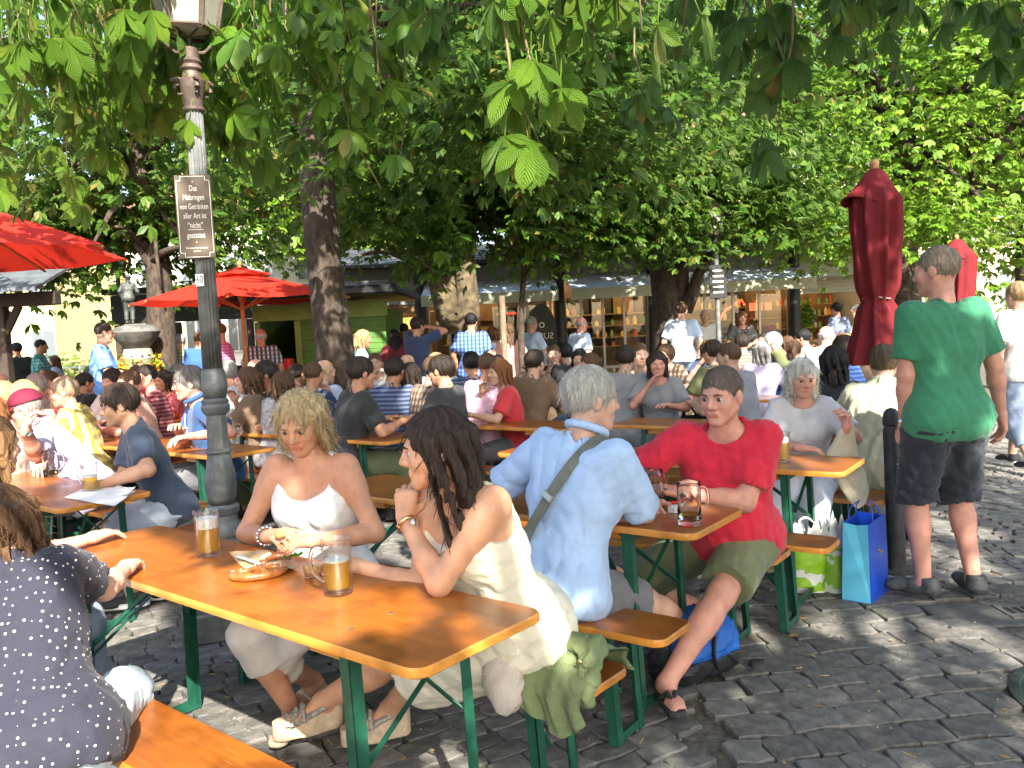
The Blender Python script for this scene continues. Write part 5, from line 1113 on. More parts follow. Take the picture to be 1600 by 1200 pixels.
def person(label, loc, yaw, H=1.72, fem=False, fat=1., seat=None, lean=8, side=0, head=(0, 0, 0), rw=None, lw=None, rh=None, lh=None, rel=None, lel=None, rf=None, lf=None, rfy=0, lfy=0, rkn=None, lkn=None,
           skin=(.5, .29, .2), hair=('short', (.05, .03, .02)), top=None, bottom=None, shoe=None, res=.012, hres=.006, detail=True, group=None, name='person', world=False, extra=None, z0=0., hands=True, glasses=None, cap_hat=None, cat='person', mono=None):
    """one figure; facing local +Y; targets in metres in its own frame (world=True: in world space)"""
    s = H / 1.72; yr = math.radians(yaw); Rz = rotz(yr); base = np.array([loc[0], loc[1], z0]); root = thing(name, label, cat, base, yr, group)
    L = (lambda p: None if p is None else (np.array(p, float) - base) @ Rz) if world else (lambda p: None if p is None else np.array(p, float))
    LD = (lambda v: None if v is None else np.array(v, float) @ Rz) if world else (lambda v: None if v is None else np.array(v, float))
    hipz = (seat + .105 * s) if seat else .92 * s
    hip = np.array([0, 0, hipz]); la, sa = math.radians(lean), math.radians(side)
    sp = nrm([math.sin(sa), math.sin(la) * math.cos(sa), math.cos(la) * math.cos(sa)]); xr = nrm(np.array([1, 0, 0]) - sp * sp[0]); fw = np.cross(sp, xr)
    J = lambda u, x, y: hip + sp * u * s + xr * x * s + fw * y * s
    w = 1. if not fem else .9; bw = fat
    shR, shL = J(.475, .165 * w, -.005), J(.475, -.165 * w, -.005); nb = J(.53, 0, 0)
    hc = nb + (sp * .55 + np.array([0, 0, .45])) * .145 * s + fw * .03 * s
    hy, hp, hr = [math.radians(a) for a in head]; Rh = rotz(hy) @ rotx(-hp) @ roty(hr)
    Rb = np.stack([xr, np.array([0, 1, 0]) - 0 * sp, np.array([0, 0, 1])], 1); Rh = np.array(Rh)
    torso = [cap(J(-.01, -.075, -.02), J(-.01, .075, -.02), .108 * s * bw, None, .05), cap(J(.12, -.045, .0), J(.12, .045, .0), .1 * s * bw * (.95 if fem else 1), None, .08),
             cap(J(.3, -.07 * w, .0), J(.3, .07 * w, .0), .102 * s * (bw * .5 + .5), None, .09), cap(J(.42, -.11 * w, -.01), J(.42, .11 * w, -.01), .075 * s, None, .06), cap(J(.47, -.05, -.01), nb, .06 * s, .05 * s, .05)]
    if fem: torso += [elp(J(.33, -.07, .085), np.array([.058, .06, .06]) * s, .04), elp(J(.33, .07, .085), np.array([.058, .06, .06]) * s, .04)]
    elif bw > 1.08: torso += [elp(J(.12, 0, .07), np.array([.12, .1, .13]) * s * bw, .08)]
    neck = [cap(nb - sp * .03, hc + Rh @ np.array([0, -.022, -.05]) * s, .054 * s * w, .05 * s * w, .03)]
    ua, fa = .285 * s, .255 * s
    dR = L(rw) if rw is not None else shR + np.array([.06, .05, -.5]) * s; dL = L(lw) if lw is not None else shL + np.array([-.06, .05, -.5]) * s
    eR, dR = ik(shR, dR, ua, fa, LD(rel) if rel is not None else (.6, -.5, -.5)); eL, dL = ik(shL, dL, ua, fa, LD(lel) if lel is not None else (-.6, -.5, -.5))
    ar = (.048, .04, .03) if not fem else (.043, .036, .027); ar = [a * s * (bw * .6 + .4) for a in ar]
    arm = lambda sh, e, w_: [cap(sh, sh + (e - sh) * .3, .056 * s * (w * .9 + .1), ar[0] * 1.06, .05), cap(sh, e, ar[0] * 1.1, ar[1], .03), cap(e, e + (w_ - e) * .35, ar[1], ar[1] * 1.03, .02), cap(e + (w_ - e) * .3, w_, ar[1], ar[2] * .85, .02)]
    armR, armL = arm(shR, eR, dR), arm(shL, eL, dL)
    hR, hL = J(-.02, .088, .0), J(-.02, -.088, .0)
    tl, sl_ = .42 * s, .415 * s
    aR = L(rf) if rf is not None else (np.array([.11, .42, .085]) if seat else np.array([.1, .0, .085])); aL = L(lf) if lf is not None else (np.array([-.11, .4, .085]) if seat else np.array([-.1, .0, .085]))
    kR, aR = ik(hR, aR, tl, sl_, LD(rkn) if rkn is not None else ((.15, .7, .7) if seat else (.05, 1, 0))); kL, aL = ik(hL, aL, tl, sl_, LD(lkn) if lkn is not None else ((-.15, .7, .7) if seat else (-.05, 1, 0)))
    tb = bw * .7 + .3
    leg = lambda h, k_, a: [cap(h, k_, .085 * s * tb, .056 * s, .05), cap(k_, k_ + (a - k_) * .35, .054 * s, .053 * s, .03), cap(k_ + (a - k_) * .25, a, .055 * s, .035 * s, .03)]
    legR, legL = leg(hR, kR, aR), leg(hL, kL, aL)
    def foot(a, yw, tilt=0):
        d = np.array([math.sin(math.radians(-yw)), math.cos(math.radians(-yw)), 0]); z = max(a[2] - .06, .0); b0 = np.array([a[0], a[1], z])
        q = lambda u, v, zz: b0 + d * u * s + np.array([d[1], -d[0], 0]) * v * s + np.array([0, 0, zz * s]); return d, q, [cap(a, q(-.025, 0, .034), .034 * s, .032 * s, .02), cap(q(-.02, 0, .034), q(.13, .0, .022), .032 * s, .02 * s, .03), cap(q(.1, .022, .02), q(.16, .018, .015), .02 * s, .015 * s, .02), cap(q(.1, -.022, .02), q(.15, -.02, .014), .018 * s, .013 * s, .02)]
    dfR, qR, ftR = foot(aR, rfy); dfL, qL, ftL = foot(aL, lfy)
    ftc = {}
    bodyp = torso + neck + armR + armL + legR + legL + ftR + ftL
    sk = mono or skin_mat(skin); Vs, Fs, mi = [], [], []; off = 0
    def addm(V, Fq, m=0):
        nonlocal off
        Vs.append(V); Fs.append(Fq + off); mi.append(np.full(len(Fq), m)); off += len(V)
    lo, hi = bounds(bodyp, .03); addm(*polyg(lambda P: d_union(bodyp, P), lo, hi, res))
    hp_, fh = head_prims(hc, Rh, s, fem)
    def fhead(P):
        d = d_union(hp_ + neck, P)
        for ex in (-.032, .032):
            q = d_prim(elp(fh(ex, .094, .003), np.array([.0165, .014, .0072]) * s, .01, Rh), P); h = np.clip(.5 - .5 * (d + q) / .012, 0, 1); d = d * (1 - h) - q * h + .012 * h * (1 - h)
        return d
    lo, hi = bounds(hp_, .02); lo[2] -= .02; V, Fq = polyg(fhead, lo, hi, hres)
    ce = V[Fq].mean(1); ql = ((ce - hc) @ Rh) / s; lips = (np.abs(ql[:, 0]) < .022) & (np.abs(ql[:, 2] + .0625) < .0095) & (ql[:, 1] > .078)
    Vs.append(V); Fs.append(Fq + off); mi.append(np.where(lips, 1, 0)); off += len(V)
    if hands:
        for (w_, e_, hh, right) in ((dR, eR, rh, True), (dL, eL, lh, False)):
            hh = hh or {}; hd = LD(hh.get('d')); pn = LD(hh.get('n')); hd = nrm(w_ - e_) if hd is None else nrm(hd); pn = np.array([0, 0, -1.]) if pn is None else pn
            hp2 = hand_prims(w_, hd, pn, right, hh.get('curl', .35), s * (1 if not fem else .92), hh.get('spread', .12), hh.get('thumb', .5)); lo, hi = bounds(hp2, .015); addm(*polyg(lambda P: d_union(hp2, P), lo, hi, .0042 if detail else .006))
    me = mesh_np('body', np.concatenate(Vs), np.concatenate(Fs), [sk, mono or mt('lips%.2f' % skin[0], (skin[0] * .9, skin[1] * .62, skin[2] * .62), .4)], np.concatenate(mi)); link('body', me, root)
    # ---- clothes
    def garment(nm, f, prims, pad, m, r_=res):
        lo, hi = bounds(prims, pad); V, Fq = polyg(f, lo, hi, r_)
        if len(Fq): return link(nm, mesh_np(nm, V, Fq, m if isinstance(m, list) else [m]), root)
    plane = lambda P, p0, n_: (P - np.array(p0, np.float32)) @ np.array(n_, np.float32)
    sd_ = int(abs(loc[0] * 1000)) % 997
    if top:
        sl = top.get('sleeve', .5); loose = top.get('loose', .014); hem = top.get('hem', -.1); neckr = top.get('neck', .088); tp = list(torso) + neck
        if hem < -.05: tp.append(cap(J(-.03, -.08, -.01), J(-.03, .08, -.01), .115 * s * bw, None, .05))
        slv = []
        for sh, e, w_ in ((shR, eR, dR), (shL, eL, dL)):
            if sl <= 0: continue
            t1 = min(sl, 1.); end = sh + (e - sh) * t1; sv = [cap(sh, end + nrm(e - sh) * .03, .06 * s * (w * .9 + .1), (ar[0] + (.016 if sl <= 1 else .004)), .05)]; ct = (end, nrm(e - sh))
            if sl > 1: end = e + (w_ - e) * (sl - 1); sv = [cap(sh, e, .06 * s, ar[0] * 1.05 + .004, .05), cap(e, end + nrm(w_ - e) * .03, ar[1] + .008, ar[1] * 1.02 + .006, .03)]; ct = (end, nrm(w_ - e))
            slv.append((sv, ct))
        wr = top.get('wr', .005); strap = top.get('strap')
        def ftop(P):
            d = d_union(tp, P, loose)
            hmin = plane(P, J(hem, 0, 0), -sp); d = np.maximum(np.maximum(d, hmin), plane(P, nb + sp * .004 * s, nrm(sp + fw * .45)))
            for sv, (end, dv) in slv:
                q = np.maximum(d_union(sv, P, loose * .6), plane(P, end, dv)); h = np.clip(.5 + .5 * (q - d) / .04, 0, 1); d = q * (1 - h) + d * h - .04 * h * (1 - h)
            d = d + folds(P, wr * .75, 19, sd_, (1.2, 1.2, .45)) + folds(P, wr * .3, 46, sd_ + 1, (1, 1, .5))
            nc = np.sqrt((((P - (nb + fw * .03 * s + sp * .015).astype(np.float32)) * np.array([1, .85, 1.15], np.float32)) ** 2).sum(1)) - neckr * s
            if top.get('tank'):
                nc = np.minimum(nc, np.sqrt((((P - (J(.5, 0, .06)).astype(np.float32)) * np.array([.85, 1, .8], np.float32)) ** 2).sum(1)) - .105 * s)
                for sh in (shR, shL): nc = np.minimum(nc, np.sqrt(((P - (sh + xr * (.03 if sh is shR else -.03) * s - sp * .02 * s).astype(np.float32)) ** 2).sum(1)) - .1 * s)
            if top.get('strapless'): nc = np.minimum(nc, -plane(P, J(top['strapless'], 0, 0), -nrm(sp - fw * .1)) * 1.0)
            if top.get('vneck'): nc = np.minimum(nc, np.sqrt((((P - J(.45, 0, .1).astype(np.float32)) * np.array([1.6, 1, .8], np.float32)) ** 2).sum(1)) - .06 * s)
            return np.maximum(d, -nc)
        garment(top.get('name', 'shirt'), ftop, tp + [p for sv, _ in slv for p in sv], .06, mono or top['m'])
        if top.get('collar'):
            cp = []; R0 = .07 * s * w
            for k in range(14):
                a0, a1 = [math.pi * 2 * (q / 16) + math.pi * .5 + .4 for q in (k, k + 1)]
                g_ = lambda a: nb + sp * (.034 + .012 * -math.sin(a)) * s + xr * math.cos(a) * R0 + fw * (math.sin(a) * R0 + .012 * s); cp.append(cap(g_(a0), g_(a1), .014 * s, None, .01))
            garment('collar', lambda P: d_union(cp, P), cp, .02, mono or top.get('cm', top['m']), .006)
    if bottom:
        ln = bottom.get('len', .8); lo_ = bottom.get('loose', .016); pp = [cap(J(-.01, -.075, -.02), J(-.01, .075, -.02), .11 * s * bw, None, .05), cap(J(.05, -.06, -.005), J(.05, .06, -.005), .105 * s * bw, None, .06)]; cuts = []
        lg = []
        for h, k_, a in ((hR, kR, aR), (hL, kL, aL)):
            if ln <= 1: end = h + (k_ - h) * ln; q = [cap(h, end + nrm(k_ - h) * .04, .092 * s * tb, .07 * s * (bottom.get('flare', 1.)), .05)]; cuts.append((end, nrm(k_ - h)))
            else: end = k_ + (a - k_) * (ln - 1); q = [cap(h, k_, .092 * s * tb, .064 * s, .05), cap(k_, end + nrm(a - k_) * .04, .064 * s, .055 * s * bottom.get('flare', 1.), .03)]; cuts.append((end, nrm(a - k_)))
            lg.append(q)
        wst = bottom.get('waist', (top.get('hem', -.1) + .05) if top else .1)
        def fbot(P):
            d = np.maximum(d_union(pp, P, lo_), plane(P, J(wst, 0, 0), sp))
            if bottom.get('skirt'):
                sk_ = [cap(hR, kR, .11 * s, .095 * s, .1), cap(hL, kL, .11 * s, .095 * s, .12), cap((hR + hL) / 2, (kR + kL) / 2, .1 * s, .09 * s, .1)]; q = d_union(sk_, P, lo_)
                end = (hR + hL) / 2 + ((kR + kL) / 2 - (hR + hL) / 2) * ln; q = np.maximum(q, plane(P, end, nrm((kR + kL) - (hR + hL)))); h = np.clip(.5 + .5 * (q - d) / .06, 0, 1); d = q * (1 - h) + d * h - .06 * h * (1 - h)
            else:
                for q_, (end, dv) in zip(lg, cuts):
                    q = np.maximum(d_union(q_, P, lo_), plane(P, end, dv)); h = np.clip(.5 + .5 * (q - d) / .05, 0, 1); d = q * (1 - h) + d * h - .05 * h * (1 - h)
            return d + folds(P, bottom.get('wr', .005) * .7, 26, sd_ + 5, (1, .6, 1)) + folds(P, .001, 60, sd_ + 6)
        garment(bottom.get('name', 'trousers'), fbot, pp + [p for q in lg for p in q], .07, mono or bottom['m'])
    if shoe:
        for d_, q, ft, nm in ((dfR, qR, ftR, 'R'), (dfL, qL, ftL, 'L')):
            zz = float(q(0, 0, 0)[2])
            if shoe['kind'] == 'shoe':
                pr = [cap(q(-.03, 0, .035), q(.13, 0, .026), .038 * s, .028 * s, .03), cap(q(.1, .02, .022), q(.165, .012, .02), .025 * s, .02 * s, .02), cap(q(.1, -.018, .022), q(.155, -.014, .02), .023 * s, .02 * s, .02), cap(q(-.03, 0, .03), q(-.025, 0, .075), .04 * s, .04 * s, .02)]
                garment('shoe', lambda P: np.maximum(np.maximum(d_union(pr, P, .004), zz + .012 - P[:, 2]), P[:, 2] - zz - .085 * s), pr, .02, mono or shoe['m'], .008 if detail else .012)
            sl2 = [cap(q(-.04, 0, 0.0), q(.06, .004, 0.0), .036 * s, .036 * s, .02), cap(q(.05, 0, 0), q(.15, .008, 0), .036 * s, .034 * s, .03)]; hh = shoe.get('h', .02); wd = shoe.get('wedge', 0)
            def fsole(P):
                u = (P - q(0, 0, 0).astype(np.float32)) @ d_.astype(np.float32); topz = zz + hh + (wd * np.clip(.1 - u, 0, .14) / .14 if wd else 0)
                P2 = P.copy(); P2[:, 2] = zz; return np.maximum(np.maximum(d_union(sl2, P2, .003), P[:, 2] - topz), zz - .002 - (wd * .9) - P[:, 2])
            lo, hi = bounds(sl2, .02); hi[2] = zz + hh + wd + .02; lo[2] = zz - .02 - wd; V, Fq = polyg(fsole, lo, hi, .007 if detail else .012); link('sole', mesh_np('sole', V, Fq, [mono or shoe.get('sm', shoe['m'])]), root)
            if shoe['kind'] in ('sandal', 'flip'):
                st_ = [(q(.06, .045, .015), q(.1, .0, .055), q(.105, -.045, .012))] if shoe['kind'] == 'sandal' else [(q(.045, .044, .012), q(.08, .02, .052), q(.125, .008, .028)), (q(.045, -.042, .012), q(.08, -.01, .052), q(.125, .008, .028))]
                if shoe.get('sling'): st_ += [(q(.07, .044, .03), q(-.03, .042, .062), q(-.065, 0, .066)), (q(.07, -.044, .03), q(-.03, -.042, .062), q(-.065, 0, .066))]
                if shoe.get('wide'): st_ += [(q(.08, .045, .015), q(.115, .0, .045), q(.125, -.045, .012)), (q(.04, .045, .02), q(.075, .0, .066), q(.08, -.045, .015)), (q(.09, .04, .02), q(.135, 0, .038), q(.14, -.036, .012))]
                b = MB()
                for a0, a1, a2 in st_: b.tube([a0 + (a1 - a0) * t * 2 if t < .5 else a1 + (a2 - a1) * (t - .5) * 2 for t in np.linspace(0, 1, 7)], .011 if not shoe.get('thin') else .007, 6)
                b.build('strap', shoe['m'], root, 3.2)
    # ---- hair, eyes, extras on the head
    if hair:
        g, lo, hi = hair_sdf(hair[0], hc, Rh, s, sd_); V, Fq = polyg(g, lo, hi, hres if detail else hres * 1.3); 
        if not mono and hair[0] != 'bald': V, Fq = strands(V, Fq, 1500 if detail else 420, {'long': .05, 'mid': .055, 'bob': .05, 'pony': .04, 'crop': .014, 'curly': .03}.get(hair[0], .03) * s, sd_, np.array(hc) + [0, 0, .1 * s], hair[0])
        link('hair', mesh_np('hair', V, Fq, [mono or hair_mat(hair[1])]), root)
    if detail and not mono:
        for ex in (-.032, .032):
            b = MB(); b.ell((0, 0, 0), (.0125 * s,) * 3, 14, 10); me = b.mesh('eye', [mt('eye_white', (.42, .39, .37), .3), mt('eye_iris', (.06, .045, .03), .15)], 3.2)
            for pl in me.polygons: pl.material_index = 1 if pl.center.normalized().y > .68 else 0
            o = link('eye', me, root); o.matrix_local = Matrix.Translation(Vector(tuple(fh(ex, .0762, .003)))) @ Matrix(Rh.tolist()).to_4x4()
        for sx_ in (-1, 1):
            b = MB(); b.tube([fh(sx_ * .016, .0945, .02), fh(sx_ * .032, .0935, .026), fh(sx_ * .048, .083, .021)], [.0032, .0036, .002], 5); b.build('eyebrow', hair_mat(tuple(c_ * .6 for c_ in (hair[1] if hair else (.1, .07, .05)))), root, 3.2)
    if glasses:
        b = MB(); gm = glasses
        for sx_ in (-1, 1):
            ring = [fh(sx_ * .033 + .024 * math.cos(t), .102, .002 + .018 * math.sin(t)) for t in np.linspace(0, 2 * PI, 14)]; b.tube(ring, .0018, 5); b.tube([fh(sx_ * .057, .1, .006), fh(sx_ * .075, .06, .006), fh(sx_ * .078, -.005, .004)], .0018, 5)
        b.tube([fh(-.009, .104, .006), fh(.009, .104, .006)], .0018, 5); o = b.build('glasses', mt('spec_frame', (.04, .04, .045), .4), root, 3.2)
        if gm == 'sun':
            for sx_ in (-1, 1): b = MB(); b.ell(fh(sx_ * .033, .1015, .002), (.024, .002, .019), 14, 8, Rh); b.build('lens', mt('dark_lens', (.008, .008, .009), .08), root, 3.2)
    if cap_hat:
        hk, hm = cap_hat[:2]; R32 = np.array(Rh, np.float32)
        def fhat(P):
            q = ((P - np.array(hc, np.float32)) @ R32) / s; w_ = (q - np.array([0, -.016, .04], np.float32)) / np.array([.092, .108, .098], np.float32); k = np.sqrt((w_ * w_).sum(1)); d = (k - 1) * .09
            if hk == 'cap':
                d = np.maximum(d, -(q[:, 2] - .045)); br = np.maximum(np.sqrt((q[:, 0] / 1.0) ** 2 + (q[:, 1] - .07) ** 2) - .088, np.abs(q[:, 2] - .048 + .5 * np.clip(q[:, 1] - .08, 0, 1) + 3.5 * q[:, 0] ** 2) - .004)
                br = np.maximum(br, -(q[:, 1] - .05)); d = np.minimum(d, br)
            else:
                d = np.maximum(d, -(q[:, 2] - .04)); rr = np.sqrt(q[:, 0] ** 2 + (q[:, 1] + .015) ** 2); d = np.minimum(d, np.maximum(rr - .15, np.abs(q[:, 2] - .045 + .15 * (rr - .09)) - .005))
            return d * s
        V, Fq = polyg(fhat, np.array(hc) - [.2 * s, .2 * s, .06], np.array(hc) + [.2 * s, .2 * s, .2 * s], .0055 if detail else .008); link('hat' if hk != 'cap' else 'cap', mesh_np('hat', V, Fq, [mono or hm]), root)
    if extra: extra(root, dict(J=J, sp=sp, fw=fw, xr=xr, hc=hc, Rh=Rh, fh=fh, dR=dR, dL=dL, eR=eR, eL=eL, shR=shR, shL=shL, s=s, nb=nb, hip=hip, kR=kR, kL=kL, aR=aR, aL=aL))
    return root
# ================================================================ PEOPLE NEAR THE CAMERA
def on_row(key, db, t):
    nr, yw = NR[key]; a_, b_ = ab(yw); return nr + b_ * db + a_ * t
SK_TAN = (.5, .25, .15); SK = (.56, .33, .24); SK_RED = (.55, .27, .2); SK_DK = (.36, .2, .13)
c_white = cloth((.72, .72, .7)); c_cream = cloth((.68, .64, .5)); c_ltblue = cloth((.36, .5, .72)); c_red = cloth((.55, .015, .04)); c_green = cloth((.035, .2, .1)); c_navy = cloth((.05, .07, .11)); c_lilac = cloth((.5, .42, .58))
c_khaki = cloth((.13, .15, .07)); c_blackn = cloth((.018, .022, .032)); c_grey = cloth((.13, .13, .14)); c_denim = cloth((.25, .32, .45)); c_polo = cloth((.03, .09, .24)); c_beige = cloth((.42, .4, .28)); c_wpants = cloth((.6, .63, .72)); c_ltgrey = cloth((.52, .5, .5))
m_sole = M('rubber_dark', (.03, .03, .032), .7); m_cork = M('cork', (.5, .38, .26), .8, var=.2, vs=40); m_snake = M('snake_leather', (.45, .42, .36), .5, col2=(.12, .11, .1), vs=120); m_gold = M('gold', (.8, .5, .25), .25, 1.); m_silver = M('silver', (.75, .75, .75), .2, 1.)
def watch(p, d, r, m_band, m_face, root, face_dir=(0, 0, 1)):
    R_ = align(d); b = MB(); b.tube([np.array(p) + R_ @ np.array([r * math.cos(t), r * math.sin(t), 0]) for t in np.linspace(0, 2 * PI, 20)], .007, 6); b.build('watch_band', m_band, root, 3.2)
    f = nrm(face_dir); b = MB(); b.lathe([(.0, .006), (.014, .006), (.017, 0), (.017, -.006)], 16, caps=False); v = np.array(b.v) @ align(f).T + np.array(p) + f * (r + .003); b.v = [tuple(q) for q in v]; b.build('watch_face', m_face, root, 3.2)
# --- woman with blond hair eating, white sleeveless top
def ex1(root, k):
    R_ = align(k['dR'] - k['eR']); w_ = k['dR'] - nrm(k['dR'] - k['eR']) * .02
    b = MB()
    for i in range(14):
        t = 2 * PI * i / 14; b.ell(w_ + R_ @ np.array([.034 * math.cos(t), .034 * math.sin(t), 0]), (.007, .007, .007), 8, 6)
    b.build('bracelet', m_silver, root, 3.2)
c = on_row('A', .82, 1.4)
person('blond woman in a white sleeveless top with a silver bracelet eating a pretzel', c, 166, 1.75, True, 1.06, .46, 11, 0, (4, 26, 0), at(418, 838, 3.13), at(490, 845, 3.12), dict(n=(.3, .2, -1), curl=.75, d=(.55, -.5, .15)), dict(n=(-.3, .2, -1), curl=.8, d=(-.6, -.45, .1)), (-.5, .2, -.6), (.55, .1, -.6),
       rf=onz(447, 1165, 0) + [0, .12, .085], lf=onz(468, 1135, 0) + [.0, .25, .085], rfy=10, lfy=0, skin=SK_TAN, hair=('bob', (.4, .3, .16)), top=dict(m=c_white, tank=1, sleeve=0, loose=.012, hem=-.12, wr=.004), bottom=dict(m=cloth((.6, .55, .5)), len=1.36, loose=.008, flare=1.25, wr=.003), shoe=dict(kind='sandal', m=m_cork, h=.02), world=True, extra=ex1, res=.0105, hres=.005)
# --- woman with long dark hair, cream dress
def ex2(root, k):
    watch(k['dL'] - nrm(k['dL'] - k['eL']) * .015, k['dL'] - k['eL'], .031, m_gold, m_silver, root, nrm(-k['fw'] * .2 - k['xr']))
c = on_row('A', .78, .38)
person('woman with long dark hair in a cream strap dress resting her chin on her hand', c, 138, 1.76, True, 1.04, .46, 22, 3, (-40, 6, 0), at(560, 885, 2.78), at(634, 812, 2.66), dict(n=(-.3, .2, -.9), curl=.55), dict(n=(0, .3, -.1), curl=1.1, d=(.05, .25, 1)), (-.3, -.2, -.9), (-.25, -.5, -1),
       rf=onz(470, 1165, 0) + [.02, .06, .12], lf=onz(620, 1150, 0) + [-.02, -.02, .12], rfy=-20, lfy=-25, skin=(.6, .32, .19), hair=('long', (.035, .022, .016)), top=dict(m=c_cream, name='dress', sleeve=0, tank=1, loose=.016, hem=-.2, wr=.006), bottom=dict(m=c_cream, name='dress_skirt', skirt=1, len=.95, loose=.03, wr=.008, waist=.16), shoe=dict(kind='sandal', m=m_snake, sm=m_cork, h=.022, wedge=.05, sling=1, wide=1), world=True, extra=ex2, res=.0105, hres=.005)
# --- man in light blue shirt, seen from behind
def ex3(root, k):
    J = k['J']; pts = [J(.52, .1, .06), J(.545, .095, -.01), J(.5, .085, -.075), J(.4, .045, -.122), J(.28, -.01, -.137), J(.15, -.07, -.14), J(.04, -.13, -.125), J(-.02, -.175, -.06)]; b = MB(); P = np.array(pts); P = np.concatenate([P[[i]] * (1 - t) + P[[i + 1]] * t for i in range(7) for t in (0, .33, .66)] + [P[[7]]]); P[1:-1] = (P[:-2] + P[1:-1] + P[2:]) / 3
    T = np.gradient(P, axis=0); wv = np.array([nrm(np.cross(t_, k['fw'])) for t_ in T]); o = -k['fw'] * .004; G = np.stack([P - wv * .023, P + wv * .023, P + wv * .023 + o, P - wv * .023 + o], 1); b.grid(G, True); b.build('bag_strap', M('strap_grey', (.14, .15, .12), .8, var=.25, vs=18, bump=.4, bs=300), root, .7)
    b = MB(); q = J(.3, 0, -.146); d_ = nrm(J(.28, -.01, -.137) - J(.4, .045, -.122)); R_ = align(d_, k['fw']); b.box(q, (.056, .012, .03), R_, ch=.004); b.build('strap_buckle', m_stud, root)
c = on_row('B', -.16, .51)
person('grey haired man in a pale blue shirt with a bag strap across his back', c, -44, 1.86, False, 1.02, .45, 14, 4, (-30, 6, 0), at(905, 790, 3.42), at(855, 775, 3.72), dict(n=(0, 0, -1), curl=.4), None, (1, -.1, -.55), (-.7, .3, -.5), rf=onz(1118, 1022, 0) + [0, 0, .085], lf=onz(925, 1098, 0) + [0, 0, .085], rfy=-20, lfy=10,
       rkn=(.1, .3, 1), skin=SK, hair=('short', (.42, .4, .36)), top=dict(m=c_ltblue, sleeve=.93, loose=.02, hem=-.1, wr=.0065, collar=1), bottom=dict(m=c_grey, len=.85, loose=.02), shoe=dict(kind='flip', m=m_sole, h=.022, sm=m_sole), world=True, extra=ex3, res=.0105, hres=.006)
# --- man in red shirt, khaki shorts
c = np.array([1.0, 3.86])
person('man in a bright red shirt and olive shorts stretching out one bare leg', c, 160, 1.83, False, 1.12, .45, 20, 0, (-22, 8, 0), at(1010, 782, 3.55), at(1068, 770, 3.62), dict(n=(.2, .6, -.4), curl=.75), dict(n=(-.2, .2, -.8), curl=.5), (-.8, .1, -.6), (1.0, -.1, -.55), lf=onz(1035, 1098, 0) + [.02, .0, .085], rf=onz(1100, 985, 0) + [0, .1, .085], lfy=25, rfy=-30,
       lkn=(.45, -.35, .8), rkn=(-1, -.35, .25), skin=SK_RED, hair=('crop', (.12, .09, .07)), top=dict(m=c_red, sleeve=.75, loose=.02, hem=-.08, wr=.006), bottom=dict(m=c_khaki, len=.86, loose=.024, flare=1.15, wr=.007, name='shorts'), shoe=dict(kind='flip', m=m_sole, h=.024), world=True, res=.0105, hres=.005)
# --- woman in pale grey shirt with the canvas bag
c = on_row('C', .93, .48)
person('silver haired woman in a pale grey shirt and white trousers holding a canvas bag', c, 170, 1.64, True, 1.02, .45, 8, 0, (6, 14, 0), onz(1250, 700, .79), at(1322, 668, 4.72), dict(n=(0, .1, -1), curl=.35, d=(.9, -.15, -.1)), dict(n=(-.6, 0, .2), curl=1.1, d=(0, -.1, 1)), (-.7, .1, -.6), (.7, -.1, -.8), rf=onz(1210, 900, 0) + [0, .15, .085], lf=onz(1262, 900, 0) + [0, .2, .085], skin=SK_RED, hair=('mid', (.5, .48, .43)),
       top=dict(m=c_ltgrey, sleeve=.8, loose=.022, wr=.006), bottom=dict(m=c_wpants, len=1.85, loose=.028, flare=1.3), shoe=dict(kind='sandal', m=m_cork, h=.02), world=True, res=.011, hres=.0055)
# --- dark haired person behind her; beige shirt
c = at(1298, 600, 6.0)[:2]
person('dark haired person in a black top behind the woman with the canvas bag', c, -30, 1.7, True, 1., .45, 10, 0, (20, 5, 0), skin=SK, hair=('mid', (.015, .012, .012)), top=dict(m=cloth((.02, .02, .022)), sleeve=.8), bottom=dict(m=c_grey, len=1.9), shoe=dict(kind='shoe', m=m_sole), res=.014, hres=.007, lw=(-.15, .4, .85), rw=(.15, .42, .85), detail=False)
c = on_row('D', -.17, .1)
person('person in a loose beige shirt with sun flecks on the back, seated behind the bollard', c, -34, 1.74, False, 1.12, .45, 12, 0, (10, 10, 0), skin=SK, hair=('short', (.1, .07, .035)), top=dict(m=c_beige, sleeve=.85, loose=.028, wr=.009, hem=-.14, collar=1), bottom=dict(m=c_grey, len=1.9), shoe=dict(kind='shoe', m=m_sole), res=.012, hres=.007, lw=(-.18, .42, .84), rw=(.2, .42, .84), detail=False)
# --- standing man in green
def ex8(root, k): watch(k['dL'] + nrm(k['eL'] - k['dL']) * .02, k['dL'] - k['eL'], .034, m_sole, m_silver, root, -k['xr'] - k['fw'] * .5)
sh_tr = M('trainer', (.02, .022, .025), .7, col2=(.14, .15, .14), vs=12)
person('tall standing man in a green T-shirt and black cargo shorts with a wristwatch', (2.28, 4.36), 8, 1.9, False, .98, None, 2, 0, (35, 4, 0), at(1569, 665, 4.5), at(1413, 664, 4.42), dict(n=(-1, .2, 0), curl=.5), dict(n=(1, .3, 0), curl=.85, d=(.0, .1, -1)), (.5, -.6, 0), (-.55, -.75, .1), rf=onz(1528, 934, 0) + [0, .04, .09], lf=onz(1448, 938, 0) + [0, .03, .09], rfy=-12, lfy=38, skin=SK_RED, hair=('crop', (.25, .2, .15)),
       top=dict(m=c_green, sleeve=.75, loose=.02, hem=-.13, wr=.006), bottom=dict(m=c_blackn, len=1.06, loose=.03, flare=1.5, name='cargo_shorts', wr=.008), shoe=dict(kind='shoe', m=sh_tr, sm=m_sole, h=.028), world=True, extra=ex8, res=.0105, hres=.006)
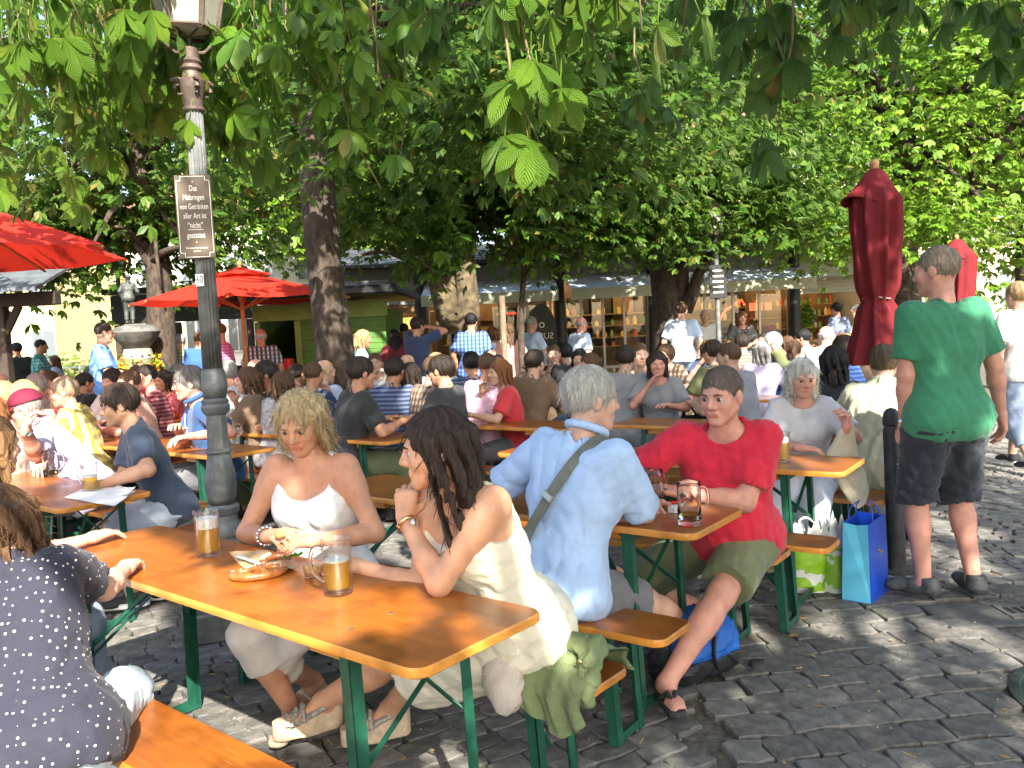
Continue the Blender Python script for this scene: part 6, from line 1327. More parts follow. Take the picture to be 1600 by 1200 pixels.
person('passer-by in a white shirt and dark trousers walking along the lane', (4.75, 7.7), 12, 1.78, False, 1., None, 3, 0, (0, 0, 0), skin=SK, hair=('short', (.3, .2, .1)), top=dict(m=c_white, sleeve=.8), bottom=dict(m=c_denim, len=1.6), shoe=dict(kind='shoe', m=m_sole, sm=c_white), res=.015, hres=.008, detail=False, rf=(.1, .25, .09), lf=(-.1, -.2, .12))
# --- woman in the dotted shirt, nearest the camera
def dots(name, base, dot):
    m = M(name, base, .85, bump=.2, bs=240, sheen=.1); t = m.node_tree; N = t.nodes.new; L = t.links.new; b = t.nodes['Principled BSDF']; tc = N('ShaderNodeTexCoord'); v = N('ShaderNodeTexVoronoi'); v.inputs['Scale'].default_value = 52; v.inputs['Randomness'].default_value = .4
    L(tc.outputs['Object'], v.inputs['Vector']); r = N('ShaderNodeValToRGB'); r.color_ramp.interpolation = 'CONSTANT'; r.color_ramp.elements[0].color = (*dot, 1); r.color_ramp.elements[1].color = (*base, 1); r.color_ramp.elements[1].position = .19; L(v.outputs['Distance'], r.inputs[0]); L(r.outputs[0], b.inputs['Base Color']); wrinkle(m); return m
m_dots = dots('dotted_cotton', (.022, .022, .038), (.6, .52, .45))
c = on_row('A', -.5, .95)
person('woman in a dark blue shirt with small pale dots on the nearest bench', c, 14, 1.64, True, 1.1, .43, 30, -14, (35, 10, -8), on_row('A', .0, 1.45).tolist() + [.8], on_row('A', -.05, 1.75).tolist() + [.72], dict(n=(0, 0, -1), curl=.4), dict(n=(0, 0, -1), curl=.4), (.4, -.6, -.8), (-.8, 0, -.3), skin=(.62, .4, .29), hair=('bob', (.09, .045, .02)), top=dict(m=m_dots, sleeve=.62, loose=.022, hem=-.12, wr=.0065), bottom=dict(m=cloth((.45, .58, .68)), len=1.9, loose=.016), shoe=dict(kind='shoe', m=m_sole), world=True, res=.011, hres=.006)
c = on_row('A', -.28, 2.25)
person('person in a sunlit white shirt at the far end of the nearest bench', c, -60, 1.72, True, 1., .45, 12, 0, (30, 5, 0), on_row('A', .15, 2.05).tolist() + [.8], None, None, None, None, None, skin=SK, hair=('mid', (.2, .11, .05)), top=dict(m=c_white, sleeve=.7, loose=.018), bottom=dict(m=c_denim, len=1.9), shoe=dict(kind='shoe', m=m_sole), world=True, res=.014, hres=.007, detail=False)
# --- left hand tables
c = on_row('A1', .9, .55)
person('young man in a dark navy T-shirt leaning on the table by the lamp', c, 118, 1.8, False, .98, .45, 20, 0, (0, 10, 0), at(172, 752, 4.9), at(160, 756, 4.75), dict(n=(0, .2, -1), curl=.6), dict(n=(0, .2, -1), curl=.6), (-.2, .5, -.7), (.5, -.7, -.6), rf=onz(200, 962, 0) + [0, .1, .085], lf=onz(232, 950, 0) + [0, .1, .085], rfy=-10, lfy=-20, skin=(.5, .28, .18), hair=('short', (.045, .03, .022)), top=dict(m=c_navy, sleeve=.8, loose=.016, wr=.005, vneck=1), bottom=dict(m=cloth((.4, .44, .52)), len=.9, loose=.022), shoe=dict(kind='shoe', m=m_sole, sm=c_white, h=.03), world=True, res=.011, hres=.0055)
def ex12(root, k): watch(k['dL'] + nrm(k['eL'] - k['dL']) * .02, k['dL'] - k['eL'], .033, mt('steel_band', (.3, .32, .34), .3, .9), mt('watch_teal', (.05, .2, .2), .2), root, k['xr'] * -1)
c = on_row('A1', .9, 1.62)
m_cap = M('cap_maroon', (.14, .008, .03), .8, var=.1)
person('heavy man in a lilac shirt and a maroon cap holding his hand to his mouth', c, 112, 1.82, False, 1.25, .45, 30, 0, (0, 14, 0), at(60, 748, 5.2), at(40, 672, 5.15), dict(n=(0, 0, -1), curl=.5), dict(n=(.4, .2, -.2), curl=1., d=(.25, .2, .9)), (-.2, .5, -.7), (.3, -.7, -.9), skin=SK_RED, hair=('crop', (.3, .27, .24)), glasses='clear', cap_hat=('cap', m_cap), top=dict(m=c_lilac, sleeve=.85, loose=.02, wr=.007, collar=1), bottom=dict(m=c_grey, len=1.9), shoe=dict(kind='shoe', m=m_sole), world=True, extra=ex12, res=.012, hres=.006)
def plaid(name, c1, c2, c3, sc=14):
    m = M(name, c1, .85, bump=.2, bs=200); t = m.node_tree; N = t.nodes.new; L = t.links.new; b = t.nodes['Principled BSDF']; tc = N('ShaderNodeTexCoord'); sx_ = N('ShaderNodeSeparateXYZ'); L(tc.outputs['Object'], sx_.inputs[0]); outs = []
    for ax in (0, 2):
        mu = N('ShaderNodeMath'); mu.operation = 'MULTIPLY'; mu.inputs[1].default_value = sc; L(sx_.outputs[ax], mu.inputs[0]); fr = N('ShaderNodeMath'); fr.operation = 'FRACT'; L(mu.outputs[0], fr.inputs[0]); gt = N('ShaderNodeMath'); gt.operation = 'GREATER_THAN'; gt.inputs[1].default_value = .5; L(fr.outputs[0], gt.inputs[0]); outs.append(gt.outputs[0])
    m1 = N('ShaderNodeMix'); m1.data_type = 'RGBA'; m1.inputs[6].default_value = (*c1, 1); m1.inputs[7].default_value = (*c2, 1); L(outs[0], m1.inputs[0]); m2 = N('ShaderNodeMix'); m2.data_type = 'RGBA'; m2.inputs[7].default_value = (*c3, 1); h = N('ShaderNodeMath'); h.operation = 'MULTIPLY'; h.inputs[1].default_value = .55; L(outs[1], h.inputs[0]); L(h.outputs[0], m2.inputs[0]); L(m1.outputs[2], m2.inputs[6]); L(m2.outputs[2], b.inputs['Base Color']); wrinkle(m); return m
m_plaidy = plaid('plaid_yellow', (.62, .5, .04), (.6, .55, .35), (.25, .18, .1)); m_check = plaid('check_blue', (.6, .62, .62), (.03, .05, .1), (.08, .1, .16), 16)
c = at(140, 660, 6.9)[:2]
person('man in a yellow plaid shirt and grey jeans sitting behind the lilac shirt', c, 100, 1.76, False, 1.08, .45, 14, 0, (10, 8, 0), skin=SK_RED, hair=('short', (.3, .22, .15)), top=dict(m=m_plaidy, sleeve=.85, loose=.024), bottom=dict(m=c_grey, len=1.9), shoe=dict(kind='shoe', m=m_sole), res=.014, hres=.007, lw=(-.12, .38, .84), rw=(.15, .4, .84), detail=False)
def ex14(root, k):
    J = k['J']; q = J(.36, .075, .118); b = MB(); b.lathe([(.016, 0), (.022, 0)], 18, caps=False); b.v = [tuple(v) for v in np.array(b.v) @ align(k['fw']).T + q + k['fw'] * .022]; b.build('chest_badge', c_white, root, 3.2)
    b = MB(); b.tube([J(.47, 0, .1), J(.4, .0, .125), J(.33, .0, .13)], .004, 5); b.build('zip', c_white, root)
c = at(338, 650, 6.55)[:2]
person('grey haired man with glasses in a blue polo shirt behind the lamp post', c, 118, 1.86, False, 1.08, .45, 14, 0, (0, 4, 0), at(278, 672, 6.25), at(300, 682, 6.05), dict(n=(0, 0, -1), curl=.5), dict(n=(0, 0, -1), curl=.5), (-.2, .5, -.7), (.6, -.6, -.6), skin=SK_RED, hair=('short', (.16, .15, .14)), glasses='clear', top=dict(m=c_polo, sleeve=.8, loose=.02, collar=1), bottom=dict(m=c_grey, len=1.9), shoe=dict(kind='shoe', m=m_sole), world=True, extra=ex14, res=.012, hres=.006)
# --- bronze figure on the fountain
fz = zf(506)
stt = person('dark bronze figure of a person in a hat and coat standing on the fountain bowl', np.array(ft.location)[:2] + [-.06, -.05], 18, 1.74, False, 1.05, None, 4, 3, (10, 6, 0), rw=(.2, .26, 1.1), lw=(-.22, .12, .95), skin=(.1, .1, .1), hair=('short', (.1, .1, .1)), cap_hat=('hat', m_bronze), top=dict(m=m_bronze, sleeve=1.85, loose=.02, hem=-.2, name='coat', wr=.006), bottom=dict(m=m_bronze, len=1.9, loose=.018), shoe=dict(kind='shoe', m=m_bronze), res=.013, hres=.008, detail=False, name='bronze_statue', z0=fz, mono=m_bronze, cat='statue')
stt.scale = ((zf(425) - fz) / 1.84,) * 3
# ================================================================ THINGS ON THE TABLES
m_gl = thin_glass('mug_glass', (.98, .99, .985), .1, 1.85); m_beer = thin_glass('lager', (1., .8, .24), 0., 1.1, .4, (1., .7, .07)); m_beerp = thin_glass('lager_pale', (1., .88, .45), 0., 1.1, .15, (.9, .7, .2)); m_foam = M('foam', (.93, .91, .84), .9, var=.1, vs=60, bump=.6, bs=150)
def mug(label, pos, hyaw, fill, foam=.0, dim=True, h=.165, r=.045, beer=None):
    t = thing('beer_mug', label, 'beer mug', pos, hyaw, 'glass beer mugs'); n, m_ = 48, 22; b = MB(); rows = []
    for i in range(m_ + 1):
        z = h * i / m_; row = []
        for j in range(n):
            an = 2 * PI * j / n; rr = r * (1.0 if .08 < i / m_ < .93 else .985)
            if dim and .1 < i / m_ < .82: rr *= 1 - .055 * max(0, math.cos(8 * an)) * max(0, math.sin((i / m_ - .1) / .72 * PI * 3)) ** 1 + .012 * math.cos(8 * an) * (math.sin((i / m_ - .1) / .72 * PI * 3) < 0)
            elif not dim and .1 < i / m_ < .75: rr *= 1 - .03 * abs(math.sin(4 * an)) ** 6
            row.append((rr * math.cos(an), rr * math.sin(an), z))
        rows.append(row)
    for rr, z in ((r - .0015, h + .002), (r - .0035, h), (r - .0048, h * .9), (r - .0068, h * .5), (r - .0075, .02), (r * .5, .014), (.001, .013)): rows.append([(rr * math.cos(2 * PI * j / n), rr * math.sin(2 * PI * j / n), z) for j in range(n)])
    rows.insert(0, [(.001 * math.cos(2 * PI * j / n), .001 * math.sin(2 * PI * j / n), .001) for j in range(n)]); b.grid(np.array(rows), True); gm_ = m_gl if fill >= .4 else mt('mug_glass_clear', (.98, .99, .985), .0, trans=1., ior=1.33); b.build('glass', gm_, t, 3.2)
    pts = [(r - .004, 0, h * .82), (r + .018, 0, h * .86), (r + .036, 0, h * .76), (r + .04, 0, h * .55), (r + .03, 0, h * .34), (r + .01, 0, h * .24), (r - .004, 0, h * .22)]; P = np.array(pts); Q = np.concatenate([P[[i]] * (1 - u) + P[[i + 1]] * u for i in range(6) for u in (0, .34, .67)] + [P[[6]]]); Q[1:-1] = (Q[:-2] + 2 * Q[1:-1] + Q[2:]) / 4
    b = MB(); b.tube(Q, .0075, 10); b.build('handle', mt('mug_glass_clear', (.98, .99, .985), .0, trans=1., ior=1.33), t, 3.2)
    if fill > 0: zt = h * fill; b = MB(); b.lathe([(.001, .0135), (r * .5, .0145), (r - .0079, .0205), (r - .0072, h * .5) if zt > h * .5 else (r - .0078, zt * .9), (r - .0066, zt), (.001, zt)], 40, caps=False); b.build('beer', beer or m_beer, t, .7)
    if foam > 0: b = MB(); b.lathe([(.001, h * fill + .0005), (r - .007, h * fill + .0005), (r - .006, h * (fill + foam)), (r * .6, h * (fill + foam) + .004), (.001, h * (fill + foam) + .003)], 30, caps=False); b.build('foam', m_foam, t, 1.)
Zt = .7655
P_ = lambda px, py, z=Zt: onz(px, py, z)
mug('full beer mug with thick foam standing alone on the nearest table', P_(327, 868), 2.2, .62, .22, False, .172)
mug('beer mug two thirds full on the nearest table with its handle towards the pretzel', P_(529, 926), 3.0, .6, .03, False, .172, .047)
mug('nearly empty dimpled mug beside the elbow of the man in red', P_(1021, 793), .6, .32, 0, True, .165, .045, m_beerp)
mug('dimpled mug with little beer at the table corner before the man in red', P_(1078, 819), .3, .22, 0, True, .168, .046, m_beerp)
mug('full dimpled mug with foam before the woman with the canvas bag', P_(1222, 722), 2.5, .66, .16)
mug('beer mug half full in front of the young man in navy', P_(142, 768), 2.8, .5, .05)
mug('empty glass mug before the man in the maroon cap', P_(80, 744), .3, .05, 0)
mug('beer mug just behind the lamp post on the table of the man in blue', P_(362, 690), .3, .4, 0)
# pretzel
pz = P_(405, 900); R_ = rotz(.35)
def curve_pts(P, k=6):
    P = np.array(P, float); out = []
    for i in range(len(P) - 1):
        p0, p1, p2, p3 = P[max(i - 1, 0)], P[i], P[i + 1], P[min(i + 2, len(P) - 1)]
        for u in np.linspace(0, 1, k, endpoint=False): out.append(.5 * (2 * p1 + (p2 - p0) * u + (2 * p0 - 5 * p1 + 4 * p2 - p3) * u * u + (3 * p1 - p0 - 3 * p2 + p3) * u ** 3))
    out.append(P[-1]); return np.array(out)
pp = curve_pts([(.035, -.045, .012), (.0, .0, .026), (-.03, .03, .016), (-.07, .03, .014), (-.085, -.005, .014), (-.05, -.045, .014), (0, -.055, .014), (.05, -.045, .014), (.085, -.005, .014), (.07, .03, .014), (.03, .03, .016), (0, .0, .016), (-.035, -.045, .012)])
t = thing('pretzel', 'glossy brown pretzel lying on the nearest table beside the lettuce', 'pretzel', pz, .4); b = MB(); n_ = len(pp); b.tube(pp, [.007 + .008 * math.sin(PI * i / (n_ - 1)) for i in range(n_)], 10); b.build('dough', M('pretzel_crust', (.32, .11, .025), .28, var=.5, vs=22, bump=.3, bs=60, coat=.3), t, 3.2)
b = MB()
for _ in range(40): q = pp[int(gd.integers(8, n_ - 8))]; b.box(q + [gd.normal(0, .004), gd.normal(0, .004), .0125], (.0025,) * 3)
o = b.build('salt', mt('salt_white', (.8, .8, .78), .5), t, None); o['kind'] = 'stuff'
t = thing('pretzel', 'broken buttered pretzel piece on the paper behind the whole pretzel', 'pretzel', P_(428, 882), 1.2); b = MB(); q = curve_pts([(-.05, 0, .016), (-.02, .03, .018), (.02, .02, .022), (.045, -.015, .02), (.03, -.04, .016)]); b.tube(q, [.013, .016, .017, .016, .012][0:1] * len(q), 10); b.build('dough', mt('pretzel_crust2', (.26, .08, .03), .3, var=.5, vs=25, coat=.3), t, 3.2)
b = MB(); b.tube(q[4:12] + [0, 0, .011], [.008] * len(q[4:12]), 8); b.build('butter', M('butter', (.8, .68, .38), .5, bump=.4, bs=90), t, 3.2)
# paper wrap, plastic knife, lettuce, dip cup, fork
def crumple(name, label, cat, corners, m, amp=.006, n=12, seed=0, thick=.0012, rise=.0):
    r = np.random.default_rng(seed); c = [np.array(q) for q in corners]; P = np.zeros((n, n, 3)); o = sum(c) / 4
    for i in range(n):
        for j in range(n):
            u, v = i / (n - 1), j / (n - 1); P[i, j] = (c[0] * (1 - u) + c[1] * u) * (1 - v) + (c[3] * (1 - u) + c[2] * u) * v - o; P[i, j, 2] += .002 + abs(amp * (noise3(np.array([[u * 3, v * 3, seed]]), 2., seed)[0])) + rise * (abs(u - .5) * 2) ** 4
    b = MB(); b.grid(P); b.grid(P[::-1] - [0, 0, thick]); return b.build(name, m, None, 3.2, loc=o, label=label, cat=cat)
m_paper = M('kraft_paper', (.5, .36, .2), .85, var=.15, vs=12, tl=.2); m_wpaper = M('white_paper', (.75, .74, .72), .8, var=.04)
crumple('paper_wrap', 'brown paper wrap spread under the food on the nearest table', 'paper', [P_(358, 868), P_(400, 905), P_(470, 893), P_(420, 866)], m_paper, .01, seed=3, rise=.012)
t = thing('plastic_knife', 'white plastic knife lying on the brown paper wrap', 'knife', P_(392, 876, .785), 2.35); b = MB(); b.box((0, 0, .0), (.13, .011, .003), ch=.001); b.box((.08, 0, 0), (.05, .016, .0015)); b.build('blade', m_wpaper, t)
t = thing('lettuce_leaf', 'bright green lettuce leaf beside the buttered pretzel', 'lettuce', P_(458, 882), -.6); P = np.zeros((9, 7, 3))
for i in range(9):
    for j in range(7): u, v = i / 8, j / 6 - .5; P[i, j] = (u * .11 - .055, v * .05 * math.sin(PI * (u * .85 + .12)), .012 + .03 * u + .02 * abs(v) + .006 * math.sin(u * 20) * abs(v) * 2)
b = MB(); b.grid(P); b.build('leaf_blade', M('lettuce', (.1, .32, .03), .4, var=.3, vs=20, tl=.3), t, 3.2)
t = thing('dip_cup', 'clear plastic cup of orange cheese spread beside the big beer mug', 'cup', P_(490, 900), 0); b = MB(); b.lathe([(.0, .001), (.028, .001), (.036, .04), (.038, .04), (.0375, .042), (.035, .041), (.0345, .04), (.027, .003), (0, .003)], 32, caps=False); b.build('cup_wall', thin_glass('clear_plastic', (.97, .97, .97), 0., 1.5), t, 3.2)
b = MB(); b.lathe([(0, .004), (.026, .004), (.0325, .03), (.02, .034), (0, .032)], 28, caps=False); b.build('cheese_spread', M('cheese_spread', (.75, .4, .16), .6, var=.2, vs=40, bump=.5, bs=80), t, 3.2)
b = MB(); P = np.zeros((6, 10, 3))
for i in range(6):
    for j in range(10): P[i, j] = (-.03 - i * .012, -.03 + j * .0065, .044 + .006 * math.sin(j) + i * .003)
b.grid(P); b.build('film_lid', thin_glass('film', (.95, .96, .98), 0., 1.6), t, 3.2)
t = thing('plastic_fork', 'white plastic fork half hidden behind the big beer mug', 'fork', P_(505, 908), -.9); b = MB(); b.box((0, 0, .004), (.1, .01, .003), ch=.001)
for k in range(4): b.box((-.066, -.0075 + .005 * k, .006), (.035, .003, .002))
b.build('fork_body', m_wpaper, t)
b = MB(); q = at(437, 836, 3.03); b.ell((0, 0, 0), (.02, .013, .014), 12, 8); b.build('pretzel_bite', mt('pretzel_crust3', (.5, .25, .08), .5, var=.4, vs=40), None, 3.2, loc=q, label='bitten pretzel piece held in the fingers of the blond woman', cat='pretzel piece')
t = thing('match_box', 'small white box with a bar code beside the nearly empty mugs', 'box', P_(1055, 800), .75); b = MB(); b.box((0, 0, .013), (.055, .036, .025), ch=.001); b.build('carton', m_wpaper, t)
for k in range(7): b = MB(); b.box((-.012 + .0038 * k, -.0184, .013), (.0016 + .0008 * (k % 3), .0006, .015)); b.build('bar', m_black, t)
b = MB(); b.box((.028, 0, .013), (.0012, .034, .024)); b.build('blue_side', mt('box_blue', (.02, .06, .35), .5), t)
t = thing('lighter', 'red lighter lying behind the white box', 'lighter', P_(1052, 788), .1); b = MB(); b.box((0, 0, .008), (.05, .018, .013), ch=.005); b.build('case', M('lighter_red', (.6, .03, .02), .3), t); b = MB(); b.box((.034, 0, .008), (.018, .015, .012), ch=.003); b.build('metal_cap', m_stud, t)
crumple('paper_sheet', 'white paper sheet under the arms of the young man in navy', 'paper', [P_(100, 778), P_(178, 792), P_(212, 768), P_(150, 755)], m_wpaper, .004, seed=5)
crumple('paper_napkin', 'folded white napkin at the corner of the table with papers', 'napkin', [P_(165, 775), P_(200, 777), P_(213, 764), P_(185, 760)], m_wpaper, .01, seed=6, rise=.01)
crumple('paper_napkin', 'small crumpled white tissue on the paving under the nearest table', 'napkin', [onz(400, 1062, 0), onz(415, 1064, 0), onz(413, 1050, 0), onz(403, 1048, 0)], m_wpaper, .03, n=7, seed=8, rise=.02)
# ================================================================ BAGS, COAT
def bag_mat(name, lo, mid, hi, z1, z2, sc=9.):
    m = M(name, mid, .45, bump=.3, bs=25, spec=.5); t = m.node_tree; N = t.nodes.new; L = t.links.new; b = t.nodes['Principled BSDF']; tc = N('ShaderNodeTexCoord'); s3 = N('ShaderNodeSeparateXYZ'); L(tc.outputs['Object'], s3.inputs[0]); r = N('ShaderNodeValToRGB'); r.color_ramp.interpolation = 'CONSTANT'; e = r.color_ramp.elements; e[0].color = (*lo, 1); e[1].color = (*hi, 1); e[1].position = z2
    for ps, cc in ((.11, mid), (z1 - .02, hi), (z1 + .015, mid)): k = e.new(ps); k.color = (*cc, 1)
    n = N('ShaderNodeTexNoise'); n.inputs['Scale'].default_value = sc; L(tc.outputs['Object'], n.inputs[0]); ad = N('ShaderNodeMath'); ad.operation = 'MULTIPLY_ADD'; ad.inputs[1].default_value = .16; L(n.outputs[0], ad.inputs[0]); L(s3.outputs[2], ad.inputs[2]); L(ad.outputs[0], r.inputs[0]); L(r.outputs[0], b.inputs['Base Color']); return m
def soft_bag(label, pos, yaw, w, d, h, m, seed, cat='bag', name='plastic_bag', top=.5, hand=True, hm=None):
    t = thing(name, label, cat, pos, yaw, 'shopping bags'); n, k = 26, 40; P = np.zeros((n, k, 3)); r = np.random.default_rng(seed)
    for i in range(n):
        s_ = i / (n - 1); sh = 1 - (1 - top) * max(0, s_ - .55) / .45
        for j in range(k):
            an = 2 * PI * j / k; c_, s2 = math.cos(an), math.sin(an); p = 4; q = (abs(c_) ** p + abs(s2) ** p) ** (-1 / p); P[i, j] = (c_ * q * w / 2 * (1 - .04 * math.sin(s_ * 9)), s2 * q * d / 2 * sh * (1 if s_ > .04 else .9), s_ * h)
            if s_ > .72: P[i, j, 2] += (s_ - .72) * .35 * h * (math.sin(j * .9 + seed) + .6 * math.sin(j * 2.3))
    V = P.reshape(-1, 3); nn = noise3(V, 22, seed) * .012 + noise3(V, 48, seed + 3) * .007; e = V * [1, 1, 0]; e /= np.linalg.norm(e, axis=1)[:, None] + 1e-6; V = V + e * (nn * np.clip(V[:, 2] / .05, 0, 1))[:, None]
    b = MB(); b.grid(V.reshape(n, k, 3), True); b.add([tuple(v) for v in V[:k]], [tuple(range(k))[::-1]]); b.build('bag_body', m, t, 3.2)
    if hand:
        for s2 in (-1, 1): b = MB(); q = curve_pts([(-w * .22, s2 * d * .2, h * .9), (-w * .2, s2 * d * .15, h * 1.08), (0, s2 * d * .05, h * 1.12), (w * .2, s2 * d * .12, h * 1.06), (w * .24, s2 * d * .2, h * .9)]); b.tube(q, .012, 6, ell=.35); b.build('handle', hm or m, t, 3.2)
    return t
W_ = (.68, .7, .66); G_ = (.26, .5, .02)
q = onz(1272, 930, 0); soft_bag('white and lime green plastic bag standing next to the bench end', q + [0, .1, 0], -.25, .19, .15, .37, bag_mat('bag_lime', W_, G_, W_, .17, .37), 3)
q = onz(1312, 928, 0); soft_bag('slim white plastic bag with green spots between the lime bag and the blue bag', q + [0, .08, 0], .5, .13, .15, .39, bag_mat('bag_spots', W_, (.3, .52, .06), W_, .3, .345, 22.), 9, hand=False)
q = onz(1357, 944, 0); t = thing('paper_bag', 'blue paper carrier bag with a light blue narrow side', 'bag', q + [.05, .15, 0], -.72, 'shopping bags')
m_bl = M('bag_blue', (.01, .06, .45), .35, var=.06, bump=.1, bs=20, coat=.2); m_lb = M('bag_lightblue', (.12, .5, .72), .4, var=.05, bump=.1, bs=20)
bw_, bd_, bh_ = .155, .3, .43
for nm, V, m_ in (('gusset_front', [(-bw_ / 2, -bd_ / 2, 0), (bw_ / 2, -bd_ / 2, 0), (bw_ / 2 - .01, -bd_ / 2 + .01, bh_), (0, -bd_ / 2 + .02, bh_ - .012), (-bw_ / 2 + .01, -bd_ / 2 + .01, bh_)], m_lb), ('face_panel', [(bw_ / 2, -bd_ / 2, 0), (bw_ / 2, bd_ / 2, 0), (bw_ / 2 - .01, bd_ / 2, bh_ + .01), (bw_ / 2 - .012, 0, bh_ + .004), (bw_ / 2 - .01, -bd_ / 2 + .01, bh_)], m_bl), ('face_panel', [(-bw_ / 2, bd_ / 2, 0), (-bw_ / 2, -bd_ / 2, 0), (-bw_ / 2 + .01, -bd_ / 2 + .01, bh_), (-bw_ / 2 + .01, bd_ / 2, bh_ + .01)], m_bl), ('gusset_back', [(bw_ / 2, bd_ / 2, 0), (-bw_ / 2, bd_ / 2, 0), (-bw_ / 2 + .01, bd_ / 2, bh_), (bw_ / 2 - .01, bd_ / 2, bh_)], m_bl)):
    V = np.array(V); n_ = nrm(np.cross(V[1] - V[0], V[-1] - V[0])) * .0025; k = len(V); b = MB(); b.add(list(V) + list(V - n_), [tuple(range(k)), tuple(range(2 * k - 1, k - 1, -1))] + [(i, i + k, (i + 1) % k + k, (i + 1) % k) for i in range(k)]); b.build(nm, m_, t, None)
b = MB(); b.box((0, 0, .003), (bw_, bd_, .004)); b.build('bottom', m_bl, t)
for s2 in (-1, 1): b = MB(); b.tube(curve_pts([(s2 * (bw_ / 2 - .013), -.06, bh_ - .02), (s2 * (bw_ / 2 - .02), -.05, bh_ + .06), (s2 * .02, 0, bh_ + .1), (s2 * (bw_ / 2 - .02), .05, bh_ + .06), (s2 * (bw_ / 2 - .013), .06, bh_ - .02)]), .0035, 6); b.build('cord_handle', m_bl, t, 3.2)
for k in range(3): b = MB(); b.box((bw_ / 2 + .0005, -.02 + .03 * k, .27 - .012 * k), (.002, .022, .012)); b.build('gold_mark', m_gold, t)
# rucksack under the bench
def sdf_obj(nm, prims, m, parent, res=.008, infl=0., fold=0., ff=20, seed=0, cut=None, **k):
    lo, hi = bounds(prims, .04); f = lambda P: (lambda d: d if cut is None else np.maximum(d, cut(P)))(d_union(prims, P, infl) + (folds(P, fold, ff, seed) if fold else 0)); V, Fq = polyg(f, lo, hi, res); return link(nm, mesh_np(nm, V, Fq, [m]), parent, **k)
q = np.array([.74, 3.62, 0]); t = thing('rucksack', 'blue and black rucksack on the paving under the bench', 'rucksack', q, .5); m_rb = M('rucksack_blue', (.012, .1, .4), .6, var=.1, bump=.3, bs=90); m_rk = M('rucksack_black', (.012, .013, .016), .6, var=.2, bump=.3, bs=90)
sdf_obj('pack', [cap((-.1, 0, .15), (.13, 0, .15), .1, .09, .05), cap((-.12, 0, .21), (.1, 0, .22), .075, .07, .06), cap((-.1, -.06, .13), (.12, -.05, .13), .08, .08, .05)], m_rb, t, .009, 0, .008, 22, 3, cut=lambda P: .085 - P[:, 2])
sdf_obj('base_panel', [cap((-.12, 0, .09), (.15, 0, .09), .1, .095, .05), cap((-.11, -.06, .07), (.13, -.05, .07), .085, .08, .05)], m_rk, t, .009, 0, .006, 22, 4, cut=lambda P: np.maximum(P[:, 2] - .1, .003 - P[:, 2]))
sdf_obj('front_pocket', [cap((-.17, -.03, .1), (-.15, -.03, .24), .06, .04, .04), cap((-.2, -.02, .05), (-.17, -.03, .16), .04, .04, .04)], m_rk, t, .009, 0, .006, 22, 5, cut=lambda P: .003 - P[:, 2])
b = MB(); b.tube(curve_pts([(.1, -.12, .1), (.2, -.16, .02), (.27, -.1, .012), (.32, -.12, .012)]), .011, 6, ell=.35); b.tube(curve_pts([(.02, -.135, .2), (.0, -.15, .12), (.02, -.15, .06)]), .014, 6, ell=.4); b.build('strap', m_rk, t, 3.2)
# coat and crochet hat on the bench end
NRa, ya = NR['A']; a_, b_ = ab(ya); B0 = NRa + b_ * .69; cw = lambda i, j, z: np.array([*(B0 + a_ * i + b_ * j), z])
t = thing('folded_coat', 'olive green coat thrown over the end of the bench beside the cream dress', 'coat', cw(.1, .1, 0)); o_ = np.array([*cw(.1, .1, 0)]); m_coat = M('coat_olive', (.15, .19, .085), .85, var=.12, vs=9, bump=.35, bs=160); wrinkle(m_coat, 6, .4)
W = lambda i, j, z: cw(i, j, z) - o_
na, nbb = 40, 52; P = np.zeros((na, nbb, 3)); rc = np.random.default_rng(12)
for i in range(na):
    u = i / (na - 1)
    for j in range(nbb):
        v = j / (nbb - 1); L_ = v * (.42 + .05 * math.sin(u * 3.4 + .4) - .1 * max(0, .3 - u)); aa = .005 + .30 * u + .03 * math.sin(v * 4); fo = math.sin(u * 17 + 1.6 * math.sin(v * 3) + .5) * .5 + math.sin(u * 31 + v * 5) * .22 + math.sin(u * 9 - v * 7) * .35
        if L_ < .05: bb, zz, dn = .29 - L_ * .3, .425 + L_ * .9, .012
        elif L_ < .31: bb, zz, dn = .275 - (L_ - .05), .475 + .03 * math.sin((L_ - .05) / .26 * PI) * (.6 + .4 * math.sin(u * 6)), .016
        else:
            h_ = L_ - .31; bb, zz, dn = .012 - .03 * min(1, h_ / .05) - .012 * h_ / .2, .475 - .006 - h_ * .98, .022 * min(1, .3 + h_ / .08)
        top_ = .05 <= L_ < .31; P[i, j] = W(aa + (0 if top_ else .012 * math.sin(v * 9 + u * 3)), bb - (0 if top_ else dn * (fo + .9)), zz + (dn * (fo + .8) if top_ else 0)) + np.array([0, 0, .004])
b = MB(); b.grid(P); b.grid(P[::-1] + np.array([*(b_ * .006), -.006])); b.build('coat_cloth', m_coat, t, 3.2)
sdf_obj('sleeve', [cap(W(.16, .12, .54), W(.06, .13, .54), .035, .035, .03), cap(W(.06, .13, .54), W(.03, .06, .5), .035, .03, .03), cap(W(.03, .06, .5), W(.02, .02, .42), .03, .028, .03)], m_coat, t, .007, 0, .008, 24, 9)
for k in range(3): b = MB(); b.ell(W(.045 - .01 * k, .03 + .02 * k, .53 - .03 * k), (.008, .008, .008), 10, 8); b.build('button', mt('brass_stud', (.7, .55, .25), .25, 1.), t, 3.2)
t = thing('crochet_hat', 'off white crochet hat hanging under the olive coat', 'hat', cw(.3, -.03, 0)); o_ = cw(.3, -.03, 0); m_cro = M('crochet', (.62, .55, .48), .9, bump=1.0, bs=190)
sdf_obj('hat_crown', [elp(cw(.3, -.035, .45) - o_, np.array([.075, .055, .085]), .03), elp(cw(.27, -.06, .41) - o_, np.array([.06, .045, .07]), .03)], m_cro, t, .007, 0, .004, 40, 2)
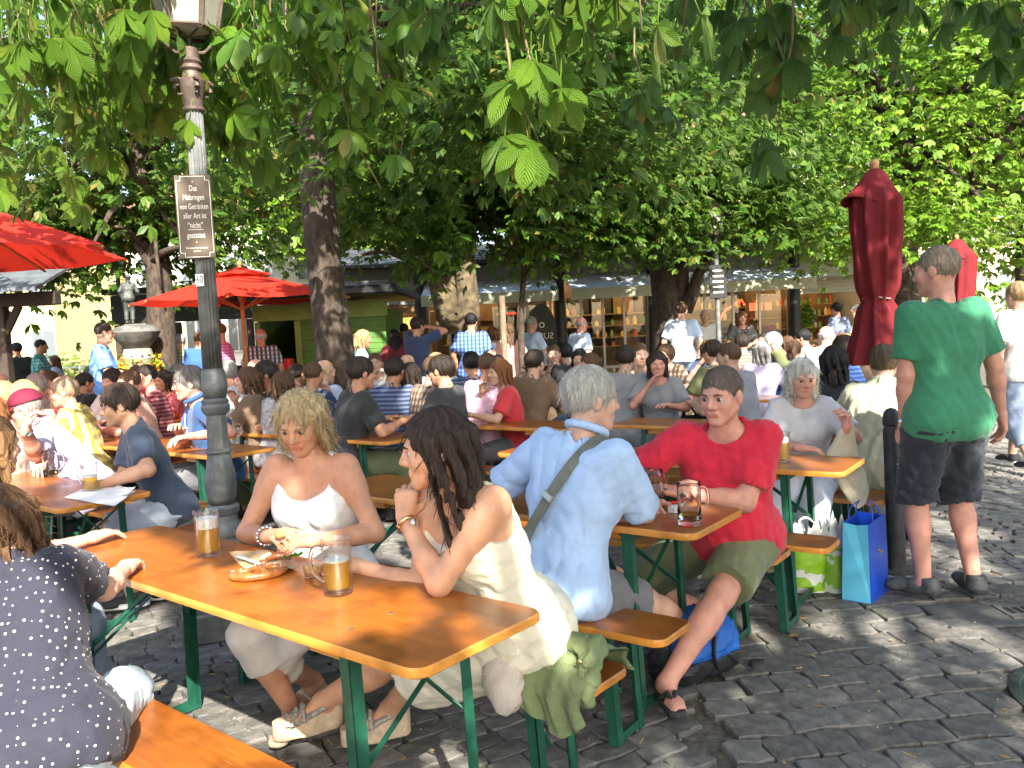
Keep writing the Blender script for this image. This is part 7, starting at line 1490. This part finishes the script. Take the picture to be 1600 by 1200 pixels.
# canvas bag held by the woman
rows = [[(1320, 650), (1331, 650), 4.72], [(1306, 682), (1337, 688), 4.74], [(1289, 712), (1343, 720), 4.78], [(1302, 738), (1352, 738), 4.8], [(1313, 762), (1358, 768), 4.78], [(1326, 782), (1352, 786), 4.75], [(1336, 793), (1344, 794), 4.74]]
o_ = at(1330, 720, 4.78); o_[2] = 0; P = np.zeros((19, 24, 3))
for i in range(19):
    u = i / 18 * 6; k = min(int(u), 5); f_ = u - k; l0 = at(*rows[k][0], rows[k][2]) * (1 - f_) + at(*rows[k + 1][0], rows[k + 1][2]) * f_; r0 = at(*rows[k][1], rows[k][2]) * (1 - f_) + at(*rows[k + 1][1], rows[k + 1][2]) * f_; c_ = (l0 + r0) / 2; hw = (r0 - l0) / 2
    for j in range(24): an = 2 * PI * j / 24; th = .012 + .03 * math.sin(PI * i / 18); P[i, j] = c_ + hw * math.cos(an) + np.array([0, 1, 0]) * math.sin(an) * th * (1 + .25 * math.sin(an * 3 + i)) - o_
t = thing('canvas_bag', 'cream canvas tote bag held up at the table corner', 'bag', o_); b = MB(); b.grid(P, True); b.build('bag_cloth', M('canvas', (.5, .45, .34), .9, var=.12, vs=10, bump=.4, bs=120), t, 3.2)
b = MB(); b.tube(np.array([at(1322, 652, 4.72), at(1326, 640, 4.72), at(1330, 652, 4.73)]) - o_, .008, 6); b.build('handle', MATS.get('canvas') or m_wpaper, t, 3.2)
# ================================================================ THE CROWD FURTHER BACK
TOPS = {'white': (.7, .7, .68), 'blue': (.04, .12, .4), 'red': (.5, .03, .04), 'pink': (.55, .25, .35), 'magenta': (.45, .1, .25), 'black': (.02, .02, .022), 'grey': (.25, .25, .26), 'navy': (.03, .05, .12), 'teal': (.06, .25, .26), 'beige': (.45, .4, .28), 'maroon': (.16, .02, .03), 'pale blue': (.4, .52, .7), 'salmon': (.6, .32, .25), 'olive': (.15, .17, .07), 'turquoise': (.15, .5, .5), 'orange': (.6, .25, .06), 'bright blue': (.05, .2, .7), 'brown': (.16, .1, .06), 'lavender': (.45, .4, .55), 'yellow': (.65, .5, .1)}
HAIRS = {'dark': (.03, .02, .015), 'brown': (.1, .055, .03), 'blond': (.42, .3, .14), 'grey': (.3, .29, .28), 'white': (.6, .58, .54), 'auburn': (.2, .08, .03), 'black': (.012, .011, .012)}
BOT = [c_denim, c_grey, c_blackn, c_khaki, cloth((.3, .26, .2))]
def proto(i, fem, seat, hs, pose, fat=1.):
    return person('prototype', (40 + i * 3, -60), 0, 1.66 if fem else 1.77, fem, fat, .45 if seat else None, pose.get('lean', 10), 0, pose.get('head', (0, 5, 0)), pose.get('rw'), pose.get('lw'), None, None, pose.get('rel'), pose.get('lel'), pose.get('rf'), pose.get('lf'), skin=SK, hair=(hs, (.1, .06, .03)), top=dict(m=c_white, sleeve=.8, loose=.02), bottom=dict(m=c_denim, len=1.9, loose=.018), shoe=dict(kind='shoe', m=m_sole), res=.019, hres=.0085, detail=False)
sitA = dict(rw=(.16, .4, .84), lw=(-.16, .4, .84), lean=12); sitB = dict(rw=(.05, .28, 1.02), lw=(-.14, .42, .84), lean=10, head=(15, 3, 0)); sitC = dict(rw=(.16, .38, .84), lw=(-.05, .2, 1.12), lean=14, head=(-25, 8, 0)); stA = dict(lean=3, rf=(.1, .03, .09), lf=(-.1, -.03, .09)); stB = dict(lean=3, rw=(.12, .32, 1.1), lw=(-.12, .34, 1.08), head=(10, 8, 0)); stC = dict(lean=0, rw=(.1, .16, 1.62), lw=(-.1, .16, 1.62), rel=(.8, .4, .1), lel=(-.8, .4, .1))
PROTO = {'m1': proto(0, False, True, 'short', sitA), 'm2': proto(1, False, True, 'crop', sitB, 1.12), 'm3': proto(2, False, True, 'bald', sitC, 1.15), 'w1': proto(3, True, True, 'mid', sitA), 'w2': proto(4, True, True, 'bob', sitB, 1.05), 'w3': proto(5, True, True, 'pony', sitC), 'w4': proto(6, True, True, 'curly', sitA, 1.05), 'w5': proto(7, True, True, 'long', sitB),
         'sm1': proto(8, False, False, 'short', stA), 'sm2': proto(9, False, False, 'crop', stB, 1.1), 'sm3': proto(10, False, False, 'short', stC), 'sw1': proto(11, True, False, 'long', stA), 'sw2': proto(12, True, False, 'bob', stB), 'sm4': proto(13, False, False, 'bald', stA, 1.15)}
USED = set(); PT = {}
def patterned(top, rr):
    k = int(rr.integers(6)); c_ = TOPS[top]; lt = tuple(min(.75, x * 1.6 + .18) for x in c_); dk = tuple(x * .45 for x in c_)
    if k > 2: return cloth(c_)
    if (top, k) not in PT:
        PT[top, k] = plaid('check_' + top, c_, lt, dk, 18) if k == 0 else (plaid('stripe_' + top, c_, c_, lt, 26) if k == 1 else M('print_' + top, c_, .85, col2=lt, vs=34, bump=.2, bs=200))
    return PT[top, k]
def crowd(px, Y, var, yaw, top, hair, label, H=1., topm=None, group='crowd in the beer garden', x=None):
    src = PROTO[var]; r = src if var not in USED else copy_tree(src); USED.add(var)
    p = at(px, 540, Y); r.location = (p[0] if x is None else x, Y, 0); r.rotation_euler = (0, 0, math.radians(yaw)); r.scale = (H, H, H); r['label'] = label; r['group'] = group; r['category'] = 'person'
    rr = np.random.default_rng(int(px * 7 + Y * 100)); skc = [SK, SK_TAN, SK_RED, (.5, .3, .21)][int(rr.integers(4))]
    for ch in r.children:
        n = ch.name.split('.')[0]; m = None
        if n == 'shirt': m = topm or patterned(top, rr)
        elif n == 'hair': m = hair_mat(HAIRS[hair])
        elif n == 'trousers': m = BOT[int(rr.integers(5))]
        elif n == 'body': m = skin_mat(skc)
        if m: ch.material_slots[0].link = 'OBJECT'; ch.material_slots[0].material = m
    return r
m_floral = M('floral', (.5, .52, .5), .85, col2=(.06, .2, .22), vs=26); m_stripe = plaid('stripe_light', (.6, .6, .58), (.35, .38, .42), (.5, .5, .5), 22)
CR = [
 # standing, far
 (155, 10.5, 'sm2', -70, 'bright blue', 'dark', 'standing man in a bright blue shirt before the sunlit garden', 1.08), (350, 11.5, 'sm2', 95, 'magenta', 'brown', 'standing man in a magenta shirt by the parasol pole', 1.05), (409, 12.6, 'sm4', 20, 'white', 'white', 'balding man in a blue and white checked shirt at the kiosk window', 1.0, m_check), (562, 11.2, 'sw2', -80, 'teal', 'blond', 'standing blond woman in a floral blouse beside the chestnut trunk', 1.0, m_floral),
 (617, 13.4, 'sw1', 10, 'maroon', 'black', 'standing person in maroon seen from behind at the lit food counter', 1.0), (652, 11.8, 'sm3', -40, 'navy', 'dark', 'man in a dark T-shirt raising both hands to his face', 1.02), (737, 12.4, 'sm1', -5, 'blue', 'black', 'broad man in a blue shirt seen from behind near the forked trunk', 1.04), (772, 13.2, 'sw2', 30, 'white', 'auburn', 'woman in white with auburn hair beside the wooden stake', .98), (797, 12.3, 'sw1', 10, 'salmon', 'brown', 'woman in salmon pink with long brown hair behind the stake', 1.0), (828, 13.6, 'sm2', -50, 'pale blue', 'grey', 'grey haired man in a pale shirt just behind the young tree', 1.0),
 (905, 13.0, 'sm4', -60, 'pale blue', 'grey', 'bald man in blue and white bending towards the tables', .97), (1066, 13.4, 'sm1', -20, 'pale blue', 'brown', 'standing man in a light blue shirt at the foot of the dark chestnut', 1.06), (1102, 15.5, 'sm4', 175, 'white', 'brown', 'balding man in white facing out from the shop front', 1.0), (1160, 15, 'sw2', 170, 'black', 'auburn', 'woman in black raising her hand to her face before the shop', 1.02), (1312, 15.2, 'sm1', 30, 'navy', 'black', 'dark haired person in navy at the bottle counter', 1.0), (1345, 14.2, 'sm2', 60, 'beige', 'grey', 'person in beige beside the closed parasol', .97),
 (28, 15.5, 'sm1', 60, 'black', 'black', 'dark figure nearest the timber post in the garden', 1.0), (58, 15, 'sm2', -70, 'teal', 'dark', 'standing man in teal beside the plant rack', 1.02), (87, 16, 'sw1', 100, 'pale blue', 'brown', 'stooping person in pale blue before the plant rack', .9), (282, 14.4, 'sm1', 20, 'olive', 'grey', 'person in olive queuing at the ticket stall', 1.0), (310, 14.2, 'sm2', 15, 'blue', 'brown', 'person in blue queuing at the ticket stall beside the lamp post', 1.0), (632, 14.6, 'sm2', 0, 'maroon', 'dark', 'customer in maroon leaning at the lit food counter', 1.0), (595, 14.8, 'sm1', -10, 'black', 'dark', 'customer in black at the edge of the green kiosk', 1.0),
 # seated, left
 (8, 5.6, 'w1', 100, 'salmon', 'auburn', 'woman with auburn hair at the very edge of the view', 1.0), (20, 7.0, 'w4', 80, 'beige', 'blond', 'woman with curly dark blond hair behind the maroon cap', 1.02), (44, 6.6, 'w5', 60, 'salmon', 'blond', 'woman with long straight blond hair next to the curly head', 1.03), (70, 8.0, 'm1', 70, 'grey', 'grey', 'man in grey and white wearing a tan hat', 1.0), (95, 7.2, 'w1', 40, 'red', 'brown', 'woman in red with brown hair behind the maroon cap', 1.0), (92, 8.8, 'm2', 150, 'bright blue', 'brown', 'man in bright blue facing the camera below the plant rack', 1.0), (110, 9.6, 'w3', -20, 'black', 'dark', 'woman in black with a ponytail below the plant rack', 1.0), (134, 10.4, 'm1', 10, 'navy', 'black', 'seated man in navy below the hedge', 1.0),
 (188, 8.6, 'm1', 165, 'white', 'dark', 'dark haired man in white facing out below the fountain', 1.0), (204, 9.4, 'w1', 10, 'red', 'brown', 'woman in hot pink sitting with her back to us at the fountain', 1.04), (222, 7.8, 'm2', 110, 'salmon', 'brown', 'man in salmon between the plaid shirt and the lamp', 1.0), (248, 8.4, 'm2', 120, 'maroon', 'dark', 'man in maroon behind the young man in navy', 1.02), (268, 9.2, 'w2', 140, 'red', 'dark', 'woman in red with dark bobbed hair beside the polo shirt', 1.0), (294, 9.8, 'w1', 80, 'white', 'black', 'black haired woman in white beside the lamp post', 1.04), (20, 9.4, 'm3', 90, 'white', 'grey', 'balding man in white under the open parasol', 1.0),
 # seated, centre
 (362, 8.4, 'm1', 40, 'white', 'grey', 'grey haired man in a striped shirt right of the lamp post', 1.02, m_stripe), (382, 8.9, 'm3', -20, 'white', 'white', 'white haired man in white right of the lamp post', 1.02), (406, 7.4, 'w2', 85, 'brown', 'brown', 'woman with a brown bob in profile right of the lamp post', 1.03), (418, 8.8, 'w4', 20, 'white', 'grey', 'woman with curly grey hair below the checked shirt', 1.0), (440, 7.6, 'm1', 110, 'black', 'dark', 'dark haired man in black looking down', 1.02), (455, 9.0, 'w3', 0, 'black', 'dark', 'woman in black with tied hair below the red cooler', 1.0), (486, 8.2, 'm3', -30, 'pale blue', 'blond', 'balding fair man in pale blue left of the chestnut trunk', 1.0), (532, 6.6, 'm1', -60, 'black', 'dark', 'dark haired man in front of the chestnut trunk', 1.03), (470, 7.4, 'm2', -30, 'navy', 'brown', 'man in navy sitting behind the blond woman', 1.0), (424, 7.2, 'w1', -20, 'grey', 'brown', 'woman in grey at the next table behind the bracelet', 1.0),
 (576, 9.0, 'w5', 120, 'black', 'black', 'woman in black with long black hair right of the trunk', 1.0), (590, 10.2, 'm2', 170, 'white', 'brown', 'man in white facing us right of the trunk', 1.0), (606, 8.6, 'w2', -20, 'grey', 'blond', 'woman in grey with a blond bob seen from behind', 1.02), (632, 8.8, 'm3', 0, 'grey', 'grey', 'grey haired man in a grey shirt seen from behind', 1.0), (648, 7.6, 'w1', 30, 'white', 'dark', 'dark haired woman in white near the sunglasses', 1.0), (690, 8.4, 'm1', 30, 'white', 'blond', 'fair haired boy in a white shirt behind the sunglasses', 1.0), (600, 7.5, 'm1', -25, 'navy', 'dark', 'man in navy between the two women at the front table', 1.0), (655, 7.3, 'm2', -50, 'brown', 'brown', 'man in brown behind the long dark hair', 1.0), (738, 8.2, 'm1', 10, 'navy', 'black', 'black haired man in navy below the blue shirt', 1.0), (772, 8.6, 'w1', -10, 'grey', 'dark', 'dark haired woman in grey below the wooden stake', 1.0), (800, 7.4, 'w2', 100, 'red', 'auburn', 'woman in crimson with auburn hair above the pale blue shoulder', 1.0), (745, 7.5, 'm2', -40, 'pink', 'brown', 'man in pink behind the cream dress', 1.0),
 (836, 9.6, 'w2', 20, 'brown', 'brown', 'woman with a brown bob right of the young tree', 1.0), (852, 10.4, 'w1', -40, 'red', 'white', 'white haired woman in red near the black column', 1.0), (870, 10.2, 'm2', 160, 'maroon', 'brown', 'man in maroon facing us near the black column', 1.0), (893, 10.0, 'm1', 30, 'black', 'black', 'man in black seen from behind near the black column', 1.0), (912, 9.6, 'w5', 150, 'black', 'black', 'long haired woman in black smiling beyond the pale blue shirt', 1.0), (820, 7.8, 'm1', -35, 'brown', 'dark', 'man in brown behind the bag strap', 1.0),
 (940, 8.0, 'w1', 120, 'olive', 'brown', 'woman in olive between the blue and the red shirt', 1.0), (968, 7.7, 'm1', -30, 'grey', 'dark', 'man in grey between the blue and the red shirt', 1.0), (1000, 8.8, 'm2', 170, 'beige', 'brown', 'man in beige behind the man in red', 1.0), (1030, 7.6, 'w2', 160, 'grey', 'dark', 'woman in grey over the right shoulder of the man in red', 1.0), (1050, 9.8, 'w4', 140, 'brown', 'brown', 'curly haired woman in brown behind the man in red', 1.0), (1130, 8.2, 'm1', 30, 'olive', 'dark', 'man in olive just right of the man in red', 1.0), (1160, 7.0, 'm2', 40, 'grey', 'brown', 'man in grey seen from behind beside the red shirt', 1.0), (1185, 9.0, 'w1', -30, 'lavender', 'grey', 'woman in lavender beyond the red shirt', 1.0), (1170, 10.6, 'm1', 20, 'brown', 'dark', 'man in brown below the shop window', 1.0), (1110, 10.8, 'w2', 150, 'navy', 'brown', 'woman in navy below the shop window', 1.0),
 # seated, right
 (1222, 9.2, 'm1', 20, 'blue', 'white', 'white haired man in royal blue near the signpost', 1.02), (1210, 11.6, 'm2', 100, 'black', 'dark', 'man in black beside the black corner column', 1.0), (1245, 10.8, 'w1', 40, 'turquoise', 'brown', 'woman in turquoise beyond the royal blue shirt', 1.0), (1252, 9.0, 'w3', 10, 'olive', 'brown', 'woman in olive with a brown ponytail seen from behind', 1.0), (1258, 12.4, 'w4', 0, 'yellow', 'blond', 'blond curly woman in yellow before the shelves', 1.0), (1272, 12.0, 'm1', 60, 'salmon', 'black', 'man in salmon before the shelves', 1.0), (1284, 10.0, 'm3', -40, 'pale blue', 'grey', 'bald man in pale blue behind the black hair', 1.05), (1300, 12.2, 'w2', 30, 'pink', 'grey', 'grey haired woman in pink before the shelves', 1.0), (1318, 11.2, 'w1', 150, 'red', 'auburn', 'woman in red with auburn hair left of the closed parasol', 1.0), (1338, 10.2, 'w2', 90, 'olive', 'blond', 'blond woman in olive left of the closed parasol', 1.0), (1340, 7.6, 'm1', 30, 'blue', 'dark', 'person in a blue top with a white strap under the closed parasol', 1.0), (1390, 7.6, 'm2', 10, 'brown', 'brown', 'man in brown between the parasol and the green shirt', 1.0), (1420, 9.0, 'w1', 40, 'grey', 'brown', 'woman in grey glimpsed left of the green shirt', 1.0)]
for e in CR: crowd(e[0], e[1], e[2], e[3], e[4], e[5], e[6], *(e[7:]))
p = at(708, 585, 6.9)[:2]
person('bearded young man with slicked dark hair wearing black sunglasses', p, 68, 1.78, False, 1., .45, 8, 0, (0, 6, 0), lw=(-.16, .4, .84), rw=(.16, .4, .84), skin=(.5, .27, .17), hair=('short', (.03, .02, .015)), glasses='sun', top=dict(m=cloth((.03, .03, .035)), sleeve=.8), bottom=dict(m=c_denim, len=1.9), shoe=dict(kind='shoe', m=m_sole), res=.014, hres=.005, detail=True, group='crowd in the beer garden')
for k, v in PROTO.items():
    if k not in USED:
        for ch in list(v.children): bpy.data.objects.remove(ch)
        bpy.data.objects.remove(v)
# tables and benches the crowd sits at
ks = 0
for (px, Y, yw, d) in ((60, 8.0, .66, 'below the sunlit garden'), (260, 8.9, .66, 'behind the blue polo shirt'), (470, 8.2, .66, 'before the green kiosk'), (640, 8.2, .6, 'behind the sunglasses'), (860, 10.0, .6, 'by the black column'), (1020, 8.4, .6, 'behind the man in red'), (1260, 10.6, .6, 'before the bottle shelves'), (500, 7.0, .66, 'behind the blond woman'), (760, 7.2, .62, 'behind the cream dress'), (1210, 8.2, .6, 'by the signpost')):
    p = at(px, 560, Y)[:2]; a_, b_ = ab(yw); row_set('bg%d' % ks, p - b_ * .25 - a_ * 1.0, yw, d); ks += 1
